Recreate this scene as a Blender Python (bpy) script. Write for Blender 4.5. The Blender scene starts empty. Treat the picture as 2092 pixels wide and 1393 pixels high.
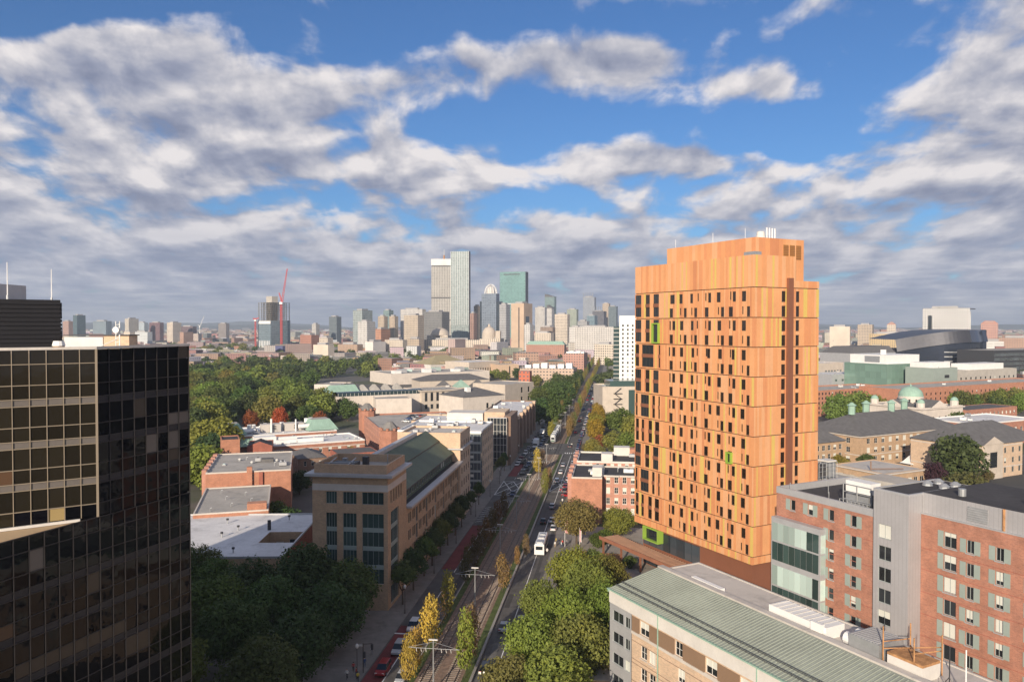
import bpy, math, random
import numpy as np
from mathutils import Vector, Matrix
rnd = random.Random(11)
R = math.radians
scene = bpy.context.scene
col = scene.collection

# ------------------------------------------------------------------ camera
F, CX, CY, HC = 1580.0, 1046.0, 696.5, 60.0          # focal length and centre in photo pixels, camera height in m
PITCH = math.atan(32.5 / F)
cam_d = bpy.data.cameras.new('camera')
cam_d.sensor_width = 36.0
cam_d.lens = F * 36.0 / 2092.0
cam_d.clip_start = 0.5
cam_d.clip_end = 40000
cam = bpy.data.objects.new('camera', cam_d)
col.objects.link(cam)
cam.location = (0, 0, HC)
cam.rotation_euler = (math.pi / 2 - PITCH, 0, 0)
scene.camera = cam

# ------------------------------------------------------------------ sun, sky, exposure
SUN_EL, SUN_AZ = R(18.0), R(18.5)        # shadows fall 18 degrees to the right of straight ahead
sdir = Vector((math.sin(SUN_AZ) * math.cos(SUN_EL), math.cos(SUN_AZ) * math.cos(SUN_EL), -math.sin(SUN_EL)))
sun_d = bpy.data.lights.new('sun', 'SUN')
sun_d.energy = 4.9
sun_d.angle = R(0.5)
sun_d.color = (1.0, 0.86, 0.68)
sun = bpy.data.objects.new('sun', sun_d)
col.objects.link(sun)
sun.rotation_euler = sdir.to_track_quat('-Z', 'Y').to_euler()
sun.location = (0, 0, 500)
scene.view_settings.view_transform = 'Standard'
scene.view_settings.look = 'None'
scene.view_settings.exposure = 0.34
scene.view_settings.gamma = 1.0
scene.view_settings.use_curve_mapping = False
scene.cycles.max_bounces = 5
scene.cycles.diffuse_bounces = 2
scene.cycles.glossy_bounces = 3
scene.cycles.transmission_bounces = 2
scene.cycles.volume_bounces = 0
scene.cycles.sample_clamp_indirect = 4.0
scene.cycles.use_denoising = True

world = bpy.data.worlds.new('World')
scene.world = world
world.use_nodes = True

class NT:
    """small helper for wiring shader nodes"""
    def __init__(s, tree):
        s.t = tree; s.n = tree.nodes; s.l = tree.links
    def new(s, typ, **kw):
        n = s.n.new(typ)
        for k, v in kw.items(): setattr(n, k, v)
        return n
    def put(s, sock, v):
        if hasattr(v, 'links') or isinstance(v, bpy.types.NodeSocket): s.l.new(v, sock)
        elif v is not None: sock.default_value = v
    def math(s, op, a, b=None, c=None, clamp=False):
        n = s.new('ShaderNodeMath', operation=op); n.use_clamp = clamp
        for i, v in enumerate((a, b, c)):
            if v is not None: s.put(n.inputs[i], v)
        return n.outputs[0]
    def vm(s, op, a, b=None, scale=None):
        n = s.new('ShaderNodeVectorMath', operation=op)
        s.put(n.inputs[0], a)
        if b is not None: s.put(n.inputs[1], b)
        if scale is not None: s.put(n.inputs['Scale'], scale)
        return n.outputs['Value'] if op in ('DOT_PRODUCT', 'LENGTH', 'DISTANCE') else n.outputs[0]
    def xyz(s, x, y, z):
        n = s.new('ShaderNodeCombineXYZ')
        for i, v in enumerate((x, y, z)): s.put(n.inputs[i], v)
        return n.outputs[0]
    def sep(s, v):
        n = s.new('ShaderNodeSeparateXYZ'); s.put(n.inputs[0], v); return n.outputs
    def noise(s, vec, scale, detail=4, rough=0.5, dist=0.0, dim='3D'):
        n = s.new('ShaderNodeTexNoise', noise_dimensions=dim)
        if vec is not None: s.put(n.inputs['Vector'], vec)
        n.inputs['Scale'].default_value = scale; n.inputs['Detail'].default_value = detail
        n.inputs['Roughness'].default_value = rough; n.inputs['Distortion'].default_value = dist
        return n.outputs[0]
    def ramp(s, v, stops, interp='LINEAR'):
        n = s.new('ShaderNodeValToRGB'); s.put(n.inputs[0], v); cr = n.color_ramp; cr.interpolation = interp
        while len(cr.elements) < len(stops): cr.elements.new(0.5)
        for e, (p, c) in zip(cr.elements, stops):
            e.position = p; e.color = c if len(c) == 4 else (*c, 1)
        return n.outputs[0]
    def smooth(s, v, a, b, lo=0.0, hi=1.0):
        n = s.new('ShaderNodeMapRange', interpolation_type='SMOOTHSTEP')
        s.put(n.inputs[0], v)
        for i, q in enumerate((a, b, lo, hi)): s.put(n.inputs[1 + i], q)
        return n.outputs[0]
    def mix(s, f, a, b, mode='MIX'):
        n = s.new('ShaderNodeMix', data_type='RGBA', blend_type=mode)
        s.put(n.inputs[0], f)
        s.put(n.inputs[6], a if not (isinstance(a, tuple) and len(a) == 3) else (*a, 1))
        s.put(n.inputs[7], b if not (isinstance(b, tuple) and len(b) == 3) else (*b, 1))
        return n.outputs[2]

def px_dir(px, py):
    x, y = (px - CX) / F, (CY - py) / F
    c, s = math.cos(PITCH), math.sin(PITCH)
    return Vector((x, c + y * s, -s + y * c))

def build_world():
    w = NT(world.node_tree); w.n.clear()
    out = w.new('ShaderNodeOutputWorld')
    sky = w.new('ShaderNodeTexSky', sky_type='NISHITA')
    sky.sun_disc = False
    sky.sun_elevation = SUN_EL
    sky.sun_rotation = math.pi + SUN_AZ          # the sun stands behind and left of the camera
    sky.altitude = 60; sky.air_density = 1.0; sky.dust_density = 0.6; sky.ozone_density = 2.0
    tc = w.new('ShaderNodeTexCoord').outputs['Generated']
    d = w.vm('NORMALIZE', tc)
    x, y, z = w.sep(d)
    z0 = w.math('MAXIMUM', z, 0.0)
    def plane(zv):
        inv = w.math('DIVIDE', 1.0, w.math('ADD', zv, HZ))
        return w.xyz(w.math('MULTIPLY', x, inv), w.math('MULTIPLY', y, inv), 0.0)
    def puff(zv, k):
        inv = w.math('DIVIDE', k, w.math('ADD', zv, 0.30))
        return w.xyz(w.math('MULTIPLY', x, inv), w.math('MULTIPLY', w.math('MULTIPLY', zv, 2.0), inv), w.math('MULTIPLY', y, 3.0))
    p = plane(z0)
    def dens(zv):
        v = plane(zv)
        warp = w.noise(v, 1.8, 2, 0.5)
        vv = w.vm('ADD', v, w.xyz(w.math('MULTIPLY', warp, 0.45), w.math('MULTIPLY', warp, -0.3), 5.2))
        big = w.noise(vv, 2.8, 2, 0.5)
        mid = w.noise(vv, 7.5, 4, 0.5)
        fine = w.noise(puff(zv, 1.0), 7.5, 9, 0.56, 0.25)
        return w.math('ADD', w.math('ADD', w.math('MULTIPLY', big, 0.50), w.math('MULTIPLY', mid, 0.27)), w.math('MULTIPLY', fine, 0.38))
    n0, n1 = dens(z0), dens(w.math('ADD', z0, 0.024))
    bias = None
    for (bx_, by_, rx_, ry_, a) in SKY_BLOBS:
        q = px_dir(bx_, by_).normalized(); e = px_dir(bx_ + rx_, by_).normalized(); f = px_dir(bx_, by_ - ry_).normalized()
        P0 = Vector((q.x, q.y)) / (max(q.z, 0) + HZ); rx = (Vector((e.x, e.y)) / (max(e.z, 0) + HZ) - P0).length; ry = (Vector((f.x, f.y)) / (max(f.z, 0) + HZ) - P0).length
        dv = w.vm('DIVIDE', w.vm('SUBTRACT', p, (P0.x, P0.y, 0)), (rx, ry, 1))
        dd = w.vm('DOT_PRODUCT', dv, dv)
        g = w.math('MULTIPLY', w.math('POWER', 2.718, w.math('MULTIPLY', dd, -1.0)), a)
        bias = g if bias is None else w.math('ADD', bias, g)
    cov = w.math('ADD', n0, bias)
    low = w.math('MULTIPLY', w.smooth(z, 0.02, 0.22, 1.0, 0.0), 0.14)     # the deck closes up towards the horizon
    cov = w.math('ADD', cov, low)
    mask = w.smooth(cov, 0.505, 0.645)
    thick = w.smooth(cov, 0.57, 0.80)
    lit = w.math('ADD', w.math('MULTIPLY', w.math('SUBTRACT', n0, n1), 4.2), 0.64)
    lit = w.math('SUBTRACT', lit, w.math('MULTIPLY', thick, 0.22))
    lit = w.math('ADD', lit, w.math('MULTIPLY', w.math('SUBTRACT', w.noise(puff(z0, 1.0), 5.0, 6, 0.5), 0.5), 0.55), clamp=True)
    ccol = w.ramp(lit, [(0.0, (0.18, 0.205, 0.295)), (0.3, (0.27, 0.29, 0.375)), (0.6, (0.42, 0.42, 0.47)), (1.0, (0.68, 0.645, 0.645))])
    dist = w.smooth(z, 0.0, 0.19, 1.0, 0.0)
    inv = w.math('DIVIDE', 1.0, w.math('ADD', z0, 0.05))
    rows = w.noise(w.xyz(w.math('MULTIPLY', x, inv), w.math('MULTIPLY', y, inv), 1.7), 1.5, 6, 0.55)      # receding rows of the far deck
    farc = w.ramp(rows, [(0.32, (0.20, 0.245, 0.36)), (0.5, (0.285, 0.325, 0.43)), (0.68, (0.46, 0.475, 0.54))])
    ccol = w.mix(w.math('MULTIPLY', dist, 0.72), ccol, farc)
    b1 = w.new('ShaderNodeBackground'); b1.inputs[1].default_value = 0.088
    w.l.new(w.mix(1.0, sky.outputs[0], (0.40, 0.66, 1.0, 1), 'MULTIPLY'), b1.inputs[0])
    b2 = w.new('ShaderNodeBackground'); w.l.new(ccol, b2.inputs[0]); b2.inputs[1].default_value = 1.0
    mx = w.new('ShaderNodeMixShader')
    w.l.new(mask, mx.inputs[0]); w.l.new(b1.outputs[0], mx.inputs[1]); w.l.new(b2.outputs[0], mx.inputs[2])
    w.l.new(mx.outputs[0], out.inputs[0])
HZ = 0.25
# cloud masses (+) and clear patches (-) of the sky in view: photo pixel, radius on the cloud plane, weight
SKY_BLOBS = [(200, 130, 260, 75, 0.10), (560, 190, 190, 60, 0.05), (300, 270, 320, 60, 0.09), (700, 330, 420, 55, 0.08), (150, 20, 330, 42, -0.20), (800, 70, 300, 90, -0.15), (830, 165, 90, 30, 0.06), (985, 125, 40, 30, 0.08),
             (1180, 250, 330, 60, -0.15), (1260, 120, 130, 42, 0.18), (1060, 30, 400, 50, -0.12), (1350, 320, 260, 38, 0.14), (1600, 270, 200, 60, -0.20), (1560, 180, 170, 40, 0.10), (2010, 170, 190, 130, 0.11), (1450, 60, 260, 60, -0.09), (1720, 150, 120, 70, -0.08),
             (1560, 40, 260, 50, 0.02), (1960, 330, 300, 70, 0.12), (1090, 410, 150, 28, -0.12), (450, 400, 70, 30, -0.10)]
build_world()

# ------------------------------------------------------------------ pixel -> place helpers
def G(px, py, z=0.0):
    d = px_dir(px, py); t = (z - HC) / d.z
    return Vector((d.x * t, d.y * t, z))
def P(px, py, Y):
    d = px_dir(px, py); t = Y / d.y
    return Vector((d.x * t, Y, HC + d.z * t))
def along(px, p, u):
    """metres from p along u (plan) until the photo column px is met"""
    k = (px - CX) / F
    return (k * p[1] - p[0]) / (u[0] - k * u[1])
ANG_S = R(7.64)
S = Vector((math.sin(ANG_S), math.cos(ANG_S)))        # along the avenue, away from the camera
T = Vector((math.cos(ANG_S), -math.sin(ANG_S)))       # across it, to the right
O = Vector((-12.4, 130.0))                            # middle of the tram tracks where the picture begins
def st(s, t, z=0.0):
    v = O + S * s + T * t
    return Vector((v.x, v.y, z))
def to_st(p):
    v = Vector((p[0], p[1])) - O
    return v.dot(S), v.dot(T)
ANG_B = R(27.4)                                       # plan angle of the cross direction of the campus on the right
Bv = Vector((math.cos(ANG_B), math.sin(ANG_B)))
Av = Vector((-math.sin(ANG_B), math.cos(ANG_B)))

# ------------------------------------------------------------------ materials
MATS = {}
def wall_uv(w):
    """metres along the wall and up it, from position and normal"""
    g = w.new('ShaderNodeNewGeometry')
    tan = w.vm('NORMALIZE', w.vm('CROSS_PRODUCT', (0, 0, 1), g.outputs['True Normal']))
    u = w.vm('DOT_PRODUCT', g.outputs['Position'], tan)
    z = w.sep(g.outputs['Position'])[2]
    return u, z, g
def mat(name, c, rough=0.8, var=0.12, scale=0.35, metal=0.0, spec=0.3, bump=0.0, brick=False, stripes=None, streak=0.0, emit=None, stain=0.0):
    if name in MATS: return MATS[name]
    m = bpy.data.materials.new(name); m.use_nodes = True
    w = NT(m.node_tree); b = w.n['Principled BSDF']
    g = w.new('ShaderNodeNewGeometry')
    pos = g.outputs['Position']
    n = w.noise(pos, scale, 5, 0.6)
    n2 = w.noise(pos, scale * 9, 3, 0.6)
    f = w.math('ADD', w.math('MULTIPLY', n, 0.65), w.math('MULTIPLY', n2, 0.35))
    lo = tuple(max(0, v * (1 - var * 1.6)) for v in c); hi = tuple(min(1, v * (1 + var * 1.6)) for v in c)
    out = w.ramp(f, [(0.28, lo), (0.72, hi)])
    if stain:
        sn = w.noise(pos, 0.22, 7, 0.68, 0.6)
        out = w.mix(w.smooth(sn, 0.5, 0.68, 0.0, stain), out, tuple(v * 0.5 for v in c))
    if brick:
        u, z, _ = wall_uv(w)
        bt = w.new('ShaderNodeTexBrick')
        w.l.new(w.xyz(u, z, 0.0), bt.inputs['Vector'])
        bt.inputs['Scale'].default_value = 1.0
        bt.inputs['Brick Width'].default_value = 0.42; bt.inputs['Row Height'].default_value = 0.15
        bt.inputs['Mortar Size'].default_value = 0.014; bt.inputs['Mortar Smooth'].default_value = 0.2
        bt.inputs['Color1'].default_value = (0.78, 0.78, 0.8, 1); bt.inputs['Color2'].default_value = (1.12, 1.05, 1.0, 1)
        bt.inputs['Mortar'].default_value = (1.15, 1.25, 1.3, 1)
        out = w.mix(0.8, out, bt.outputs[0], 'MULTIPLY')
    if stripes:                                  # (spacing, width, darkening) seams running up a wall or down a roof
        u, z, _ = wall_uv(w)
        fr = w.math('FRACT', w.math('DIVIDE', u, stripes[0]))
        s_ = w.math('LESS_THAN', fr, stripes[1])
        out = w.mix(s_, out, tuple(v * stripes[2] for v in c))
    if streak:
        u, z, _ = wall_uv(w)
        sn = w.noise(w.xyz(u, w.math('MULTIPLY', z, 0.08), 0.0), 1.4, 4, 0.6)
        out = w.mix(w.smooth(sn, 0.5, 0.75, 0.0, streak), out, tuple(v * 0.55 for v in c))
    w.l.new(out, b.inputs['Base Color'])
    b.inputs['Roughness'].default_value = rough; b.inputs['Metallic'].default_value = metal
    b.inputs['Specular IOR Level'].default_value = spec
    if bump:
        bp = w.new('ShaderNodeBump'); bp.inputs['Strength'].default_value = bump; bp.inputs['Distance'].default_value = 0.05
        w.l.new(n2, bp.inputs['Height']); w.l.new(bp.outputs[0], b.inputs['Normal'])
    if emit:
        b.inputs['Emission Color'].default_value = (*emit[:3], 1); b.inputs['Emission Strength'].default_value = emit[3]
    MATS[name] = m
    return m
def glass(name, c, rough=0.06, metal=0.0, wob=0.012, spec=0.6, vary=0.9):
    """dark reflecting glass: slightly wavy panes"""
    if name in MATS: return MATS[name]
    m = bpy.data.materials.new(name); m.use_nodes = True
    w = NT(m.node_tree); b = w.n['Principled BSDF']
    oi = w.new('ShaderNodeObjectInfo')
    g = w.new('ShaderNodeNewGeometry')
    v = w.math('ADD', w.math('MULTIPLY', oi.outputs['Random'], vary), 1 - vary / 2)
    w.l.new(w.mix(1.0, (*c, 1), w.xyz(v, v, v), 'MULTIPLY'), b.inputs['Base Color'])
    b.inputs['Roughness'].default_value = rough; b.inputs['Metallic'].default_value = metal
    b.inputs['Specular IOR Level'].default_value = spec
    bp = w.new('ShaderNodeBump'); bp.inputs['Strength'].default_value = 1.0; bp.inputs['Distance'].default_value = wob
    w.l.new(w.noise(g.outputs['Position'], 0.55, 2, 0.5), bp.inputs['Height']); w.l.new(bp.outputs[0], b.inputs['Normal'])
    MATS[name] = m
    return m

M = {}
def defmats():
    M.update(
    asphalt=mat('asphalt', (0.105, 0.10, 0.097), 0.9, 0.25, 0.25, bump=0.3, stain=0.45),
    pave=mat('pavement', (0.22, 0.205, 0.19), 0.9, 0.15, 0.4, bump=0.2, stain=0.45),
    plaza=mat('plaza_paving', (0.30, 0.27, 0.24), 0.9, 0.15, 0.5),
    soil=mat('ground_soil', (0.085, 0.085, 0.06), 0.95, 0.4, 0.06),
    lawn=mat('lawn', (0.075, 0.10, 0.03), 0.95, 0.4, 0.5, bump=0.5),
    ballast=mat('ballast', (0.23, 0.16, 0.12), 0.95, 0.35, 1.2, bump=0.6),
    sleeper=mat('sleeper_wood', (0.30, 0.25, 0.21), 0.9, 0.3, 1.0),
    rail=mat('rail_steel', (0.12, 0.085, 0.07), 0.5, 0.2, 1.0, metal=0.5),
    paint=mat('road_paint', (0.72, 0.72, 0.70), 0.8, 0.15, 1.0),
    redlane=mat('red_lane', (0.17, 0.04, 0.04), 0.9, 0.25, 0.3),
    kerb=mat('kerb_granite', (0.33, 0.31, 0.29), 0.85),
    brick=mat('brick_red', (0.375, 0.18, 0.125), 0.9, 0.18, 0.5, brick=True, streak=0.15),
    brick2=mat('brick_dark_red', (0.33, 0.12, 0.085), 0.9, 0.16, 0.5, brick=True),
    brick3=mat('brick_orange', (0.42, 0.20, 0.13), 0.9, 0.16, 0.5, brick=True, streak=0.2),
    brickpink=mat('brick_pink', (0.46, 0.24, 0.18), 0.9, 0.14, 0.5, brick=True),
    tan=mat('brick_tan', (0.45, 0.31, 0.20), 0.9, 0.12, 0.5, brick=True),
    tan2=mat('brick_buff', (0.56, 0.41, 0.29), 0.9, 0.10, 0.5, brick=True),
    brown=mat('brick_brown', (0.24, 0.16, 0.12), 0.9, 0.15, 0.5, brick=True),
    stone=mat('limestone', (0.52, 0.45, 0.38), 0.85, 0.10, 0.3, streak=0.25),
    granite=mat('granite_pale', (0.61, 0.545, 0.485), 0.85, 0.10, 0.3, streak=0.3),
    concrete=mat('concrete', (0.42, 0.39, 0.35), 0.9, 0.12, 0.3, streak=0.3),
    white=mat('white_panel', (0.76, 0.75, 0.73), 0.6, 0.05, 0.3),
    offwhite=mat('off_white', (0.62, 0.59, 0.55), 0.8, 0.08, 0.3),
    trim=mat('pale_trim', (0.55, 0.50, 0.45), 0.8, 0.08, 0.5),
    metal=mat('grey_metal_cladding', (0.43, 0.42, 0.43), 0.45, 0.06, 0.3, metal=0.25, stripes=(0.6, 0.07, 0.75)),
    metalplain=mat('grey_metal', (0.45, 0.45, 0.46), 0.5, 0.08, 0.5, metal=0.3),
    steel=mat('galvanised_steel', (0.40, 0.41, 0.42), 0.45, 0.12, 1.0, metal=0.5),
    darkmetal=mat('dark_metal', (0.06, 0.06, 0.065), 0.5, 0.1, 0.5, metal=0.3),
    roofgrey=mat('roof_grey', (0.40, 0.375, 0.34), 0.9, 0.16, 0.12, stain=0.45),
    roofwhite=mat('roof_white', (0.66, 0.65, 0.65), 0.85, 0.12, 0.12, stain=0.45),
    roofblack=mat('roof_black', (0.055, 0.052, 0.055), 0.85, 0.25, 0.15, stain=0.45),
    rooftan=mat('roof_pale_membrane', (0.52, 0.48, 0.44), 0.85, 0.08, 0.12, stain=0.45),
    slate=mat('roof_slate', (0.135, 0.13, 0.13), 0.8, 0.2, 0.5, stripes=(0.9, 0.08, 0.8)),
    copper=mat('green_copper', (0.29, 0.43, 0.35), 0.8, 0.15, 0.4, stripes=(0.8, 0.08, 0.8)),
    greenroof=mat('seamed_green_roof', (0.31, 0.335, 0.285), 0.7, 0.22, 0.16, stripes=(0.55, 0.14, 0.8), streak=0.25),
    greenroof2=mat('dark_green_roof', (0.12, 0.15, 0.105), 0.7, 0.15, 0.22, stripes=(0.7, 0.1, 0.8)),
    glass=glass('window_glass', (0.022, 0.026, 0.03)),
    glassgreen=glass('green_glass', (0.05, 0.085, 0.08), 0.08, 0.25),
    glassblue=glass('blue_glass', (0.06, 0.075, 0.09), 0.08, 0.25),
    glassbrown=glass('sunlit_front_glass', (0.018, 0.0145, 0.009), 0.05, 0.0, spec=0.3, vary=.5),  # front panes of the black tower, browned for the sun on them
    glassblack=glass('black_glass', (0.003, 0.003, 0.005), 0.03, 0.0, 0.02, spec=0.17),
    glasstower=glass('brown_window_glass', (0.024, 0.016, 0.011), .06, 0, vary=.6),
    blind=mat('window_blind', (0.62, 0.62, 0.56), 0.7, 0.04),
    frosted=glass('pale_green_glass', (0.45, 0.56, 0.52), 0.15, 0.1),
    framew=mat('window_frame_white', (0.68, 0.65, 0.60), 0.6, 0.05),
    framed=mat('window_frame_dark', (0.07, 0.055, 0.045), 0.5, 0.05),
    frameg=mat('window_frame_grey', (0.34, 0.37, 0.36), 0.5, 0.05),
    shutter=mat('grey_green_panel', (0.29, 0.34, 0.31), 0.5, 0.06),
    wood=mat('bark', (0.10, 0.075, 0.055), 0.95, 0.3, 1.0),
    rust=mat('rusty_steel', (0.42, 0.22, 0.10), 0.8, 0.45, 0.9),
    )
defmats()
# ------------------------------------------------------------------ mesh and object helpers
class MB:
    def __init__(s): s.v = []; s.f = []; s.m = []; s.mats = []
    def mi(s, m):
        if m not in s.mats: s.mats.append(m)
        return s.mats.index(m)
    def poly(s, pts, m):
        i = len(s.v); s.v += [tuple(p) for p in pts]; s.f.append(tuple(range(i, i + len(pts)))); s.m.append(s.mi(m))
    def box(s, x0, x1, y0, y1, z0, z1, m, top=None):
        s.prism([(x0, y0), (x1, y0), (x1, y1), (x0, y1)], z0, z1, m, top)
    def prism(s, fp, z0, z1, m, top=None, bottom=True, fp1=None):
        n = len(fp); i = len(s.v); fp1 = fp1 or fp
        s.v += [(x, y, z0) for x, y in fp] + [(x, y, z1) for x, y in fp1]
        k, kt = s.mi(m), s.mi(top or m)
        for a in range(n):
            b = (a + 1) % n
            s.f.append((i + a, i + b, i + n + b, i + n + a)); s.m.append(k)
        s.f.append(tuple(i + n + a for a in range(n))); s.m.append(kt)
        if bottom: s.f.append(tuple(i + a for a in reversed(range(n)))); s.m.append(k)
    def cyl(s, c, r, z0, z1, m, n=12, r1=None, top=None):
        r1 = r if r1 is None else r1
        q = lambda rr: [(c[0] + rr * math.cos(2 * math.pi * k / n), c[1] + rr * math.sin(2 * math.pi * k / n)) for k in range(n)]
        s.prism(q(r), z0, z1, m, top, True, q(r1))
    def lathe(s, c, prof, m, n=20):
        i = len(s.v); k = s.mi(m)
        for (r, z) in prof:
            s.v += [(c[0] + r * math.cos(2 * math.pi * a / n), c[1] + r * math.sin(2 * math.pi * a / n), z) for a in range(n)]
        for j in range(len(prof) - 1):
            for a in range(n):
                b = (a + 1) % n
                s.f.append((i + j * n + a, i + j * n + b, i + (j + 1) * n + b, i + (j + 1) * n + a)); s.m.append(k)
        s.f.append(tuple(i + (len(prof) - 1) * n + a for a in range(n))); s.m.append(k)
    def tube(s, p, q, r, m, n=5, r1=None):
        p, q = Vector(p), Vector(q); d = (q - p).normalized()
        a = d.cross(Vector((0, 0, 1)))
        if a.length < 1e-3: a = Vector((1, 0, 0))
        a.normalize(); b = d.cross(a); r1 = r if r1 is None else r1
        i = len(s.v); k = s.mi(m)
        for (c, rr) in ((p, r), (q, r1)):
            for t in range(n):
                w = 2 * math.pi * t / n
                s.v.append(tuple(c + a * (rr * math.cos(w)) + b * (rr * math.sin(w))))
        for t in range(n):
            u = (t + 1) % n
            s.f.append((i + t, i + n + t, i + n + u, i + u)); s.m.append(k)
        s.f.append(tuple(i + t for t in range(n))); s.m.append(k)
        s.f.append(tuple(i + n + t for t in reversed(range(n)))); s.m.append(k)
    def hip(s, x0, x1, y0, y1, z0, z1, m, over=0.5, inset=None):
        x0 -= over; x1 += over; y0 -= over; y1 += over
        w, d = x1 - x0, y1 - y0; e = min(w, d) / 2 if inset is None else inset
        if w >= d: a, b = (x0 + e, (y0 + y1) / 2, z1), (x1 - e, (y0 + y1) / 2, z1)
        else: a, b = ((x0 + x1) / 2, y0 + e, z1), ((x0 + x1) / 2, y1 - e, z1)
        c = [(x0, y0, z0), (x1, y0, z0), (x1, y1, z0), (x0, y1, z0)]
        if w >= d:
            s.poly([c[0], c[1], b, a], m); s.poly([c[1], c[2], b], m); s.poly([c[2], c[3], a, b], m); s.poly([c[3], c[0], a], m)
        else:
            s.poly([c[0], c[1], a], m); s.poly([c[1], c[2], b, a], m); s.poly([c[2], c[3], b], m); s.poly([c[3], c[0], a, b], m)
        s.poly(c[::-1], m)
    def mesh(s, name):
        me = bpy.data.meshes.new(name); me.from_pydata(s.v, [], s.f)
        for m in s.mats: me.materials.append(m)
        me.polygons.foreach_set('material_index', s.m); me.update()
        return me
    def build(s, name, parent=None, loc=(0, 0, 0), rz=0, smooth=False, **props):
        me = s.mesh(name)
        if smooth: me.polygons.foreach_set('use_smooth', [True] * len(me.polygons))
        return obj(name, me, parent, loc, rz, **props)

def obj(name, me, parent=None, loc=(0, 0, 0), rz=0, scale=None, **props):
    o = bpy.data.objects.new(name, me); col.objects.link(o)
    o.location = loc
    if rz: o.rotation_euler = (0, 0, rz)
    if scale: o.scale = scale
    if parent is not None: o.parent = parent
    for k, v in props.items():
        if v is not None: o[k] = v
    return o
def thing(name, label, cat, loc=(0, 0, 0), rz=0, group=None):
    loc = tuple(loc) if len(loc) == 3 else (loc[0], loc[1], 0)
    return obj(name, None, None, loc, rz, label=label, category=cat, group=group)
def copy_tree(o, parent=None, loc=None, rz=None, label=None, group=None, scale=None):
    c = o.copy(); col.objects.link(c)
    if parent is not None: c.parent = parent
    if loc is not None: c.location = loc
    if rz is not None: c.rotation_euler = (0, 0, rz)
    if scale is not None: c.scale = scale
    if label: c['label'] = label
    if group: c['group'] = group
    for ch in KIDS.get(o.name, []) or o.children: copy_tree(ch, c)
    return c
KIDS = {}
_cube = {}
def bx(parent, name, m, x0, x1, y0, y1, z0, z1, **props):
    """one box-shaped part; all boxes of one material share a mesh"""
    if m.name not in _cube:
        b = MB(); b.box(0, 1, 0, 1, 0, 1, m); _cube[m.name] = b.mesh('block_' + m.name)
    return obj(name, _cube[m.name], parent, (x0, y0, z0), 0, (x1 - x0, y1 - y0, z1 - z0), **props)

# window styles: frame, pane, mullions across, bars up, frame width, chance of a blind
WST = {
 'white': ('framew', 'glass', 0, 1, 0.09, 0.45), 'white2': ('framew', 'glass', 1, 1, 0.09, 0.5),
 'dark': ('framed', 'glass', 0, 0, 0.08, 0.1), 'dark2': ('framed', 'glass', 1, 0, 0.08, 0.12),
 'tower': ('framed', 'glasstower', 0, 0, 0.07, 0.06), 'towerbig': ('framed', 'glass', 2, 0, 0.08, 0.0),
 'grey': ('frameg', 'glass', 1, 0, 0.08, 0.3), 'curtain': ('frameg', 'glassgreen', 3, 0, 0.08, 0.0), 'curtain5': ('frameg', 'glassblue', 4, 3, 0.1, 0.0),
 'single': ('frameg', 'glass', 0, 0, 0.06, 0.25), 'louv': ('metalplain', 'metalplain', 0, 6, 0.06, 0.0)}
_wm = {}
def win_mesh(w, h, style, blind):
    key = (round(w, 2), round(h, 2), style, blind)
    if key not in _wm:
        fr, gl, nv, nh, fw, _ = WST[style]; fr, gl = M[fr], M[gl]
        b = MB()
        b.poly([(0, 0.06, 0), (w, 0.06, 0), (w, 0.06, h), (0, 0.06, h)], gl)
        if blind:
            b.poly([(fw, 0.052, h * (1 - blind)), (w - fw, 0.052, h * (1 - blind)), (w - fw, 0.052, h - fw), (fw, 0.052, h - fw)], M['blind'])
        def bar(x0, x1, z0, z1): b.box(x0, x1, 0, 0.05, z0, z1, fr)
        bar(0, fw, 0, h); bar(w - fw, w, 0, h); bar(fw, w - fw, 0, fw); bar(fw, w - fw, h - fw, h)
        for k in range(nv):
            x = w * (k + 1) / (nv + 1); bar(x - fw * .35, x + fw * .35, fw, h - fw)
        for k in range(nh):
            z = h * (k + 1) / (nh + 1)
            b.box(fw, w - fw, 0.003, 0.047, z - fw * .3, z + fw * .3, fr)
        _wm[key] = b.mesh('window_' + style)
    return _wm[key]
def grid(L, n, rows, ww, wh, z0, fh, m0=1.0, m1=1.0, skip=()):
    out = []
    for c in range(n):
        x = m0 + (L - m0 - m1) * (c + 0.5) / n - ww / 2
        for r in range(rows):
            if (c, r) in skip: continue
            out.append((x, x + ww, z0 + r * fh, z0 + r * fh + wh))
    return out
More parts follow.
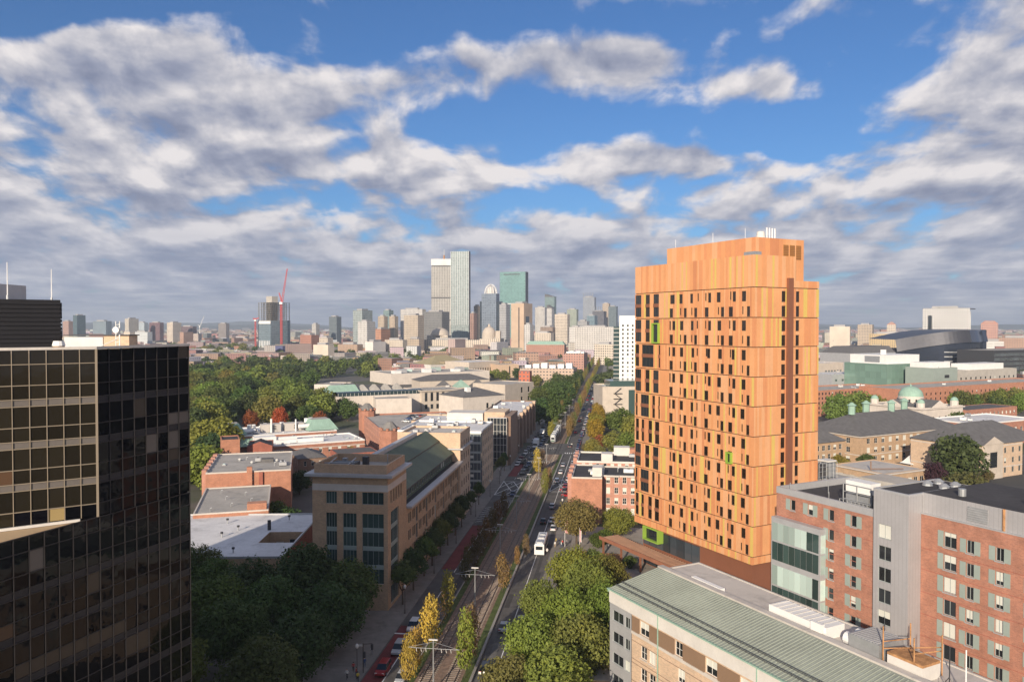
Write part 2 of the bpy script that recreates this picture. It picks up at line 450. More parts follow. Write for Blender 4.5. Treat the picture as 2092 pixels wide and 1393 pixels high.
def facade(mb, p0, p1, z0, z1, rects, depth, mw, mr=None):
    """wall from p0 to p1 (outside on the right hand) with real openings and reveals"""
    p0, p1 = Vector(p0), Vector(p1); L = (p1 - p0).length; u = (p1 - p0) / L; n = Vector((-u.y, u.x))   # n points inside
    pt = lambda a, z, d=0.0: (p0.x + u.x * a + n.x * d, p0.y + u.y * a + n.y * d, z)
    rects = [r for r in rects if r[0] > 0.01 and r[1] < L - 0.01 and r[2] >= z0 and r[3] <= z1]
    zs = sorted({z0, z1} | {round(r[2], 3) for r in rects} | {round(r[3], 3) for r in rects})
    for za, zb in zip(zs, zs[1:]):
        if zb - za < 1e-3: continue
        zm = (za + zb) / 2
        cut = sorted((r[0], r[1]) for r in rects if r[2] < zm < r[3])
        x = 0.0
        for a, b in cut + [(L, L)]:
            if a - x > 1e-3: mb.poly([pt(x, za), pt(a, za), pt(a, zb), pt(x, zb)], mw)
            x = b
    mr = mr or mw
    for a, b, c, d in rects:
        mb.poly([pt(a, c), pt(b, c), pt(b, c, depth), pt(a, c, depth)], mr)
        mb.poly([pt(a, d, depth), pt(b, d, depth), pt(b, d), pt(a, d)], mr)
        mb.poly([pt(a, c, depth), pt(a, d, depth), pt(a, d), pt(a, c)], mr)
        mb.poly([pt(b, c), pt(b, d), pt(b, d, depth), pt(b, c, depth)], mr)
    return rects
def windows(parent, p0, p1, rects, depth, style, name='window', sill=None):
    p0, p1 = Vector(p0), Vector(p1); L = (p1 - p0).length; u = (p1 - p0) / L; n = Vector((-u.y, u.x))
    ang = math.atan2(u.y, u.x)
    for a, b, c, d in rects:
        bl = 0
        if rnd.random() < WST[style][5]: bl = rnd.choice((0.3, 0.5, 0.5, 0.7, 0.95))
        w_ = obj(name, win_mesh(b - a, d - c, style, bl), parent, (p0.x + u.x * a + n.x * (depth - 0.07), p0.y + u.y * a + n.y * (depth - 0.07), c), ang)
        if sill:
            q = Vector((p0.x + u.x * (a - 0.1) - n.x * 0.08, p0.y + u.y * (a - 0.1) - n.y * 0.08))
            s_ = bx(w_, 'sill', sill, -0.12, b - a + 0.12, -depth - 0.04, -depth + 0.1, -0.16, -0.02)

def footprint_px(a, b, h, depth):
    p, q = G(*a, h), G(*b, h)
    v = Vector((q.x - p.x, q.y - p.y)); ang = math.atan2(v.y, v.x)
    return p, ang, v.length
def building(name, label, cat, p, ang, w, d, h, wall, roof, wins=None, style='white', depth=0.18, par=0.5, parmat=None, group=None,
             cornice=None, z0=0.0, stuff=0, sill=None, bandz=(), bandmat=None, rp=None):
    """box building: root at its front left corner, x along the front, y to the back. wins: face -> list of rects (or (rects, style))"""
    root = thing(name, label, cat, (p[0], p[1], 0), ang, group)
    wins = wins or {}
    fc = {'F': ((0, 0), (w, 0)), 'R': ((w, 0), (w, d)), 'B': ((w, d), (0, d)), 'L': ((0, d), (0, 0))}
    mb = MB()
    todo = []
    for k, (p0, p1) in fc.items():
        sp = wins.get(k, [])
        sty = style
        if isinstance(sp, tuple): sp, sty = sp
        rr = facade(mb, p0, p1, z0, h, sp, depth, M[wall])
        todo.append((p0, p1, rr, sty))
    mb.build('wall', root)
    for p0, p1, rr, sty in todo: windows(root, p0, p1, rr, depth, sty, sill=sill)
    rb = MB()
    pm = M[parmat or wall]; t = 0.35
    rb.poly([(t, t, h - par), (w - t, t, h - par), (w - t, d - t, h - par), (t, d - t, h - par)], M[roof])
    rb.build('roof', root)
    pb = MB()
    for q in ((0, w, 0, t), (0, w, d - t, d), (0, t, t, d - t), (w - t, w, t, d - t)):
        pb.box(q[0] - 0.02, q[1] + 0.02, q[2] - 0.02, q[3] + 0.02, h - par - 0.05, h + 0.04, pm)
    pb.build('parapet', root)
    if cornice:
        cm, ov, ch, cz = cornice
        c = MB(); c.prism([(-ov, -ov), (w + ov, -ov), (w + ov, d + ov), (-ov, d + ov)], h - cz, h - cz + ch, M[cm]); 
        # ring only: cut the middle away by building four strips instead of a slab
        c = MB()
        for q in ((-ov, w + ov, -ov, 0.0), (-ov, w + ov, d, d + ov), (-ov, 0.0, 0.0, d), (w, w + ov, 0.0, d)):
            c.box(*q, h - cz, h - cz + ch, M[cm])
        c.build('cornice', root)
    for z in bandz:
        c = MB(); o_ = 0.05
        for q in ((-o_, w + o_, -o_, -0.003), (w + 0.003, w + o_, 0, d), (-o_, -0.003, 0, d)):
            c.box(*q, z, z + 0.35, M[bandmat or 'trim'])
        c.build('stone_course', root)
    if stuff: rooftop(root, 1.5, w - 1.5, 1.5, d - 1.5, h - par, stuff, rp or random.Random(len(label) * 7 + int(w * 10)))
    root['_dims'] = (w, d, h)
    del root['_dims']
    return root
def rooftop(root, x0, x1, y0, y1, z, n, r):
    """air handlers, vents, pipes and hatches"""
    for k in range(n):
        x, y = r.uniform(x0, x1), r.uniform(y0, y1); t = r.random()
        b = MB()
        if t < 0.35:
            w_, d_, h_ = r.uniform(1.2, 3.2), r.uniform(1, 2.2), r.uniform(0.9, 1.9)
            x = min(x, x1 - w_); y = min(y, y1 - d_)
            b.box(x, x + w_, y, y + d_, z + 0.25, z + h_, M[r.choice(('metalplain', 'white', 'offwhite', 'steel'))])
            b.box(x + .1, x + w_ - .1, y + .1, y + d_ - .1, z, z + 0.24, M['darkmetal'])
            b.cyl((x + w_ / 2, y + d_ / 2), 0.4, z + h_, z + h_ + 0.2, M['darkmetal'], 10)
            b.build('air_handler', root)
        elif t < 0.65:
            hh = r.uniform(0.6, 1.4)
            b.cyl((x, y), 0.16, z, z + hh, M['steel'], 8); b.tube((x, y, z + hh), (x + .45, y, z + hh + .12), 0.17, M['steel'], 8)
            b.build('vent_pipe', root)
        elif t < 0.85:
            b.box(x, x + 1.1, y, y + 1.4, z, z + 0.35, M['metalplain']); b.prism([(x + .05, y + .05), (x + 1.05, y + .05), (x + 1.05, y + 1.35), (x + .05, y + 1.35)], z + .35, z + .6, M['frosted'], None, False, [(x + .4, y + .4), (x + .7, y + .4), (x + .7, y + 1), (x + .4, y + 1)])
            b.build('skylight', root)
        else:
            b.cyl((x, y), 0.5, z, z + 0.5, M['steel'], 12); b.cyl((x, y), 0.62, z + 0.5, z + 0.85, M['offwhite'], 12, 0.3)
            b.build('roof_fan', root)
def flat(name, pts, z, m, **props):
    b = MB(); b.poly([(p[0], p[1], z) for p in pts], m)
    return b.build(name, **props)
# ------------------------------------------------------------------ ground, avenue, tracks
def fp(parent, name, m, p0, u, a0, a1, z0, z1, d0, d1, **props):
    """box part on a wall: a along the wall, d inwards from its face"""
    n = (-u[1], u[0])
    cube_of(m)
    return obj(name, _cube[m.name], parent, (p0[0] + u[0] * a0 + n[0] * d0, p0[1] + u[1] * a0 + n[1] * d0, z0),
               math.atan2(u[1], u[0]), (a1 - a0, d1 - d0, z1 - z0), **props)
def cube_of(m):
    if m.name not in _cube:
        b = MB(); b.box(0, 1, 0, 1, 0, 1, m); _cube[m.name] = b.mesh('block_' + m.name)
    return _cube[m.name]

def city_ground():
    m = bpy.data.materials.new('city_ground'); m.use_nodes = True
    w = NT(m.node_tree); b = w.n['Principled BSDF']
    pos = w.new('ShaderNodeNewGeometry').outputs['Position']
    n = w.noise(pos, 0.012, 5, 0.6)
    c = w.ramp(n, [(0.35, (0.055, 0.055, 0.055)), (0.5, (0.12, 0.11, 0.10)), (0.6, (0.05, 0.065, 0.025)), (0.75, (0.10, 0.10, 0.09))])
    w.l.new(c, b.inputs['Base Color']); b.inputs['Roughness'].default_value = 0.95
    return m
GND = city_ground()
flat('ground', [(-16000, -800), (16000, -800), (16000, 16000), (-16000, 16000)], 0.0, GND, kind='structure')
def strip(name, t0, t1, s0, s1, z, m, thick=None, **kw):
    b = MB()
    q = [st(s0, t0), st(s0, t1), st(s1, t1), st(s1, t0)]
    if thick is None: b.poly([(p.x, p.y, z) for p in q], m)
    else: b.prism([(p.x, p.y) for p in q], z - thick, z, m)
    return b.build(name, kind='structure', **kw)
SE = 1500
X0, X1 = 232, 262            # the cross street
strip('road', -13.0, -5.2, -80, X0, 0.012, M['asphalt'])
strip('road', -13.0, -5.2, X1, SE, 0.012, M['asphalt'])
strip('road', 5.6, 12.6, -80, X0, 0.012, M['asphalt'])
strip('road', 5.6, 12.6, X1, SE, 0.012, M['asphalt'])
strip('cross_street', -13.0, 60, X0, X1, 0.010, M['asphalt'])
for (a, b_) in ((-80, X0 - 2), (X1 + 2, SE)):
    strip('track_bed', -3.9, 3.9, a, b_, 0.03, M['ballast'])
    strip('verge', -5.2, -3.9, a, b_, 0.05, M['lawn'])
    strip('verge', 3.9, 5.3, a, b_, 0.05, M['lawn'])
    strip('kerb', 5.3, 5.75, a, b_, 0.42, M['kerb'], 0.4)
    strip('kerb', -5.45, -5.2, a, b_, 0.14, M['kerb'], 0.13)
    strip('pavement', -19.5, -13.0, a, b_, 0.14, M['pave'], 0.13)
    strip('pavement', 12.6, 17.5, a, b_, 0.14, M['pave'], 0.13)
# painted markings, each a flat stripe 4 mm over the asphalt
def line(t0, t1, s0, s1, m='paint', z=0.017, name='road_marking'): strip(name, t0, t1, s0, s1, z, M[m])
line(9.15, 9.32, -60, 110); line(9.15, 9.32, 128, 228)
line(-9.32, -9.12, -60, 40); line(-9.32, -9.12, 70, 140)
for s in range(40, 70, 8): line(-9.3, -9.14, s, s + 3)
for s in range(140, 230, 10): line(-9.3, -9.14, s, s + 3)
for s0, s1 in ((-60, 22), (58, 100), (176, 206)): line(-12.8, -9.36, s0, s1, 'redlane', 0.0155, 'bus_lane')
def seg(s0, t0, s1, t1, w=0.3, z=0.021):
    a, b_ = st(s0, t0), st(s1, t1); d = (b_ - a).normalized(); n = Vector((-d.y, d.x, 0)) * w / 2
    flat('road_marking', [a - n, b_ - n, b_ + n, a + n], z, M['paint'], kind='structure')
for (ta, tb, sa, sb) in ((-12.9, -5.6, 142, 166), (6.0, 12.4, 150, 172)):
    seg(sa, ta, sa, tb); seg(sb, ta, sb, tb); seg(sa, ta, sb, ta); seg(sa, tb, sb, tb)
    seg(sa, ta, sb, tb, z=0.025); seg(sa, tb, sb, ta, z=0.029); mid = (sa + sb) / 2
    seg(mid, ta, sb, (ta + tb) / 2, z=0.033); seg(sa, (ta + tb) / 2, mid, tb, z=0.0365); seg(mid, tb, sb, (ta + tb) / 2 , z=0.0395)
for k in range(7):                                     # crossing bars on the cross street
    line(-13 + k * 1.1, -12.5 + k * 1.1, X0 + 1, X0 + 4); line(6 + k, 6.5 + k, X0 + 1, X0 + 4)
for k in range(7): seg(104 + k * 3.0, -12.9, 105.6 + k * 3.0, -11.0, 0.2)
seg(18, -9.0, 18, -13.0, 0.5)
# patched asphalt
pr_ = random.Random(17)
PAT = [mat('asphalt_patch_%d' % i, c, .9, .2, .5) for i, c in enumerate(((.06, .058, .058), (.085, .082, .08), (.14, .135, .13)))]
for k in range(46):
    t0 = pr_.choice((-8.8, -8.2, -7.4, 6.2, 7.0, 9.6, 10.4)); s0 = pr_.uniform(-30, 225)
    strip('road_patch', t0, t0 + pr_.uniform(.5, 1.7), s0, s0 + pr_.uniform(2, 22), 0.0138 + .00002 * k, PAT[k % 3])
# plaza in front of the orange tower and forecourts
flat('plaza', [st(20, 17.5), st(20, 34), st(70, 52), st(103, 40), st(103, 17.5)], 0.10, M['plaza'], kind='structure')
flat('forecourt', [st(-60, -19.5), st(-60, -60), st(30, -60), st(30, -19.5)], 0.05, M['pave'], kind='structure')
flat('red_planting_bed', [st(64, 18.5), st(62, 31), st(76, 31), st(78, 18.5)], 0.14, M['rust'], kind='structure')

sleeper_me = None
for tc, lab in ((-2.1, 'tram track on wooden sleepers beside the red bus lane'), (2.1, 'tram track on wooden sleepers beside the low granite wall')):
    root = thing('tram_track', lab, 'track', st(-60, tc, 0.03), math.pi / 2 - ANG_S)
    for r in (-0.72, 0.72):
        bx(root, 'rail', M['rail'], 0, SE, r - 0.045, r + 0.045, 0.06, 0.2)
    k = 0
    far = MB()
    x = 42.0
    while x < 290:
        if k < 150: bx(root, 'sleeper', M['sleeper'], x, x + 0.26, -1.2, 1.2, 0.0, 0.06)
        else: far.box(x, x + 0.26, -1.2, 1.2, 0.0, 0.06, M['sleeper'])
        x += 0.72; k += 1
    far.build('sleeper', root, kind='stuff')

# ------------------------------------------------------------------ orange residence tower
TW_Y = 159.0
TC = Vector(((1540 - CX) / F * TW_Y, TW_Y))
def tower():
    root = thing('residence_tower', 'tall orange panelled residence tower with yellow green stripes and narrow staggered windows', 'tower', TC, ANG_B)
    LL = along(1297, TC, Av); WR = along(1673, TC, Bv)
    om = [mat('orange_panel_%d' % i, c, 0.5, 0.06, 0.25, metal=0.15, streak=0.1) for i, c in enumerate(
        ((0.77, 0.38, 0.175), (0.735, 0.34, 0.15), (0.70, 0.305, 0.14), (0.77, 0.41, 0.21), (0.63, 0.265, 0.125)))]
    yel = mat('yellow_green_panel', (0.67, 0.48, 0.14), 0.5, 0.03, metal=0.1)
    grn = mat('lime_green_frame', (0.26, 0.40, 0.06), 0.5, 0.03)
    brn = mat('brown_panel', (0.24, 0.10, 0.06), 0.6, 0.05, metal=0.1)
    M.update(orange=om[0], brn=brn, lime=grn)
    base = MB()
    zt = 74.6
    TH = 0.22
    # core behind the panels, with the setback at the right hand end of the front
    base.prism([(TH, TH), (WR - 6.8, TH), (WR - 6.8, LL - TH), (TH, LL - TH)], 10.3, zt - 0.9, M['framed'], M['roofgrey'])
    base.prism([(WR - 6.8, TH), (WR - TH, TH), (WR - TH, LL - TH), (WR - 6.8, LL - TH)], 10.3, 69.0, M['framed'], M['roofgrey'])
    base.build('core', root)
    lob = MB()
    lob.box(1.6, WR - 1.6, 1.6, LL - 1.6, 0, 10.3, M['brn']); lob.build('base_storey', root)
    for k in range(14):
        y0 = 2 + k * (LL - 4) / 14
        if k > 3: bx(root, 'lobby_window', M['glass'], 1.3, 1.6, y0 + 0.15, y0 + (LL - 4) / 14 - 0.15, 0.4, 4.4)
        if k > 5: bx(root, 'lobby_window', M['glassblue'], 1.3, 1.6, y0 + 0.15, y0 + (LL - 4) / 14 - 0.15, 5.2, 9.4)
    bands = [10.3, 12.0, 18.3, 24.5, 30.75, 36.95, 43.15, 49.3, 55.45, 61.6, 67.85, zt]
    long0, ul = (0, LL), (0, -1)                 # long face runs from the far end to the near corner
    sx = lambda px: LL - along(px, TC, Av)       # photo column -> metres from the far end of the long face
    def cx(x): return sx(1270 + x / 3.979)
    up = [(387, 396), (413, 430), (475, 495), (563, 579), (608, 616), (676, 684), (703, 720), (779, 803), (871, 880), (902, 921), (977, 1004)]
    lo = [(391, 411), (472, 480), (506, 522), (563, 570), (590, 607), (676, 700), (779, 787), (807, 826), (871, 897), (977, 985), (1018, 1036)]
    wd = lambda q: [(cx(a - (4 if b - a > 12 else 1)), cx(b + (4 if b - a > 12 else 2))) for a, b in q]
    up, lo = wd(up), wd(lo)
    r = random.Random(5)
    pieces = []                                   # (face, a0, a1, z0, z1, mat)
    holes = []
    def pick(wd=0.5):
        q = r.random() if wd < 0.75 else 1.0
        return yel if q < 0.24 else om[r.choices(range(5), (5, 4, 3, 4, 1))[0]]
    for bi in range(len(bands) - 1):
        z0, z1 = bands[bi], bands[bi + 1]
        hl, hr = [], []
        if 2 <= bi <= 9 or bi == 1:
            flip = bi % 2
            U, Lw = (up, lo)
            for (a, b) in U:
                sh = 0.0 if not flip else (r.choice((-0.25, 0, 0.25)))
                thin = b - a < 0.5
                hl.append((a + sh, b + sh, z0 + (3.85 if thin else 3.45), z0 + 5.45))
            for (a, b) in Lw:
                thin = b - a < 0.5
                hl.append((a, b, z0 + (0.75 if thin else 0.25), z0 + 2.25))
            # common rooms at the far end
            zl = cx(330); wpat = r.choice(([(0.15, 1.6), (2.7, 7.0), (8.8, 9.4)], [(0.15, 2.4), (4.0, 5.6), (6.9, 8.9)], [(0.3, 1.1), (2.3, 5.4), (6.6, 7.6), (8.8, 9.4)], [(0.4, 1.6), (2.6, 3.6), (5.2, 6.6), (7.6, 9.2)]))
            sc = zl / 10.2
            for (a, b) in wpat:
                for dz in (0.5, 3.6): hl.append((a * sc, b * sc, z0 + dz, z0 + dz + 2.2))
            for (px0, px1) in ((1597, 1605), (1626, 1633)):
                a, b = along(px0, TC, Bv), along(px1, TC, Bv)
                for dz in (0.25, 3.35): hr.append((a, b, z0 + dz, z0 + dz + 2.15))
        for face, L, hs, ztop in (('l', LL, hl, z1), ('r', WR, hr, z1)):
            cuts = {0.0, L}
            x = 0.0
            while x < L: 
                x += r.choice((0.35, 0.45, 0.6, 0.75, 0.95, 1.15)); 
                if x < L - 0.3: cuts.add(x)
            for h in hs: cuts |= {h[0], h[1]}
            # merge cuts that nearly touch unless they bound a window
            hard = {0.0, L} | {q for h in hs for q in h[:2]}
            cs = []
            for c in sorted(cuts):
                if cs and c - cs[-1] < 0.32:
                    if c in hard and cs[-1] not in hard: cs[-1] = c
                    elif c in hard: cs.append(c)
                else: cs.append(c)
            for a, b in zip(cs, cs[1:]):
                if b - a < 0.02: continue
                mid = (a + b) / 2; m = pick(1.0 if any(h[0] - .01 < mid < h[1] + .01 for h in hs) else b - a)
                zz = z0
                for h in sorted([h for h in hs if h[0] - 0.01 < mid < h[1] + 0.01], key=lambda q: q[2]):
                    pieces.append((face, a, b, zz, h[2], m)); zz = h[3]
                zend = z1
                if face == 'r' and mid > WR - 6.8 and z1 > 69.4: zend = 69.5
                pieces.append((face, a, b, zz, zend, m))
            holes += [(face,) + h for h in hs]
    org = {'l': (long0, ul), 'r': ((0, 0), (1, 0))}
    pieces = [p for p in pieces if p[4] - p[3] > 0.05]
    pieces.sort(key=lambda p: -(p[2] - p[1]) * (p[4] - p[3]))
    rest = MB()
    for i, (f, a, b, z0, z1, m) in enumerate(pieces):
        p0, u = org[f]; g = 0.034; dz = 0.17; d0 = r.uniform(0, 0.035)
        a0, a1 = a + g, b - g
        if f == 'r': a0 = max(a0, 0.24)
        if i < 300: fp(root, 'panel', m, p0, u, a0, a1, z0 + dz * .3, z1 - dz * .7, d0, TH - 0.004)
        elif f == 'l': rest.box(d0, TH - 0.004, LL - a1, LL - a0, z0 + dz * .3, z1 - dz * .7, m)
        else: rest.box(a0, a1, d0, TH - 0.004, z0 + dz * .3, z1 - dz * .7, m)
    rest.build('panel', root, kind='stuff')
    for z in bands[1:-1]:
        pass
    holes.sort(key=lambda h: -(h[2] - h[1]))
    for (f, a, b, z0, z1) in holes:
        p0, u = org[f]; p0 = Vector(p0); u = Vector(u); n = Vector((-u.y, u.x))
        o = p0 + u * a + n * 0.14
        obj('window', win_mesh(b - a, z1 - z0, 'towerbig' if b - a > 2 else 'tower', 0), root, (o.x, o.y, z0), math.atan2(u.y, u.x))
        if f == 'l' and z1 - z0 > 1.8 and b - a > 0.9 and a < 8 and abs((z0 % 1) - 0) >= 0:
            pass
    # brown strips between the paired common room windows
    for (f, a, b, z0, z1) in holes:
        if f == 'l' and a < cx(330) and abs((z0 - 0.5) - min(bands, key=lambda q: abs(q - (z0 - 0.5)))) < 0.01:
            fp(root, 'spandrel', brn, long0, ul, a - 0.0, b + 0.0, z1 + 0.03, z1 + 0.87, -0.02, 0.0)
    # brown fin on the front face
    a, b = along(1606.5, TC, Bv), along(1617, TC, Bv)
    fp(root, 'fin', brn, (0, 0), (1, 0), a, b, 10.4, 69.9, -0.55, TH)
    # green framed openings
    for (px0, px1, y0, y1) in ((1334, 1348, 660, 701), (1487, 1498, 922, 945)):
        a, b = sx(px0), sx(px1)
        Yq = TC.y + Av.y * (LL - a)
        zz1, zz0 = P(px0, y0, Yq).z, P(px0, y1, Yq).z
        fr = MB(); w_ = 0.28
        for (x0, x1, q0, q1) in ((a, a + w_, zz0, zz1), (b - w_, b, zz0, zz1), (a + w_, b - w_, zz0, zz0 + w_), (a + w_, b - w_, zz1 - w_, zz1)):
            fr.box(-0.55, 0.1, LL - x1, LL - x0, q0, q1, grn)
        fr.build('green_frame', root)
        bx(root, 'framed_window', M['glass'], -.06, -.003, LL - b + w_, LL - a - w_, zz0 + w_, zz1 - w_)
    a, b = sx(1316), sx(1347); fr = MB()
    for (x0, x1, q0, q1) in ((a, a + .3, 6.9, 10.25), (b - .3, b, 6.9, 10.25), (a + .3, b - .3, 6.9, 7.2), (a + .3, b - .3, 9.95, 10.25)):
        fr.box(-0.3, 1.5, LL - x1, LL - x0, q0, q1, grn)
    fr.build('green_frame', root)
    bx(root, 'bay_window', M['glass'], 0.6, 1.3, LL - b + .4, LL - a - .4, 6.6, 9.8)
    # penthouse
    pa = LL - along(1362, TC + Bv * 3, Av)
    x0, x1, y0, y1 = 5.6, WR - 0.8, 5.0, LL - pa
    x0, y0, x1 = 3.4, 3.2, WR - 1.2
    y1 = along(1362, TC + Bv * x0, Av)
    ph = MB(); ph.box(x0 + .15, x1, y0 + .15, y1, 68.9, 78.3, M['framed'], M['roofgrey']); ph.build('penthouse', root)
    for f, p0, u, L in (('f', (x0, y0), (1, 0), x1 - x0), ('l', (x0, y1), (0, -1), y1 - y0)):
        x = 0.0
        while x < L - 0.2:
            w_ = min(r.choice((0.8, 1.1, 1.4, 1.8)), L - x)
            fp(root, 'panel', pick(w_), p0, u, max(x + .02, 0.16 if f == 'f' else 0), x + w_ - .02, 69.6 if f == 'f' else 73.8, 78.55, 0, 0.15); x += w_
    for k in range(3):
        bx(root, 'louvre', mat('louvre_ochre', (0.36, 0.17, 0.05), 0.6), x1 - 6.2 + k * 1.9, x1 - 4.7 + k * 1.9, y0 - 0.06, y0, 74.2, 77.3)
        for j in range(8): bx(root, 'slat', brn, x1 - 6.2 + k * 1.9, x1 - 4.7 + k * 1.9, y0 - 0.12, y0 - 0.065, 74.4 + j * .36, 74.5 + j * .36)
    for k in range(4):
        b = MB(); b.cyl((x1 - 8 + k * 1.0, y0 + 3 + k * .2), 0.16, 78.3, 81.2, M['white'], 8); b.build('flue', root)
    b = MB(); b.cyl((x1 - 9.8, y0 + 3), 1.1, 78.3, 80.2, M['offwhite'], 14, 0.8); b.build('exhaust_fan', root)
    for (x, y, h) in ((x0 + 1, y1 - 2, 80.6), (x0 + 1.5, y1 * .55, 81.0), (x0 + 3, y0 + 6, 81.2)):
        b = MB(); b.cyl((x, y), 0.05, 78.3, h, M['white'], 6); b.build('antenna', root)
    b = MB(); b.box(1.2, 3.2, 1.2, 4.2, 73.7, 75.3, M['steel']); b.build('air_handler', root)
    # entrance canopy with slatted roof, over the plaza
    cn = thing('entrance_canopy', 'long brown slatted canopy roof on posts at the foot of the orange tower', 'canopy', TC, ANG_B)
    cy0, cy1 = 8.0, LL + 9.0
    cb = MB(); cb.box(-4.2, 1.2, cy0, cy1, 4.35, 4.6, M['brn']); cb.build('roof_slab', cn)
    for k in range(int((cy1 - cy0) / 0.9)):
        bx(cn, 'slat', mat('canopy_slat', (0.33, 0.20, 0.14), 0.7), -3.9, 0.9, cy0 + .2 + k * .9, cy0 + .34 + k * .9, 4.603, 4.85)
    bx(cn, 'fascia', mat('canopy_fascia', (0.30, 0.13, 0.08), 0.6), -4.5, -4.205, cy0 - .2, cy1 + .2, 4.1, 4.95)
    for k in range(6):
        y = cy0 + 1 + k * (cy1 - cy0 - 2) / 5
        bx(cn, 'post', M['brn'], -4.0, -3.6, y, y + .4, 0.1, 4.35)
    return root
tower()

# ------------------------------------------------------------------ black glass tower on the left
def black_tower():
    K, E = Vector((-40.3, 74.8)), Vector((-36.0, 86.0))
    wu = (E - K).normalized(); fu = Vector((math.sin(R(55.3)), math.cos(R(55.3))))
    root = thing('glass_tower', 'black glass office tower with tan mullion grid and angled upper corner', 'tower', K)
    E, far0 = E - K, -wu * 30; f0 = -fu * 26
    zr, zl = 57.7, 41.4
    lit_mul = mat('sunlit_mullion', (0.33, 0.27, 0.20), 0.5, 0.05, metal=0.2); dark = mat('shaded_mullion', (0.055, 0.05, 0.05), 0.45, 0.05, metal=0.4)  # sun and shade put into colour: tan on the front, dark on the side
    sp = mat('spandrel_sunlit', (0.16, 0.14, 0.125), 0.5, 0.08, metal=0.1); spd = mat('spandrel_shaded', (0.03, 0.028, 0.032), 0.4, 0.08)  # spandrels likewise: sunlit tone in front, shaded tone on the side
    core = MB()
    back = [Vector((-62, 114)) - K, Vector((-96, 100)) - K, Vector((-96, 44)) - K]
    ins = 0.3
    nW = Vector((-wu.y, wu.x)) * ins; nF = Vector((-fu.y, fu.x)) * ins
    lower = [far0 + nW, E + nW * 1, back[0], back[1], back[2]]
    core.prism([(p.x, p.y) for p in lower], 0, zl - 0.25, M['glassblack'], mat('ledge_stone', (0.50, 0.36, 0.22), 0.8, 0.06))
    k_ = nF - fu * 0.15
    upper = [f0 + nF, Vector((0, 0)) + nF - fu * 0.1, E + nW, back[0], back[1], back[2]]
    core.prism([(p.x, p.y) for p in upper], zl - 0.2, zr - 0.35, M['glassblack'], M['roofgrey'])
    core.build('core', root)
    # ledge edge trim
    fl = 3.9
    panes = []
    def face(p0, u, a0, a1, zb, zt, mod, mm, gl, spm, tag):
        n = int(round((a1 - a0) / mod)); mod = (a1 - a0) / n
        zf = zt
        rows = []
        z = zt
        first = True
        while z > zb + 0.2:
            if first: segs = [(1.35, 'g')]; first = False
            else: segs = [(1.95, 'g'), (1.3, 'g'), (0.65, 's')]
            for h, k in segs:
                z2 = max(z - h, zb)
                if z - z2 > 0.1: rows.append((z2, z, k))
                z = z2
        for c in range(n + 1):
            fp(root, 'mullion', mm, p0, u, a0 + c * mod - .034, a0 + c * mod + .034, zb, zt, -0.07, 0.12)
        for (z2, z1, k) in rows:
            fp(root, 'transom', mm, p0, u, a0, a1, z1 - .036, z1 + .036, -0.05, 0.117)
            for c in range(n):
                panes.append((p0, u, a0 + c * mod + .047, a0 + (c + 1) * mod - .047, z2 + .052, z1 - .052, k, gl, spm, tag, c, z1))
        return rows
    LF = 26.0
    face(f0, fu, LF - 14 * 1.37, LF, zl + 0.05, zr, 1.37, lit_mul, M['glassbrown'], sp, 'f')
    LW = E.length
    face(Vector((0, 0)), wu, 0.0, LW, zl + 0.05, zr, 1.42, dark, M['glassblack'], spd, 'w')
    face(far0, wu, 30 - 15 * 1.45, 30 + LW, 18.0, zl - 0.05, 1.45, dark, M['glassblack'], spd, 'v')
    r = random.Random(9)
    brownp = mat('drawn_brown_blind', (0.075, 0.055, 0.038), 0.35, 0.05); palep = mat('drawn_pale_blind', (0.17, 0.14, 0.115), 0.35, 0.05)
    tanp = mat('reddish_blind', (0.10, 0.055, 0.03), 0.35, 0.05)
    yb = mat('yellow_blind', (0.34, 0.25, 0.11), 0.4, 0.05)
    panes.sort(key=lambda q: -((q[3] - q[2]) * (q[5] - q[4]) * (1.3 if q[9] == 'f' else 1.0) - max(0, 26 - q[11]) * 0.3))
    rest = MB(); blindrun = {}
    for i, (p0, u, a0, a1, z0, z1, k, gl, spm, tag, c, zz) in enumerate(panes):
        m = spm if k == 's' else gl
        if k == 'g' and z1 - z0 < 1.5:
            key = (tag, round(zz, 1))
            if key not in blindrun: blindrun[key] = (r.randint(0, 12), r.randint(3, 9), r.choice((brownp, palep, tanp, None, brownp)))
            st_, ln, bm = blindrun[key]
            if tag == 'f':
                if zz < 50 and r.random() < 0.4: m = tanp
                if zz < 46 and c > 8: m = r.choice((M['glassblack'], yb, M['glassblack']))
            elif bm and st_ <= c < st_ + ln and r.random() < 0.85: m = bm
        elif k == 'g' and tag != 'f' and r.random() < 0.06: m = r.choice((brownp, palep))
        tl = r.uniform(-0.006, 0.006)
        if i < 300:
            o = fp(root, 'pane', m, p0, u, a0, a1, z0, z1, 0.03, 0.09)
            o.rotation_euler[2] += tl; o.rotation_euler[0] = r.uniform(-0.004, 0.004)
        else:
            n = Vector((-u[1], u[0])); q0 = Vector(p0) + Vector(u) * a0 + n * 0.04; q1 = Vector(p0) + Vector(u) * a1 + n * 0.04
            rest.poly([(q0.x, q0.y, z0), (q1.x, q1.y, z0), (q1.x, q1.y, z1), (q0.x, q0.y, z1)], m)
    rest.build('pane', root, kind='stuff')
    # roof edge and the white edge of the ledge
    fp(root, 'roof_edge', mat('roof_edge_metal', (0.60, 0.55, 0.50), 0.5), f0, fu, LF - 20, LF + .1, zr - .02, zr + .22, -0.12, 0.4)
    fp(root, 'roof_edge', MATS['roof_edge_metal'], Vector((0, 0)), wu, 0.12, LW + .1, zr - .02, zr + .22, -0.12, 0.4)
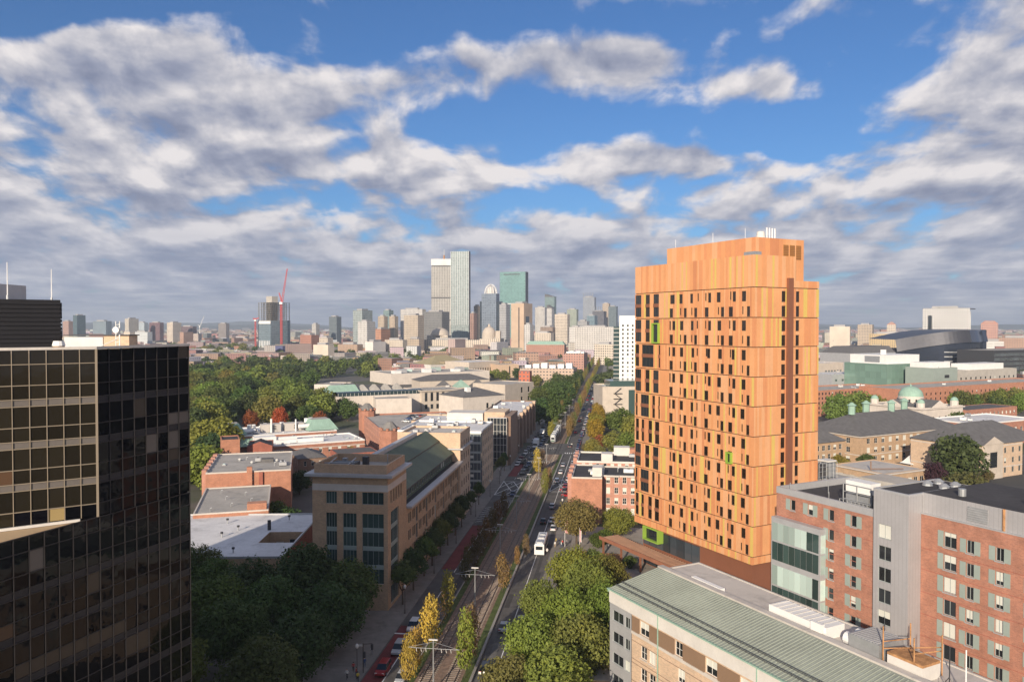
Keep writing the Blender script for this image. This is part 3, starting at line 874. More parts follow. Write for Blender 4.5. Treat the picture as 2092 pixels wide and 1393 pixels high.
    fp(root, 'ledge_kerb', M['offwhite'], f0, fu, LF - 20, LF - 1.5, zl - .2, zl + .04, -0.35, -0.08)
    fp(root, 'corner_post', lit_mul, f0, fu, LF - .06, LF + .14, zl, zr, -0.1, 0.16)
    # penthouse with ribbed black cladding
    ph = MB(); blk = mat('black_ribbed_cladding', (0.016, 0.015, 0.017), 0.5, 0.1)
    pq = [Vector(q) - K for q in ((-72, 70), (-49.6, 85), (-62.4, 107), (-86, 95))]
    ph.prism([(p.x, p.y) for p in pq], zr - 0.4, 62.75, blk, M['roofgrey']); ph.build('penthouse', root)
    for i in (0, 1):
        a, b = pq[i], pq[i + 1]; u = (b - a).normalized()
        for k in range(10):
            fp(root, 'cladding_rib', blk, a, u, 0, (b - a).length, 58.1 + k * .46, 58.3 + k * .46, -0.14, -0.004)
    pl = thing('rooftop_plant_room', 'grey metal plant room with orange pipe on top of the black penthouse', 'plant room', (-62, 84, 62.75))
    b = MB(); b.box(-9, 4.9, -0.0, 7, 0, 1.85, M['metalplain'], M['metalplain']); b.build('housing', pl)
    b = MB(); b.box(1.1, 2.6, -0.06, 0.0, 0.9, 1.3, mat('blue_sign', (0.10, 0.22, 0.35), 0.5)); b.build('name_plate', pl)
    b = MB(); b.tube((3.6, -.25, 0), (3.6, -.25, 1.45), .14, M['rust'], 8); b.tube((3.6, -.25, 1.45), (1.7, -.25, 1.5), .14, M['rust'], 8); b.build('pipe', pl)
    for (px, y0, y1, Y, lab) in ((15.5, 608, 536, 84, 'white whip antenna standing beside the grey plant room'), (105.5, 602, 550, 92, 'white whip antenna at the corner of the black penthouse roof')):
        a, b_ = P(px, y0, Y), P(px, y1, Y)
        t = thing('antenna', lab, 'antenna', (a.x, a.y, min(a.z, 62.75)))
        q = MB(); q.cyl((0, 0), 0.07, 0, b_.z - min(a.z, 62.75), M['white'], 6, 0.045); q.build('mast', t)
        q = MB(); q.cyl((0, 0), 0.13, 0.0, 0.5, M['steel'], 6); q.build('bracket', t)
    # rooftop things near the edge
    a = P(150, 700, 84); 
    t = thing('rooftop_screen', 'pale grey equipment screen on the roof of the black tower', 'screen', (a.x - 1.0, a.y, 57.35))
    b = MB(); b.box(0, 4.2, 0, 2.2, 0, 1.35, M['metalplain']); b.build('panel', t)
    b = MB(); b.box(4.21, 7.0, 0.1, 2.0, 0, 1.5, M['tan2']); b.build('side_box', t)
    b = MB(); b.box(-.1, 7.1, -.1, 2.3, 1.505, 1.6, M['darkmetal']); b.build('cover', t)
    a = P(241, 705, 80)
    t = thing('microwave_mast', 'small lattice mast with round white dish on the black tower roof', 'antenna mast', (a.x, a.y, 57.4))
    b = MB()
    for q in (-.2, .2): b.tube((q, 0, 0), (q, 0, 3.0), .045, M['white'], 5)
    b.tube((0, .3, 0), (0, .3, 2.7), .045, M['white'], 5)
    for k in range(6): b.tube((-.2, 0, .3 + k * .45), (.2, 0, .5 + k * .45), .03, M['white'], 4)
    b.tube((0, 0, 1.2), (-2.2, -1.0, 0), .035, M['white'], 4); b.build('lattice', t)
    b = MB(); b.lathe((0, 0), [(0.02, -0.22), (.2, -.16), (.33, 0), (.33, .1), (.02, .11)], M['white'], 16)
    o = b.build('dish', t, (0, -.35, 2.1)); o.rotation_euler = (R(90), 0, 0)
    a = P(120, 700, 80)
    t = thing('exhaust_fan', 'squat white exhaust fan by the roof edge of the black tower', 'fan', (a.x, a.y, 57.35))
    b = MB(); b.cyl((0, 0), .55, 0, .5, M['rust'], 12); b.cyl((0, 0), .62, .5, 1.0, M['white'], 12, .5); b.build('housing', t)
black_tower()
# ------------------------------------------------------------------ tan brick office on the avenue
def office():
    w, d, h = 16.5, 14.5, 30.6
    root = thing('office_building', 'tan brick office block with deep pale cornice and tall glazed bays beside the avenue', 'building', st(29, -34.1), -ANG_S)
    mb = MB()
    F_ = [(3, 5.4, 22.3, 24.9), (6.7, 9.7, 22.3, 24.9), (10.9, 15.6, 22.3, 24.9)]
    tall = [(a, b, z, z + 3.1) for a, b in ((3, 5.4), (6.7, 9.7), (10.9, 15.6)) for z in (5.6, 9.5, 13.4, 17.3)]
    Rr = [(2.0 + k * 1.9, 3.1 + k * 1.9, 22.2, 24.9) for k in range(5)]
    Rt = [(2.2, 8.2, z, z + 3.1) for z in (5.6, 9.5, 13.4, 17.3)] + [(2.2, 8.2, 0.6, 4.6)]
    a = facade(mb, (0, 0), (w, 0), 0, 25.1, F_ + [(q, e, 5.6, 20.4) for q, e in ((3, 5.4), (6.7, 9.7), (10.9, 15.6))], 0.35, M['tan'])
    b = facade(mb, (w, 0), (w, d), 0, 25.1, Rr + [(2.2, 8.2, 5.6, 20.4), (2.2, 8.2, .6, 4.6)], 0.35, M['tan'])
    facade(mb, (w, d), (0, d), 0, 25.1, [], .2, M['tan']); c = facade(mb, (0, d), (0, 0), 0, 25.1, grid(d, 3, 5, 2, 2, 3, 4), .2, M['tan'])
    mb.prism([(0, 0), (w, 0), (w, d), (0, d)], 25.1, 26.5, M['trim'], None, False)
    mb.prism([(.02, .02), (w - .02, .02), (w - .02, d - .02), (.02, d - .02)], 26.5, 28.2, M['tan'], None, False)
    mb.build('wall', root)
    WST['ribbon'] = ('frameg', 'glassgreen', 5, 0, 0.07, 0.0); WST['ribbon3'] = ('frameg', 'glassgreen', 3, 0, 0.07, 0.0)
    windows(root, (0, 0), (w, 0), F_, .35, 'curtain'); windows(root, (0, 0), (w, 0), tall, .35, 'ribbon3')
    windows(root, (w, 0), (w, d), Rr, .35, 'dark'); windows(root, (w, 0), (w, d), Rt, .35, 'ribbon'); windows(root, (0, d), (0, 0), c, .2, 'dark')
    for (x0, x1) in ((3, 5.4), (6.7, 9.7), (10.9, 15.6)):
        for z in (8.7, 12.6, 16.5): bx(root, 'spandrel', M['shutter'], x0, x1, 0.24, 0.34, z, z + .8)
    for z in (8.7, 12.6, 16.5): bx(root, 'spandrel', M['shutter'], w - .34, w - .24, 2.2, 8.2, z, z + .8)
    cn = MB(); ov = 1.3
    cn.prism([(-ov, -ov), (w + ov, -ov), (w + ov, d + .3), (-ov, d + .3)], 28.2, 28.75, M['metalplain']); cn.build('cornice', root)
    pp = MB()
    for q in ((.3, w - .3, .3, .7), (.3, w - .3, d - .7, d - .3), (.3, .7, .7, d - .7), (w - .7, w - .3, .7, d - .7)): pp.box(*q, 28.75, h, M['tan'])
    pp.build('parapet', root)
    rf = MB(); rf.poly([(.7, .7, 28.9), (w - .7, .7, 28.9), (w - .7, d - .7, 28.9), (.7, d - .7, 28.9)], M['roofgrey']); rf.build('roof', root)
    for (x0, x1, y0, y1, z1, m) in ((2, 7.5, 4, 9, 29.9, 'darkmetal'), (9, 10.2, 6, 7.2, 31.3, 'darkmetal'), (11, 15, 3, 6, 29.6, 'roofblack'), (3, 4, 10, 11, 30.2, 'steel')):
        bx(root, 'rooftop_unit', M[m], x0, x1, y0, y1, 28.905, z1)
    b = MB()
    for x in (2, 6.5): b.tube((x, 4, 29.9), (x, 9, 30.5), .12, M['steel'], 5)
    b.tube((1.2, 4, 30.2), (8, 4, 30.5), .1, M['steel'], 5); b.tube((13.8, 9, 28.9), (13.8, 9, 31.6), .12, M['steel'], 6); b.build('pipe_frame', root)
    # long wing along the avenue
    y0, y1, ez = d + .02, d + 60.5, 18.2
    wg = MB()
    rects = []; dark = []
    L = y1 - y0; nb = 6
    for k in range(nb):
        a0 = 1.2 + k * (L - 2) / nb
        for r_ in range(4):
            z = 2.4 + r_ * 4.0
            rects += [(a0 + q, a0 + q + 1.15, z, z + 2.3) for q in (0.3, 1.7, 4.0, 5.4)]
        dark += [(a0 + 7.2, a0 + 9.0, z, z + 3.6) for z in (1.0, 5.0, 9.0, 13.0)]
    rr = facade(wg, (w, y0), (w, y1), 0, ez, rects + dark, .3, M['tan'])
    facade(wg, (-1.5, y1), (-1.5, y0), 0, ez, [], .2, M['tan'])
    wg.build('wing_wall', root)
    windows(root, (w, y0), (w, y1), [q for q in rr if q[1] - q[0] < 1.5], .3, 'dark'); windows(root, (w, y0), (w, y1), [q for q in rr if q[1] - q[0] > 1.5], .3, 'grey')
    bx(root, 'cornice', M['metalplain'], w - .6, w + 1.2, y0 + .4, y1 - .2, ez, ez + .45)
    tr = MB(); tr.box(-1.5, w - .6, y0, y1, ez - .4, ez + .1, M['roofblack']); tr.build('terrace', root)
    x2 = w - 2.3; cl = MB()
    cr = [(1.2 + k * 2.45, 2.9 + k * 2.45, ez + .7, ez + 2.6) for k in range(24)]
    cc = facade(cl, (x2, y0), (x2, y1), ez + .1, ez + 2.9, cr, .15, M['greenroof2']); cl.build('clerestory_wall', root)
    windows(root, (x2, y0), (x2, y1), cc, .15, 'grey')
    rz, rx = 27.6, 6.0
    for (xa, za, xb, zb, nm) in ((x2 + .5, ez + 2.9, rx + 4.2, 24.3, 'roof_slope'), (rx + 4.2, 24.6, rx, rz, 'roof_slope'), (rx, rz, -1.5, 20.0, 'roof_slope')):
        q = MB(); q.prism([(0, 0), (1, 0), (1, 1), (0, 1)], 0, 1, M['greenroof2'])
        q = MB()
        q.poly([(xa, y0, za), (xa, y1, za), (xb, y1, zb), (xb, y0, zb)], M['greenroof2']); q.poly([(xa, y0, za - .3), (xb, y0, zb - .3), (xb, y1, zb - .3), (xa, y1, za - .3)], M['greenroof2'])
        q.poly([(xa, y0, za - .3), (xa, y1, za - .3), (xa, y1, za), (xa, y0, za)], M['darkmetal'])
        q.build(nm, root)
    q = MB(); q.box(rx - 1.6, rx - .2, y0 + 1, y1 - 10, rz - 1.0, rz + .9, M['metalplain']); q.build('ridge_monitor', root)
    q = MB()
    for y in (y0 + .05, y1 - .05): q.poly([(x2, y, ez), (x2, y, ez + 2.8), (rx + 4, y, 24.2), (rx, y, rz - .1), (-1.4, y, 19.9), (-1.4, y, ez)], M['tan'])
    q.build('gable', root)
    # taller end block
    e = building('office_building', 'tan brick block with stepped pale roof ending the green roofed office wing', 'building', st(29 + y1 + .1, -36.0), -ANG_S, 18.6, 16, 27.0, 'tan2', 'rooftan',
        {'F': [(1.5, 4.0, 19.5, 24.5)], 'R': grid(16, 4, 6, 1.3, 2.1, 2, 4)}, 'dark', stuff=6, par=.6, cornice=('metalplain', .9, .4, 5.0))
    bx(e, 'stair_bulkhead', M['metalplain'], 3.5, 5.0, 1.0, 3.2, 26.4, 27.6)
office()

# ------------------------------------------------------------------ left side of the avenue, farther on
def left_row():
    b = building('glass_corner_building', 'brick block with a glazed corner bay and white roof full of equipment', 'building', st(140, -47.5), -ANG_S, 29.9, 29, 22.6, 'tan2', 'roofwhite',
        {'R': grid(29, 7, 6, 1.5, 2.0, 2, 3.6)}, 'grey', stuff=16, par=.5, parmat='white')
    g = MB(); g.prism([(23.2, -2.0), (30.5, -2.0), (30.5, 1.2), (23.2, 1.2)], 2.0, 22.2, M['glassblue'], M['roofwhite']); g.build('glazed_bay', b)
    for k in range(7):
        z = 2.0 + k * 3.3
        bx(b, 'spandrel', M['frameg'], 23.1, 30.55, -2.12, -2.004, z, z + .75)
        if k < 6: bx(b, 'painted_lit_ceiling', M['blind'], 25.2 + (k % 3), 27.0 + (k % 2), -2.03, -2.008, z + 1.6, z + 2.6)  # pale plates on the glass stand in for lit ceilings inside
    for k in range(7): bx(b, 'mullion', M['frameg'], 23.1 + k * 1.22, 23.2 + k * 1.22, -2.16, -2.125, 2, 22.2)
    bx(b, 'roof_screen', M['white'], 23.0, 30.7, -2.2, 1.4, 22.25, 23.0)
    b = building('glass_front_building', 'brick hall with a tall glass grid wall at its avenue corner', 'building', st(198, -58), -ANG_S, 42, 26, 18.6, 'tan2', 'roofwhite',
        {'R': grid(26, 5, 4, 1.5, 2, 2, 4)}, 'grey', stuff=14, par=.6)
    bx(b, 'side_wing', M['brown'], 40.2, 43.2, 1.5, 25, 0, 21.0)
    WST['bigcurtain'] = ('framew', 'glassblue', 5, 6, 0.16, 0.0)
    o = Vector((33.4, -1.0)); g = MB(); g.box(33.4, 41.8, -0.9, 1.0, 0.5, 20.6, M['glassblue'], M['roofwhite']); g.build('glass_volume', b)
    obj('glass_wall', win_mesh(8.4, 20.1, 'bigcurtain', 0), b, (33.4, -1.0, 0.5))
    bx(b, 'penthouse', M['offwhite'], 14, 30, 8, 20, 18.1, 21.4); bx(b, 'penthouse', M['tan2'], 31, 40, 6, 22, 18.1, 22.2)
    b = building('apartment_block', 'dark brown brick apartment block with stepped bays along the avenue', 'building', st(231, -37), -ANG_S, 20, 88, 16.2, 'brown', 'roofwhite',
        {'R': grid(88, 22, 4, 1.2, 1.9, 2.2, 3.5), 'F': grid(20, 6, 4, 1.2, 1.9, 2.2, 3.5)}, 'white', stuff=22, par=.7)
    for k in range(6):
        bx(b, 'bay', M['brown'], 20.0, 21.3, 3 + k * 14.6, 7.5 + k * 14.6, 0, 15.6)
        bx(b, 'bay_cap', M['tan2'], 19.9, 21.5, 2.9 + k * 14.6, 7.6 + k * 14.6, 15.6, 17.0)
left_row()

# ------------------------------------------------------------------ low blocks on the left
def left_blocks():
    p, ang, w = footprint_px((420, 966), (594, 958), 14, 0)
    b = building('brick_block', 'orange red brick block with flat grey roof, chimney and roof hatches', 'building', p, ang, w, 37, 14, 'brick3', 'roofgrey',
        {'F': [(12.5, 14.2, 1.6 + k * 3.2, 3.4 + k * 3.2) for k in range(4)], 'L': grid(37, 9, 4, 1.2, 1.8, 1.8, 3.2)}, 'white', par=.35, parmat='trim', stuff=9, sill=M['trim'])
    bx(b, 'chimney', M['brick3'], 12.2, 13.8, -.9, .4, 0, 15.4); bx(b, 'chimney', M['brick2'], 15.8, 17.0, -.7, .2, 0, 13.6)
    for k in range(6): bx(b, 'bay', M['brickpink'], -1.4, -.02, 2 + k * 6, 5 + k * 6, 0, 14.5); 
    bx(b, 'roof_hatch', M['slate'], 15.6, 19.5, 17, 20, 13.65, 14.7)
    p, ang, w = footprint_px((394, 1050), (489, 1044), 10.2, 0)
    b = building('brick_block', 'lower brick block with pale roof and bent vent pipes below the chimneyed one', 'building', p, ang, 19, 34, 10.2, 'brick3', 'roofgrey',
        {'R': grid(33, 6, 3, 1.2, 1.8, 1.6, 3.2)}, 'white', par=.3, parmat='trim', stuff=0)
    for k in range(6):
        q = MB(); x, y = 4 + (k * 5) % 12, 3 + k * 4.6
        q.cyl((x, y), .14, 9.9, 10.8, M['steel'], 6); q.tube((x, y, 10.8), (x + .5, y, 10.9), .15, M['steel'], 6); q.build('vent_pipe', b)
    bx(b, 'stair_house', M['brick3'], 13.5, 18.5, .5, 3.5, 9.9, 11.9)
    # flat white roofed block with a light court
    p, ang, w = footprint_px((223, 1142), (577, 1139), 9, 0)
    root = thing('white_roofed_block', 'low brick block with broad white roof and a sunken light court', 'building', (p.x, p.y, 0), ang)
    d = 39.0; mb = MB()
    facade(mb, (0, 0), (w, 0), 0, 9.2, grid(w, 5, 2, 1.4, 1.8, 1.8, 3.4), .2, M['tan']); facade(mb, (w, 0), (w, d), 0, 9.2, [], .2, M['brick2'])
    facade(mb, (w, d), (0, d), 0, 9.2, [], .2, M['tan']); facade(mb, (0, d), (0, 0), 0, 9.2, [], .2, M['tan'])
    mb.build('wall', root)
    windows(root, (0, 0), (w, 0), grid(w, 5, 2, 1.4, 1.8, 1.8, 3.4), .2, 'white')
    c0, c1, e0, e1 = w - 8.8, w - .6, 12.0, 21.5; rb = MB(); z = 9.0
    for q in ((0, c0, 0, d), (c0, w, 0, e0), (c0, w, e1, d), (c1, w, e0, e1)): rb.poly([(q[0], q[2], z), (q[1], q[2], z), (q[1], q[3], z), (q[0], q[3], z)], M['roofwhite'])
    rb.build('roof', root)
    ct = MB(); cw = facade(ct, (c0, e1), (c1, e1), 3, z, [(1.6, 3.4, 4.6, 6.6), (4.8, 6.2, 4.6, 7.2)], .2, M['tan'])
    ct2 = [((c1, e1), (c1, e0)), ((c0, e0), (c0, e1))]
    for a, b_ in ct2: facade(ct, a, b_, 3, z, [], .2, M['tan'])
    ct.poly([(c0, e0, 3), (c1, e0, 3), (c1, e1, 3), (c0, e1, 3)], M['roofgrey']); ct.build('light_court', root)
    windows(root, (c0, e1), (c1, e1), cw, .2, 'white')
    q = MB(); q.cyl((w - 9.5, 23.5), .45, 9, 11.4, M['darkmetal'], 10); q.build('flue', root)
    for (x, y) in ((w - 17, 23), (w - 19, 17), (w - 12, 4), (w - 22, 30), (w - 7, 33)):
        q = MB(); q.cyl((x, y), .14, 9, 9.9, M['steel'], 6); q.cyl((x, y), .35, 9.9, 10.3, M['darkmetal'], 8); q.build('vent_pipe', root)
    pe = MB()
    for q in ((0, w, 0, .3), (0, w, d - .3, d), (w - .3, w, .3, d - .3), (0, .3, .3, d - .3)): pe.box(q[0] - .03, q[1] + .03, q[2] - .03, q[3] + .03, 8.9, 9.35, M['metalplain'])
    pe.build('coping', root)
    p, ang, w = footprint_px((606, 1078), (640, 1078), 8, 0)
    building('garage', 'small brick garage with pale roof tucked behind the tan office', 'garage', p, ang, w, 12, 8, 'brick2', 'roofwhite', {}, par=.2, stuff=1)
    # brick gable ends behind the grey roof
    p, ang, w = footprint_px((452, 899), (490, 897), 16.5, 0)
    building('brick_house', 'plain red brick end wall house rising behind the flat grey roof', 'house', p, ang, w, 12, 16.5, 'brick3', 'roofblack', {'R': grid(12, 3, 4, 1, 1.6, 2, 3.4)}, par=.3)
    p, ang, w = footprint_px((505, 910), (556, 908), 13, 0)
    b = building('brick_house', 'dark shaded brick house with small paired windows and low gable', 'house', p, ang, w, 16, 12.6, 'brick2', 'roofblack', {'F': [(2.6, 3.5, 9, 10.4), (4, 4.9, 9, 10.4)]}, 'white', par=.2)
    q = MB(); q.poly([(0, -.02, 12.6), (w, -.02, 12.6), (w / 2, -.02, 14.4)], M['brick2']); q.poly([(0, -.02, 12.6), (w / 2, -.02, 14.4), (w / 2, 9, 14.4), (0, 9, 12.6)], M['roofblack']); q.poly([(w / 2, -.02, 14.4), (w, -.02, 12.6), (w, 9, 12.6), (w / 2, 9, 14.4)], M['roofblack']); q.build('gable', b)
    p, ang, w = footprint_px((610, 931), (667, 927), 12, 0)
    b = building('brick_house', 'brown brick house with dark slate hip roof beside the tan office', 'house', p, ang, w, 17, 10.8, 'brown', 'roofblack', {'L': grid(17, 4, 3, 1, 1.8, 1.6, 3.2), 'F': grid(w, 3, 3, 1, 1.8, 1.6, 3.2)}, 'white', par=.1)
    q = MB(); q.hip(0, w, 0, 17, 10.85, 13, M['slate'], .4); q.build('hip_roof', b)
    p, ang, w = footprint_px((690, 928), (775, 922), 9, 0)
    building('brick_block', 'low dark slate roofed block in the lane behind the office', 'building', p, ang, w, 14, 9, 'brick2', 'slate', {}, par=.1)
    # copper roofed brick school with white plant roof
    p, ang, w = footprint_px((560, 910), (745, 897), 10, 0)
    b = building('school_building', 'long red brick school wing with white roof and pale string course', 'building', p, ang, w, 24, 10, 'brick', 'roofwhite',
        {'F': grid(w, 9, 2, 1.5, 2.0, 1.8, 4)}, 'white', par=.5, parmat='white', stuff=18, bandz=(7.8,))
    bx(b, 'white_duct', M['white'], 2, 22, 6, 7.2, 9.6, 11.2); bx(b, 'white_duct', M['white'], 1, 12, 12, 14, 9.6, 11.6); bx(b, 'penthouse', M['white'], -6, 3, 11, 16, 9, 12.2)
    p, ang, w = footprint_px((455, 893), (688, 878), 10.5, 0)
    b = building('school_building', 'red brick school with green copper pavilions and white ventilation plant on its roof', 'building', p, ang, w, 30, 10.5, 'brick', 'roofwhite',
        {'F': grid(w, 14, 2, 1.5, 2.0, 1.8, 4)}, 'white', par=.4, parmat='white', stuff=26)
    for (x0, x1, y0, y1) in ((-1, 11, 3, 20), (w - 13, w + 1.5, 2, 20)):
        q = MB(); q.prism([(x0, y0), (x1, y0), (x1, y1), (x0, y1)], 10.6, 15.2, M['copper'], M['roofgrey'], True, [(x0 + 3, y0 + 5), (x1 - 3, y0 + 5), (x1 - 3, y1 - 5), (x0 + 3, y1 - 5)]); q.build('copper_mansard', b)
    q = MB(); q.prism([(6, -3), (15, -3), (15, 3), (6, 3)], 6, 10.4, M['copper'], M['copper'], True, [(8, 1), (13, 1), (13, 2), (8, 2)]); q.build('copper_porch', b)
    for (x0, x1, m) in ((w * .36, w * .53, 'rooftan'), (w * .57, w * .74, 'rooftan')):
        bx(b, 'plant_screen', M[m], x0, x1, 9, 14, 10.2, 13.8)
        for k in range(3): bx(b, 'louvre', M['darkmetal'], x0 + 4, x0 + 6.5, 8.95, 8.995, 11.2 + k * .7, 11.6 + k * .7)
    for (x, h, rr) in ((w * .41, 3.3, .8), (w * .56, 3.4, 1.0), (w * .66, 5.2, .35), (w * .44, 6.0, .45), (w * .79, 4.6, 1.1), (w * .83, 4.8, 1.1), (w * .27, 3.0, 1.0), (w * .31, 3.0, .9)):
        q = MB(); q.cyl((x, 8 if rr < .5 else 15), rr, 10.1, 10.5 + h, M['white'], 14); q.build('exhaust_stack', b)
    q = MB(); q.tube((w * .68, 7, 12.4), (w * .84, 7, 12.4), 1.0, M['white'], 14); q.build('round_duct', b)
    q = MB(); q.tube((w * .12, 8, 11.4), (w * .3, 8, 11.4), .9, M['white'], 14); q.build('round_duct', b)
    # red brick parking garage with corner turrets
    near = G(790, 886, 13.5); far = G(741, 846, 13.5)
    u = Vector((near.x - far.x, near.y - far.y)); L = u.length; ang = math.atan2(u.y, u.x)
    p = far
    root = thing('parking_garage', 'red brick parking garage with slate capped corner turrets and open roof deck', 'garage', (p.x, p.y, 0), ang)
    D = 44.0; mb = MB(); rr = grid(L, 15, 4, 2.2, 1.1, 1.8, 3.0, 2, 4)
    r1 = facade(mb, (0, 0), (L, 0), 0, 13.5, rr, .5, M['brickpink']); r2 = facade(mb, (L, 0), (L, D), 0, 13.5, grid(D, 12, 1, .9, 1.4, 10.6, 3, 8, 2), .4, M['brick'])
    facade(mb, (L, D), (0, D), 0, 13.5, [], .2, M['brick']); facade(mb, (0, D), (0, 0), 0, 13.5, [], .2, M['brick']); mb.build('wall', root)
    for p0, p1, rs in (((0, 0), (L, 0), r1), ((L, 0), (L, D), r2)): windows(root, p0, p1, rs, .5, 'dark', 'opening')
    q = MB(); q.poly([(.4, .4, 12.7), (L - .4, .4, 12.7), (L - .4, D - .4, 12.7), (.4, D - .4, 12.7)], M['roofgrey']); q.build('roof_deck', root)
    for (cx_, cy_, hh) in ((L - 1.5, 1.5, 18.2), (2, 2, 19.0)):
        q = MB(); q.cyl((cx_, cy_), 4.3, 0, hh - 3.2, M['brick'], 8); q.build('turret', root)
        for k in range(8):
            a = 2 * math.pi * (k + .5) / 8
            q2 = MB(); q2.cyl((cx_ + 3.95 * math.cos(a), cy_ + 3.95 * math.sin(a)), .7, hh - 3.2, hh - 2.2, M['brick'], 6); q2.build('merlon', root)
        q = MB(); q.cyl((cx_, cy_), 4.1, hh - 2.9, hh + .3, mat('turret_slate', (0.20, 0.19, 0.18), .8, .2), 8, 1.2); q.build('turret_roof', root)
left_blocks()

# ------------------------------------------------------------------ right side: brick rows on the avenue
def right_rows():
    r = building('brick_row', 'red brick row house end with blank wall and black roof at the avenue corner', 'house', st(106.8, 16.4), -ANG_S, 9.2, 22, 14, 'brick3', 'roofblack', {'L': grid(22, 5, 4, 1.2, 1.9, 1.8, 3.3)}, 'white', par=.4, parmat='trim', stuff=3, sill=M['trim'])
    bx(r, 'stair_bulkhead', M['offwhite'], 6.2, 9.1, 3.5, 8.5, 13.6, 16.3)
    for k in range(3): bx(r, 'bay', M['brickpink'], -1.3, -.02, 2 + k * 7, 5.5 + k * 7, 0, 14.6)
    r = building('brick_row', 'red brick row house with white bay windows between the blank wall and the orange tower', 'house', st(112.8, 25.7), -ANG_S, 26, 16, 13.6, 'brickpink', 'roofblack', {'F': grid(26, 10, 4, 1.2, 1.9, 1.6, 3.2, .4, .4)}, 'white2', par=.4, parmat='trim', stuff=4, sill=M['trim'])
    for k in range(4):
        bx(r, 'bay_cornice', M['trim'], 1.2 + k * 6.4, 5.0 + k * 6.4, -.7, -.02, 13.2, 13.7)
    bx(r, 'chimney', M['offwhite'], 12.5, 13.6, 5, 6, 13.2, 15.6); bx(r, 'chimney', M['offwhite'], 21, 22, 5, 6, 13.2, 15.6)
    r = building('brick_row', 'brick row house with black roof and white parapet across the yard from the blank wall', 'house', st(135, 16.6), -ANG_S, 36, 20, 14, 'brickpink', 'roofblack', {'F': grid(36, 14, 4, 1.2, 1.9, 1.8, 3.2), 'L': grid(20, 5, 4, 1.2, 1.9, 1.8, 3.2)}, 'white', par=.5, parmat='offwhite', stuff=5, sill=M['trim'])
    bx(r, 'stair_bulkhead', M['offwhite'], 8.2, 12.0, 3, 8, 13.5, 16.0); bx(r, 'party_wall', M['brick3'], 18, 22.5, 13, 18, 13.5, 16.2); bx(r, 'party_wall', M['offwhite'], 12.4, 18, 15, 19.8, 13.5, 16.4)
    for k in range(3): bx(r, 'bay', M['brickpink'], -1.3, -.02, 1.5 + k * 6.4, 5 + k * 6.4, 0, 14.6)
    # concrete block with zigzag fire stair
    p, ang = G(1231, 790, 23), R(6)
    r = building('concrete_block', 'pale concrete block with black zigzag fire stair beside the white tower', 'building', p, ang, 30, 26, 23, 'stone', 'roofgrey', {}, par=.8, stuff=6)
    q = MB()
    for k in range(6):
        z = 3 + k * 3.2; x0, x1 = (7.2, 11.2) if k % 2 else (11.2, 7.2)
        q.tube((x0, -.9, z), (x1, -.9, z + 3.2), .22, M['darkmetal'], 4); q.box(6.6, 11.8, -1.4, -.02, z - .1, z + .08, M['darkmetal'])
    q.build('fire_stair', r); bx(r, 'glass_strip', M['glassgreen'], 16, 20, -.1, -.004, 3, 21); bx(r, 'rooftop_room', M['glassgreen'], 6, 26, 6, 22, 22.2, 26)
    a = G(1250, 842, 0)
    for k, (dx, lab) in enumerate(((0, 'tall slender white flagpole leaning beside the yellow tree'), (5, 'second white flagpole next to the concrete block'))):
        t = thing('flagpole', lab, 'pole', (a.x + dx, a.y, 0)); q = MB(); q.cyl((0, 0), .28, 0, 24, M['offwhite'], 8, .12); q.build('shaft', t); q = MB(); q.cyl((0, 0), .8, 0, .6, M['concrete'], 8); q.build('base', t)
right_rows()

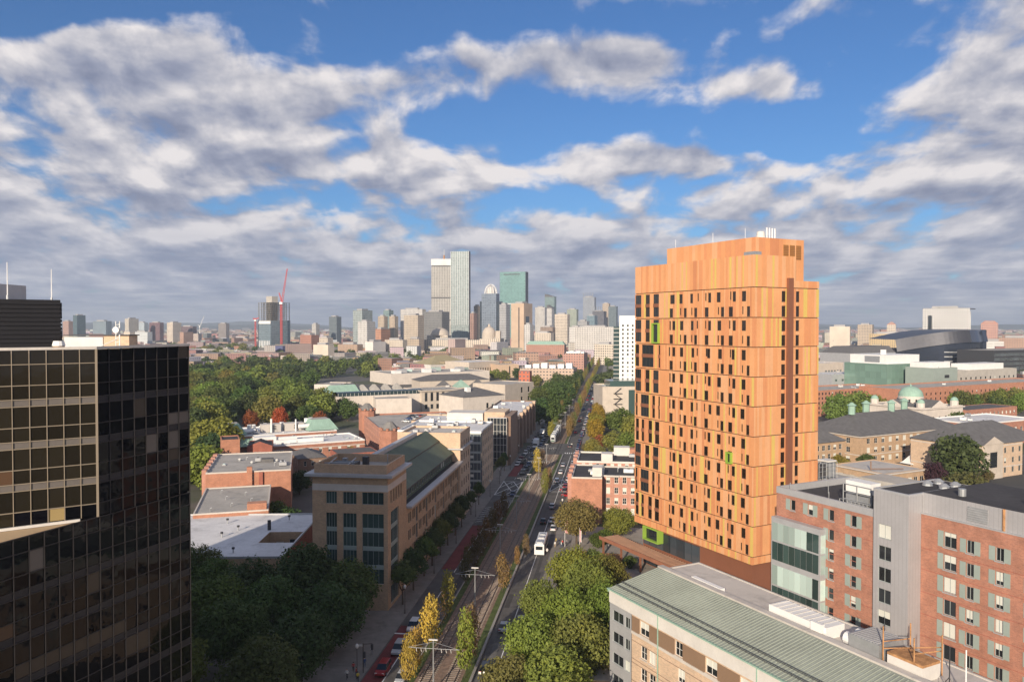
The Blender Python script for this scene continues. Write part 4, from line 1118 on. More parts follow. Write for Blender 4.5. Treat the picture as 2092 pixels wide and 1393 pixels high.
# ------------------------------------------------------------------ brick dormitory and the green roofed building in front of it
UX = -Av                                                # along their long faces, towards the camera
ANG_U = math.atan2(UX.y, UX.x)
def dorm():
    p = Vector((44.5, 129.5))
    root = thing('dormitory', 'long red brick dormitory with grey metal stair block and grey green window panels', 'building', p, ANG_U)
    ax = lambda px, off=0.0: along(px, p + Bv * off, UX)
    x1, x2 = ax(1793), ax(1865); x3 = x2 + .5; x4 = x2 + 46
    z1 = 32.9; fh = 3.05; off = 2.2
    mb = MB()
    c4 = [ax(1747) - .45, ax(1701) - .45, ax(1658) - .45, ax(1622) - .45]
    ztop = 29.6; rects = [(c, c + 1.0, ztop, ztop + 1.7) for c in c4]
    for r_ in range(1, 8): rects += [(c, c + 1.0, ztop - r_ * fh, ztop - r_ * fh + 1.7) for c in c4[:2]]
    ra = facade(mb, (0, 0), (x1, 0), 0, z1, rects, .22, M['brick'])
    facade(mb, (0, 18), (0, 0), 0, z1, [], .2, M['brick']); facade(mb, (x1, 18), (0, 18), 0, z1, [], .2, M['brick'])
    mb.build('brick_wall', root)
    windows(root, (0, 0), (x1, 0), ra, .22, 'single', sill=M['metalplain'])
    for (a, b, c, d) in ra:
        if d > ztop and a < c4[1]: sd = (-1,) if a < c4[3] + .1 else (-1, 1)
        else: sd = (-1, 1) if a > c4[1] + .1 else (-1,)
        for s_ in sd:
            bx(root, 'side_panel', M['shutter'], a - .95 if s_ < 0 else b + .03, a - .03 if s_ < 0 else b + .9, -.05, -.004, c - .05, d + .05)
    for z in (28.2, 24.4, 21.35, 18.3, 15.2): bx(root, 'brick_joint', M['brick2'], .1, x1 - .1, -.012, -.003, z, z + .09)
    rf = MB(); rf.poly([(.4, .4, z1 - 1.0), (x1, .4, z1 - 1.0), (x1, 17.6, z1 - 1.0), (.4, 17.6, z1 - 1.0)], M['roofblack']); rf.build('roof', root)
    pa = MB()
    for q in ((0, x1, -.06, .4), (0, x1, 17.6, 18), (-.06, .4, .4, 17.6)): pa.box(*q, z1 - 1.0, z1 + .06, M['metalplain'])
    pa.build('coping', root)
    # glazed corner bay
    xb = ax(1679, -1.3)
    gb = MB(); gb.box(.15, xb, -1.3, -.01, 9.0, 28.1, M['metalplain']); gb.build('glass_bay', root)
    r = random.Random(4); n = 8
    for zz, hh in ((24.3, 2.9), (21.0, 3.0), (16.9, 3.2), (13.6, 3.0), (10.2, 3.0)):
        for k in range(n):
            a = .35 + k * (xb - .6) / n; b = a + (xb - .6) / n
            pale = (zz in (24.3, 16.9)) and r.random() < .8
            bx(root, 'bay_pane', M['frosted'] if pale else M['glassgreen'], a + .04, b - .04, -1.36, -1.305, zz, zz + hh)
        bx(root, 'bay_pane', M['frosted'], xb + .004, xb + .05, -1.15, -.15, zz, zz + hh)
    # grey metal stair block
    zg = 36.2; gb = MB()
    rw = [(.8, 2.9, 29.2 - k * fh * 1.02, 31.3 - k * fh * 1.02) for k in range(6)]
    gw = facade(gb, (x1, -.5), (x2, -.5), 0, zg, rw, .2, M['metal'])
    facade(gb, (x2, -.5), (x2, 14), 0, zg, [], .2, M['metal']); facade(gb, (x1, 14), (x1, -.5), 0, zg, [], .2, M['metal']); facade(gb, (x2, 14), (x1, 14), 0, zg, [], .2, M['metal']); gb.build('stair_block', root)
    windows(root, (x1, -.5), (x2, -.5), gw, .2, 'grey')
    q = MB(); q.poly([(x1, -.5, zg - .05), (x2, -.5, zg - .05), (x2, 14, zg - .05), (x1, 14, zg - .05)], M['roofblack']); q.build('stair_roof', root)
    q = MB()
    for b_ in ((x1 - .05, x2 + .05, -.55, -.2), (x2 - .3, x2 + .05, -.2, 14), (x1 - .05, x1 + .25, -.2, 14)): q.box(*b_, zg - .2, zg + .12, M['metalplain'])
    q.build('stair_coping', root)
    for k in range(4):
        q = MB(); q.cyl((x1 + 2.2 + (k % 2) * 2.6, 8.5 + (k // 2) * 2.6), .75, zg, zg + .35, M['steel'], 14, .6); q.cyl((x1 + 2.2 + (k % 2) * 2.6, 8.5 + (k // 2) * 2.6), .8, zg + .35, zg + .75, M['steel'], 14, .25); q.build('roof_fan', root)
    # far wing
    wz = 33.4; mb = MB()
    cb = [along(px, p + Bv * off, UX) for px in (1936, 1987, 2048)]; cb += [cb[-1] + 4.4, cb[-1] + 9]
    zt = 29.6; rects = [(cb[0] - .2, cb[0] + 1.6, zt - k * 3.1, zt - k * 3.1 + 2.1) for k in range(8)]
    for c in cb[1:]: rects += [(c - .5, c + .55, zt - k * 3.1, zt - k * 3.1 + 1.75) for k in range(8)]
    rects = [(a - x2 - .02, b - x2 - .02, c, d) for a, b, c, d in rects]
    rb = facade(mb, (x2 + .02, off), (x4, off), 0, wz, rects, .22, M['brick']); facade(mb, (x4, off), (x4, 18), 0, wz, [], .2, M['brick']); mb.build('wing_wall', root)
    windows(root, (x2 + .02, off), (x4, off), rb, .22, 'grey', sill=M['metalplain'])
    for (a, b, c, d) in rb:
        a += x2 + .02; b += x2 + .02
        for s_ in ((-1,) if b - a > 1.3 else (-1, 1)): bx(root, 'side_panel', M['shutter'], a - .85 if s_ < 0 else b + .03, a - .03 if s_ < 0 else b + .85, off - .05, off - .004, c - .05, d + .05)
    for z in (28.6, 25.6, 22.4, 19.3, 16.2): bx(root, 'brick_joint', M['brick2'], x2 + .1, x4, off - .012, off - .003, z, z + .09)
    q = MB(); q.box(x2 + .03, x4, off + .3, 17.5, wz, wz + 3.0, M['metal'], M['roofblack']); q.build('metal_upper_storey', root)
    bx(root, 'coping', M['metalplain'], x2 + .03, x4, off - .05, off + .4, wz, wz + .18)
    bx(root, 'louvre_panel', M['steel'], x2 + 6.5, x2 + 9.2, off + .22, off + .296, wz + .5, wz + 2.4)
    for k in range(6): bx(root, 'louvre_slat', M['metalplain'], x2 + 6.5, x2 + 9.2, off + .16, off + .215, wz + .6 + k * .3, wz + .68 + k * .3)
    bx(root, 'downpipe', M['rust'], x2 + 11.2, x2 + 11.4, off + .05, off + .29, wz, wz + 3.0)
    for k, (x, y) in enumerate(((4, 3), (12, 5), (12.5, 8), (15, 4))):
        q = MB(); q.cyl((x2 + x, off + y), .5 if k < 2 else .28, wz + 3, wz + (4.0 if k < 2 else 5.4), M['steel'], 12); q.build('vent', root)
    # roof plant between brick block and stair block
    bx(root, 'plant_room', M['concrete'], x1 - 8, x1 - .05, 6.5, 12, z1 - .95, z1 + 3.0)
    fr = MB(); X, Y0, Z = x1 - 7.5, 2.2, z1 - .95
    for dx in (0, 2.5, 5): 
        for dy in (0, 2.6): fr.tube((X + dx, Y0 + dy, Z), (X + dx, Y0 + dy, Z + 3.4), .09, M['steel'], 5)
    for z in (1.1, 2.2, 3.4):
        for dy in (0, 2.6): fr.tube((X, Y0 + dy, Z + z), (X + 5, Y0 + dy, Z + z), .07, M['steel'], 5)
    for k in range(8): fr.tube((X + k * .7, Y0 - .8, Z), (X + k * .7, Y0 - .8, Z + 1.1), .05, M['steel'], 4)
    fr.tube((X, Y0 - .8, Z + 1.1), (X + 5.6, Y0 - .8, Z + 1.1), .05, M['steel'], 4); fr.tube((X, Y0 - .8, Z + .6), (X + 5.6, Y0 - .8, Z + .6), .05, M['steel'], 4)
    fr.build('equipment_frame', root)
    bx(root, 'cooling_unit', M['white'], X + .3, X + 4.7, Y0 + .2, Y0 + 2.5, Z + 2.3, Z + 4.0); bx(root, 'cooling_unit', M['steel'], X + .4, X + 4.4, Y0 + .1, Y0 + 1.8, Z + .3, Z + 1.9)
    bx(root, 'duct', M['white'], X - .5, X + 1.5, Y0 - .5, Y0 + .0, Z, Z + .5)
    for k in range(6):
        q = MB(); q.cyl((2 + k * 2.6, 1.0 + (k % 3) * 6), .06, z1 - .95, z1 + .9, M['steel'], 5); q.build('vent_pipe', root)
dorm()

def green_roofed():
    p = Vector((15.3, 120.0))
    root = thing('laboratory_building', 'long buff brick building with seamed green sloping roof and pale flat rear roof', 'building', p, ANG_U)
    ez, rzd, xr, xl = 19.0, 20.9, 9.3, 62.0
    ax = lambda px: along(px, p, UX)
    xg = ax(1292)
    mb = MB()
    gr = [(.7, 3.6, z, z + 1.7) for z in (14.2, 10.9, 7.6, 4.3)] + [(3.9, xg - .4, z, z + 1.7) for z in (14.2, 10.9, 7.6, 4.3)]
    a = facade(mb, (0, 0), (xg, 0), 0, ez - .3, gr, .25, M['metalplain']); mb.build('grey_end_wall', root)
    windows(root, (0, 0), (xg, 0), a, .25, 'grey')
    mb = MB(); bw = []
    pat = [2.2, 4.2, 10.6, 16.0, 18.0, 24.5, 30, 32, 38, 44]
    for i, c in enumerate(pat):
        for z in (11.0, 7.7, 4.4): bw.append((c, c + 1.5, z, z + 2.0))
    tp = [(2.0, 4.2, 14.5, 16.5), (10, 11.6, 14.5, 16.5), (16.2, 18.4, 14.5, 16.5), (22.5, 27.5, 14.5, 16.5), (32, 36, 14.5, 16.5)]
    L = xl - xg; base = (xg, .06)
    a = facade(mb, base, (xl, .06), 0, ez - 2.2, [(q[0], q[1], q[2], q[3]) for q in bw + tp], .22, M['tan2']); mb.build('brick_wall', root)
    windows(root, base, (xl, .06), a, .22, 'white2', sill=M['trim'])
    edges = [0.1] + [v for q in tp for v in (q[0] - .05, q[1] + .05)] + [L - .1]
    for x0, x1 in zip(edges[::2], edges[1::2]): bx(root, 'brown_panel', mat('brown_infill', (0.24, 0.155, 0.10), 0.7, 0.05), xg + x0, xg + x1, .0, .055, 14.4, 16.6)
    bx(root, 'string_course', M['trim'], xg, xl, -.06, .055, 13.95, 14.35)
    for z in (12.9, 10.2, 9.6, 6.9): bx(root, 'brick_joint', M['brown'], xg, xl, .045, .056, z, z + .09)
    bx(root, 'fascia', M['offwhite'], -.05, xl, -.1, .05, ez - 2.15, ez - .12)
    bx(root, 'gutter', M['copper'], -.15, xl, -.5, .1, ez - .12, ez + .06)
    for x in (ax(1347) , ax(1347) + 19): bx(root, 'downpipe', M['copper'], x, x + .14, -.2, -.08, 0, ez - .1)
    # sloping roof: sheets between standing seams
    sl = Vector((0, xr, rzd - ez)).normalized(); Lr = math.hypot(xr, rzd - ez)
    q = MB(); q.poly([(0, -.4, ez), (xl, -.4, ez), (xl, xr, rzd), (0, xr, rzd)], M['greenroof']); q.poly([(0, -.4, ez), (0, xr, rzd), (0, xr, ez - .5), (0, -.4, ez - .5)], M['copper']); q.build('green_roof', root)
    rise = (rzd - ez) / (xr + .4)
    seams = MB(); k = 0; x = .3
    seam_m = mat('roof_seam', (0.34, 0.37, 0.315), 0.7, 0.08)
    sm = MB(); sm.box(0, .06, 0, Lr, 0, .09, seam_m); sme = sm.mesh('seam')
    while x < xl and k < 110:
        o = obj('seam', sme, root, (x, -.35, ez + .012)); o.rotation_euler = (math.atan(rise), 0, 0); x += .56; k += 1
    for (y, h) in ((.9, .35), (2.0, .35)):
        z = ez + rise * (y + .4)
        g = MB(); g.tube((.3, y, z + h), (xl, y, z + h), .05, M['darkmetal'], 4); g.tube((.3, y, z + h - .18), (xl, y, z + h - .18), .04, M['darkmetal'], 4)
        n = 60
        for i in range(n): g.tube((.3 + i * xl / n, y, z - .02), (.3 + i * xl / n, y, z + h), .03, M['darkmetal'], 4)
        g.build('snow_guard', root)
    g = MB(); g.box(.2, xl, 1.0, 1.9, ez + .36, ez + .40, M['steel']); 
    bx(root, 'ridge_parapet', M['rooftan'], -.02, xl, xr, xr + 1.05, ez - .6, rzd + .25)
    yb = 17.9
    q = MB(); q.poly([(0, xr + 1.05, 20.35), (xl, xr + 1.05, 20.35), (xl, yb, 20.35), (0, yb, 20.35)], M['rooftan']); q.build('flat_roof', root)
    bx(root, 'coping', M['rooftan'], -.05, xl, yb - .25, yb + .05, 20.2, 20.5); bx(root, 'coping', M['rooftan'], -.05, .25, xr + 1.05, yb - .25, 20.2, 20.5)
    q = MB(); facade(q, (xl, yb), (0, yb), 0, 20.3, [], .2, M['offwhite']); facade(q, (0, yb), (0, 0), 0, ez - .5, [], .2, M['metalplain']); q.build('rear_wall', root)
    # curb mounted skylight, white plant box, rusty cooling tower and rails
    X = along(1578, p + Bv * 11, UX)
    bx(root, 'plant_box', M['white'], X, X + 9.5, xr + 1.4, xr + 4.8, 20.36, 21.9)
    for k in range(9): bx(root, 'box_rib', M['offwhite'], X + .4 + k, X + .5 + k, xr + 1.4, xr + 4.8, 21.905, 21.98)
    bx(root, 'plant_step', M['white'], X + 7.5, X + 9.3, xr + .9, xr + 1.39, 21.2, 22.3)
    X = along(1420, p + Bv * 11, UX)
    bx(root, 'plant_box', M['white'], X, X + 6.5, xr + 1.2, xr + 2.0, 20.36, 21.2)
    X = along(1745, p + Bv * 11, UX)
    g = MB(); g.box(X, X + 4.2, xr + 1.2, xr + 5.6, 20.4, 22.6, M['steel']); g.build('cooling_tower', root)
    for k in range(10): bx(root, 'fin_strip', M['metalplain'], X + .3 + k * .38, X + .45 + k * .38, xr + 1.3, xr + 5.5, 22.605, 22.72)
    for k in range(2):
        g = MB(); g.cyl((0, 0), .75, 0, 1.0, M['white'], 14); o = g.build('fan_drum', root, (X - .1, xr + 2.2 + k * 2.0, 21.5)); o.rotation_euler = (0, R(-90), 0)
    bx(root, 'rusty_tank', M['rust'], X + 5.2, X + 9.6, xr + 1.3, xr + 4.4, 22.003, 22.3); bx(root, 'tank_body', M['offwhite'], X + 5.2, X + 9.6, xr + 1.3, xr + 4.4, 20.36, 22.0)
    g = MB()
    for (dx, dy) in ((4.6, 1.4), (5.5, 5.0), (8.5, 1.4), (9.4, 5.0)): g.tube((X + dx, xr + dy, 20.4), (X + dx, xr + dy, 25.0), .09, M['rust'], 5)
    for a_, b_ in (((4.6, 1.4, 22.4), (9.4, 5.0, 23.6)), ((5.5, 5.0, 22.4), (8.5, 1.4, 23.6)), ((4.6, 1.4, 23.2), (5.5, 5, 23.2)), ((8.5, 1.4, 23.2), (9.4, 5, 23.2))):
        g.tube((X + a_[0], xr + a_[1], a_[2]), (X + b_[0], xr + b_[1], b_[2]), .07, M['rust'], 5)
    g.build('rusty_frame', root)
    for dx, m, h in ((12.5, 'darkmetal', 25.5), (14.3, 'white', 25.8)):
        g = MB(); g.tube((X + dx, xr + 1.6, 20.4), (X + dx, xr + 1.6, h), .07, M[m], 6); g.tube((X + dx, xr + 1.6, 22.2), (X + dx - 1.2, xr + 1.6, 20.4), .04, M[m], 4); g.tube((X + dx, xr + 1.6, 22.2), (X + dx + 1.2, xr + 1.6, 20.4), .04, M[m], 4); g.build('mast', root)
green_roofed()
# small flat roofed lodge at the foot of the picture
a = G(1200, 1390, 4)
b = building('garden_shed', 'small shed with pale flat roof under the trees beside the buff brick building', 'shed', a, -ANG_S, 9, 6, 4, 'tan', 'roofgrey', {'F': [(1, 2, 1, 2.4)]}, par=.2)
# ------------------------------------------------------------------ museum, campus on the right
def museum():
    def blk(lab, a, b, h, d, wall='granite', roof='roofgrey', wins=None, style='dark', **kw):
        p, ang, w = footprint_px(a, b, h, 0)
        if callable(wins): wins = wins(w)
        return building('museum_wing', lab, 'museum', p, ang, w, d, h, wall, roof, wins or {}, style, **kw), w
    b, w = blk('pale granite museum wing with barrel glass roof and a row of pyramid skylights', (690, 811), (868, 803), 13, 42, par=.4)
    q = MB(); n = 8
    pr = [(6 * math.cos(math.pi * k / n), 3.0 * math.sin(math.pi * k / n)) for k in range(n + 1)]
    for (y0, z0), (y1, z1) in zip(pr, pr[1:]): q.poly([(.5, 7 - y0, 12.7 + z0), (w - .5, 7 - y0, 12.7 + z0), (w - .5, 7 - y1, 12.7 + z1), (.5, 7 - y1, 12.7 + z1)][::-1], M['glassgreen'])
    q.build('barrel_skylight', b)
    for k in range(22): bx(b, 'glazing_bar', M['offwhite'], .5 + k * (w - 1) / 22, .68 + k * (w - 1) / 22, .85, .95, 12.7, 15.0)
    for k in range(4):
        q = MB(); x = w * .44 + k * w * .14; q.prism([(x - 4.5, 28), (x + 4.5, 28), (x + 4.5, 38), (x - 4.5, 38)], 12.6, 18, M['roofgrey'], None, False, [(x - .6, 32), (x + .6, 32), (x + .6, 34), (x - .6, 34)]); q.build('pyramid_skylight', b)
    q = MB(); q.prism([(-2, 24), (w * .38, 24), (w * .38, 40), (-2, 40)], 12.6, 18.5, M['copper'], M['roofgrey'], False, [(4, 30), (w * .34, 30), (w * .34, 34), (4, 34)]); q.build('hip_skylight', b)
    b, w = blk('blank pale granite museum wall with square bays left of the barrel roof', (642, 785), (692, 786), 13.5, 26)
    b, w = blk('large windowless pale stone museum box in front of the barrel roof', (768, 815), (841, 813), 12.2, 24, wins=None)
    b, w = blk('museum wing with a row of tall dark windows under a deep cornice', (862, 798), (948, 794), 15, 30, 'stone', 'roofgrey', lambda w: {'F': grid(w, 7, 1, 2.0, 6.0, 7.5, 6) + grid(w, 7, 1, 2.0, 3.2, 2.2, 6)}, cornice=('stone', .9, .8, .8), stuff=5)
    b, w = blk('hip roofed museum pavilion with two small windows facing the avenue', (946, 812), (1031, 806), 14, 28, 'granite', 'roofgrey', lambda w: {'F': [(w * .55, w * .55 + 1.8, 6, 9.5), (w * .68, w * .68 + 1.8, 6, 9.5)]})
    q = MB(); q.hip(0, w, 0, 28, 14.05, 19, M['slate'], .5); q.build('hip_roof', b); bx(b, 'rooftop_unit', M['white'], 8, 11, 7, 10, 15, 19.5)
    b, w = blk('stone museum block with paired windows at the edge of the trees', (1032, 786), (1090, 780), 17, 30, 'stone', 'roofgrey', lambda w: {'F': grid(w, 2, 2, 2.2, 4, 3, 7, w * .45, 2)})
    b, w = blk('long low museum gallery with dark slate roof', (858, 779), (1000, 775), 15, 26, 'stone', 'slate', None)
    q = MB(); q.hip(0, w, 0, 26, 15.05, 19.5, M['slate'], .5); q.build('hip_roof', b)
    for k in range(3):
        q = MB(); x = w * (.25 + .24 * k); q.prism([(x - 6, -22), (x + 6, -22), (x + 6, -10), (x - 6, -10)], 11, 16.5, M['copper'] if k == 1 else M['slate'], None, True, [(x - .5, -16.5), (x + .5, -16.5), (x + .5, -15.5), (x - .5, -15.5)]); q.build('lantern_roof', b)
    b, w = blk('sprawling museum roof with rows of white skylight boxes', (800, 764), (1000, 757), 11, 60, 'granite', 'roofgrey', None, stuff=10)
    for k in range(9): bx(b, 'skylight_box', M[('white', 'metalplain', 'frosted')[k % 3]], 6 + k * w / 10, 6 + k * w / 10 + w / 14, 8 + (k % 3) * 12, 16 + (k % 3) * 12, 10.6, 13.4 + (k % 2))
    b, w = blk('far museum hall with ochre hipped roof among trees', (880, 745), (960, 742), 14, 40, 'offwhite', 'roofgrey')
    q = MB(); q.hip(0, w, 0, 40, 14.05, 24, mat('ochre_roof', (0.33, 0.28, 0.17), .85, .15), .5); q.build('hip_roof', b)
    b, w = blk('colonnaded pale stone museum front with flat white roof', (958, 740), (1020, 737), 18, 40, 'stone', 'roofwhite', lambda w: {'F': grid(w, 12, 1, 1.8, 6, 5, 6)})
    b, w = blk('beige brick gallery with one tall slot window', (1020, 745), (1060, 744), 15, 30, 'tan2', 'roofgrey', lambda w: {'F': [(w * .5, w * .5 + 1.5, 3, 13)]})
museum()

def campus():
    M['labglass'] = glass('lab_glass', (0.20, 0.31, 0.26), .15, .2, vary=.2); WST['lab'] = ('labglass', 'labglass', 2, 0, .06, 0)
    # hip roofed tan college building
    def col_(name, lab, cat, a, bpx, h, d, wall, roof, winf=None, **kw):
        p = G(*a, h); w = along(bpx, p, Bv)
        return building(name, lab, cat, p, ANG_B, w, d, h, wall, roof, winf(w, d) if winf else {}, kw.pop('style', 'white2'), **kw), w
    b, w = col_('college_building', 'tan brick college hall with large grey slate hip roof and copper ventilators', 'building', (1757, 891), 1960, 13, 30, 'tan', 'roofgrey',
        lambda w, d: {'F': grid(w, 13, 3, 2.0, 2.3, 1.6, 3.9, 3, 3), 'L': grid(d, 4, 3, 2.0, 2.3, 1.6, 3.9, 3, 3)}, par=.2, bandz=(4.6, 12.3), cornice=('trim', .6, .5, .6))
    q = MB(); q.hip(0, w, 0, 30, 13.05, 20.6, M['slate'], 1.0); q.build('hip_roof', b)
    for k in range(4):
        x = w * (.2 + .2 * k); y = 15 + 3 * (k % 2); q = MB()
        q.cyl((x, y), 1.5, 20, 24, M['copper'], 8); q.cyl((x, y), 2.2, 24, 25.4, M['copper'], 8, .4); q.build('copper_ventilator', b)
    b, w = col_('college_wing', 'lower tan brick college wing with slate roof next to the orange tower', 'building', (1662, 906), 1728, 12, 26, 'tan', 'roofgrey', lambda w, d: {'F': grid(w, 5, 3, 1.7, 2.2, 1.4, 3.6)}, par=.2)
    q = MB(); q.hip(0, w, 0, 26, 12.05, 18, M['slate'], .8); q.build('hip_roof', b)
    # domed classical building
    b, w = col_('domed_hall', 'pale stone classical hall with green copper dome and corner cupolas', 'building', (1884, 834), 1969, 16, 34, 'granite', 'roofgrey',
        lambda w, d: {'F': grid(w, 6, 2, 1.6, 3, 2, 6), 'L': grid(d, 5, 2, 1.6, 3, 2, 6)}, style='dark', par=.6, cornice=('granite', .8, .6, .9))
    cx_, cy_ = w * .42, 17; R0 = 6.5
    q = MB(); q.cyl((cx_, cy_), R0, 15.4, 20.6, M['granite'], 24); q.build('drum', b)
    q = MB(); q.lathe((cx_, cy_), [(R0 * .97 * math.cos(math.radians(t)), 20.6 + R0 * .85 * math.sin(math.radians(t))) for t in range(0, 85, 7)], M['copper'], 28); q.build('dome', b, smooth=True)
    q = MB(); q.cyl((cx_, cy_), .6, 25.9, 27.3, M['copper'], 8, .2); q.build('finial', b)
    for k in range(12):
        a = 2 * math.pi * k / 12; q = MB(); q.cyl((cx_ + R0 * math.cos(a), cy_ + R0 * math.sin(a)), .5, 16, 19.2, M['glass'], 6); q.build('drum_window', b)
    for (x, y) in ((3, 3), (w - 3, 3), (3, 31), (w - 3, 31)):
        q = MB(); q.cyl((x, y), 2.1, 15.4, 18.4, M['granite'], 10); q.build('cupola_base', b)
        q = MB(); q.lathe((x, y), [(2.0 * math.cos(math.radians(t)), 18.4 + 2.1 * math.sin(math.radians(t))) for t in range(0, 88, 12)], M['copper'], 14); q.build('cupola', b, smooth=True)
    q = MB()
    for (x0, x1, y) in ((w * .2, w * .62, -.3),): q.poly([(x0, y, 15.8), (x1, y, 15.8), ((x0 + x1) / 2, y, 19.6)], M['granite']); q.poly([(x0, y, 15.8), ((x0 + x1) / 2, y, 19.6), ((x0 + x1) / 2, 12, 19.6), (x0, 12, 15.8)], M['slate']); q.poly([((x0 + x1) / 2, y, 19.6), (x1, y, 15.8), (x1, 12, 15.8), ((x0 + x1) / 2, 12, 19.6)], M['slate'])
    q.poly([(-.3, 24, 15.8), (-.3, 10, 15.8), (-.3, 17, 19.4)], M['granite']); q.poly([(-.3, 10, 15.8), (12, 10, 15.8), (12, 17, 19.4), (-.3, 17, 19.4)], M['slate']); q.poly([(12, 24, 15.8), (-.3, 24, 15.8), (-.3, 17, 19.4), (12, 17, 19.4)], M['slate'])
    q.build('pediment', b)
    # pedimented building at the frame edge
    p = G(1990, 912, 13.5); u = Bv
    b, w = col_('college_building', 'buff brick college hall with stone pedimented entrance bay and dark hip roof', 'building', (1988, 912), 2092, 13.5, 26, 'tan2', 'roofgrey',
        lambda w, d: {'F': [(w * .30, w * .30 + 2.6, 4.5, 10.5)] + [(w * f, w * f + 1.5, z, z + 2.2) for f in (.62, .78, .92) for z in (1.6, 5.4, 9.4)] + [(w * .06, w * .06 + 1.4, z, z + 2.2) for z in (5.4, 9.4)]}, style='grey', par=.2, bandz=(3.9, 12.4))
    q = MB(); q.hip(0, w + 14, 0, 26, 13.55, 20.5, M['slate'], .8); q.build('hip_roof', b)
    x0, x1 = w * .18, w * .56; q = MB(); q.box(x0, x1, -.7, -.02, 0, 13.6, M['stone']); 
    q.build('entrance_bay', b); bx(b, 'great_window', M['glass'], x0 + (x1 - x0) * .32, x0 + (x1 - x0) * .68, -.8, -.704, 4.5, 10.5)
    q = MB(); xm = (x0 + x1) / 2; q.poly([(x0 - .4, -.9, 13.6), (x1 + .4, -.9, 13.6), (xm, -.9, 16.6)], M['stone']); q.poly([(x0 - .4, -.9, 13.6), (xm, -.9, 16.6), (xm, 9, 16.6), (x0 - .4, 9, 13.6)], M['slate']); q.poly([(xm, -.9, 16.6), (x1 + .4, -.9, 13.6), (x1 + .4, 9, 13.6), (xm, 9, 16.6)], M['slate']); q.build('pediment', b)
    flat('quad_earth', [G(1975, 985), G(2120, 1010), G(2120, 1060), G(1960, 1060)], .05, mat('bare_earth', (0.16, 0.10, 0.07), .95, .2), kind='structure')
    # low pavilion
    b, w = col_('dining_pavilion', 'low tan brick pavilion with pale flat roof and tall white windows', 'building', (1808, 968), 1896, 8, 22, 'tan', 'rooftan', lambda w, d: {'F': grid(w, 6, 1, 2.0, 4.2, 1.4, 5, 2, 1), 'L': grid(d, 4, 1, 2.0, 4, 1.4, 5)}, par=.3, cornice=('trim', .6, .4, .5))
    q = MB(); q.tube((3, 8, 7.8), (3, 8, 11), .25, M['brown'], 6); q.tube((3, 8, 8.2), (14, 3, 8.2), .2, M['brown'], 6); q.build('roof_pipe', b)
    # podium with cooling racks
    b, w = col_('plant_podium', 'low concrete plant podium behind the dormitory roof', 'building', (1640, 1004), 1800, 12, 20, 'concrete', 'roofgrey', None, par=.4, stuff=6)
    for k, (x, lab) in enumerate(((6, 'open steel cooling rack with dark coils nearer the orange tower'), (17, 'open steel cooling rack with dark coils nearer the low pavilion'))):
        o = b.location + Vector((Bv.x * x + Av.x * 9, Bv.y * x + Av.y * 9, 11.6))
        t = thing('cooling_rack', lab, 'cooling rack', o, ANG_B); q = MB()
        for i in range(6):
            for j in range(3): q.tube((i * 1.6, j * 2.2, 0), (i * 1.6, j * 2.2, 5.6), .08, M['steel'], 4)
        for z in (1.5, 3, 4.4, 5.6):
            for j in range(3): q.tube((0, j * 2.2, z), (8, j * 2.2, z), .07, M['steel'], 4)
        q.build('frame', t); bx(t, 'coil', M['roofblack'], .3, 3.6, .3, 4.0, 1.2, 5.0); bx(t, 'coil', M['steel'], 4.4, 7.8, .3, 4.0, 1.0, 5.2); bx(t, 'fan_deck', M['offwhite'], 4.2, 8, .2, 4.2, 5.65, 6.1)
    for k, (px, lab) in enumerate(((1880, 'white peaked event tent beside the low pavilion'), (1900, 'white peaked event tent next to the big dark tree'), (1865, 'small white tent peak behind the pavilion roof'))):
        a = G(px, 962, 0) + Vector((0, 0, 0)); t = thing('event_tent', lab, 'tent', (a.x, a.y, 0), ANG_B); q = MB()
        q.prism([(0, 0), (6, 0), (6, 6), (0, 6)], 2.6, 3.4, M['white'], None, False, [(.9, .9), (5.1, .9), (5.1, 5.1), (.9, 5.1)]); q.prism([(.9, .9), (5.1, .9), (5.1, 5.1), (.9, 5.1)], 3.4, 6.2, M['white'], None, False, [(2.9, 2.9), (3.1, 2.9), (3.1, 3.1), (2.9, 3.1)]); q.build('canopy', t)
        for i in (0.05, 5.85):
            for j in (0.05, 5.85): bx(t, 'leg', M['steel'], i, i + .1, j, j + .1, 0, 2.6)
    b, w = col_('brick_hall', 'red brick hall with broad white flat roof behind the pedimented building', 'building', (1995, 866), 2120, 12, 26, 'brick', 'roofwhite', lambda w, d: {'F': grid(w, 10, 2, 1.8, 2.4, 1.8, 4.5)}, par=.5, parmat='white', stuff=6)
    b, w = col_('house_row', 'low red brick row with dark roof among trees', 'house', (1975, 838), 2080, 9, 18, 'brick', 'slate', lambda w, d: {'F': grid(w, 12, 2, 1.4, 1.8, 1.6, 3.4)}, par=.2)
    # long red brick blocks behind
    b, w = col_('brick_apartment_range', 'long salmon brick apartment range with small windows behind the trees', 'building', (1668, 798), 1830, 17, 30, 'brick3', 'roofgrey', lambda w, d: {'F': grid(w, 24, 5, 1.3, 1.7, 1.5, 3.1)}, style='dark', par=.8, stuff=8)
    b, w = col_('brick_apartment_range', 'second salmon brick range stretching right behind the dome', 'building', (1835, 795), 2160, 18, 30, 'brick3', 'roofgrey', lambda w, d: {'F': grid(w, 36, 4, 1.3, 1.7, 2.5, 3.4)}, style='dark', par=.8, stuff=8)
    b, w = col_('green_glass_laboratory', 'green glass laboratory with white plant storey on top', 'building', (1812, 744), 1892, 29, 40, 'labglass', 'roofwhite', lambda w, d: {'F': grid(w, 10, 5, w / 10.3, 4.9, 2, 5.2, .3, .3), 'L': grid(d, 8, 5, 4.7, 4.9, 2, 5.2, .3, .3)}, style='lab', par=.3)
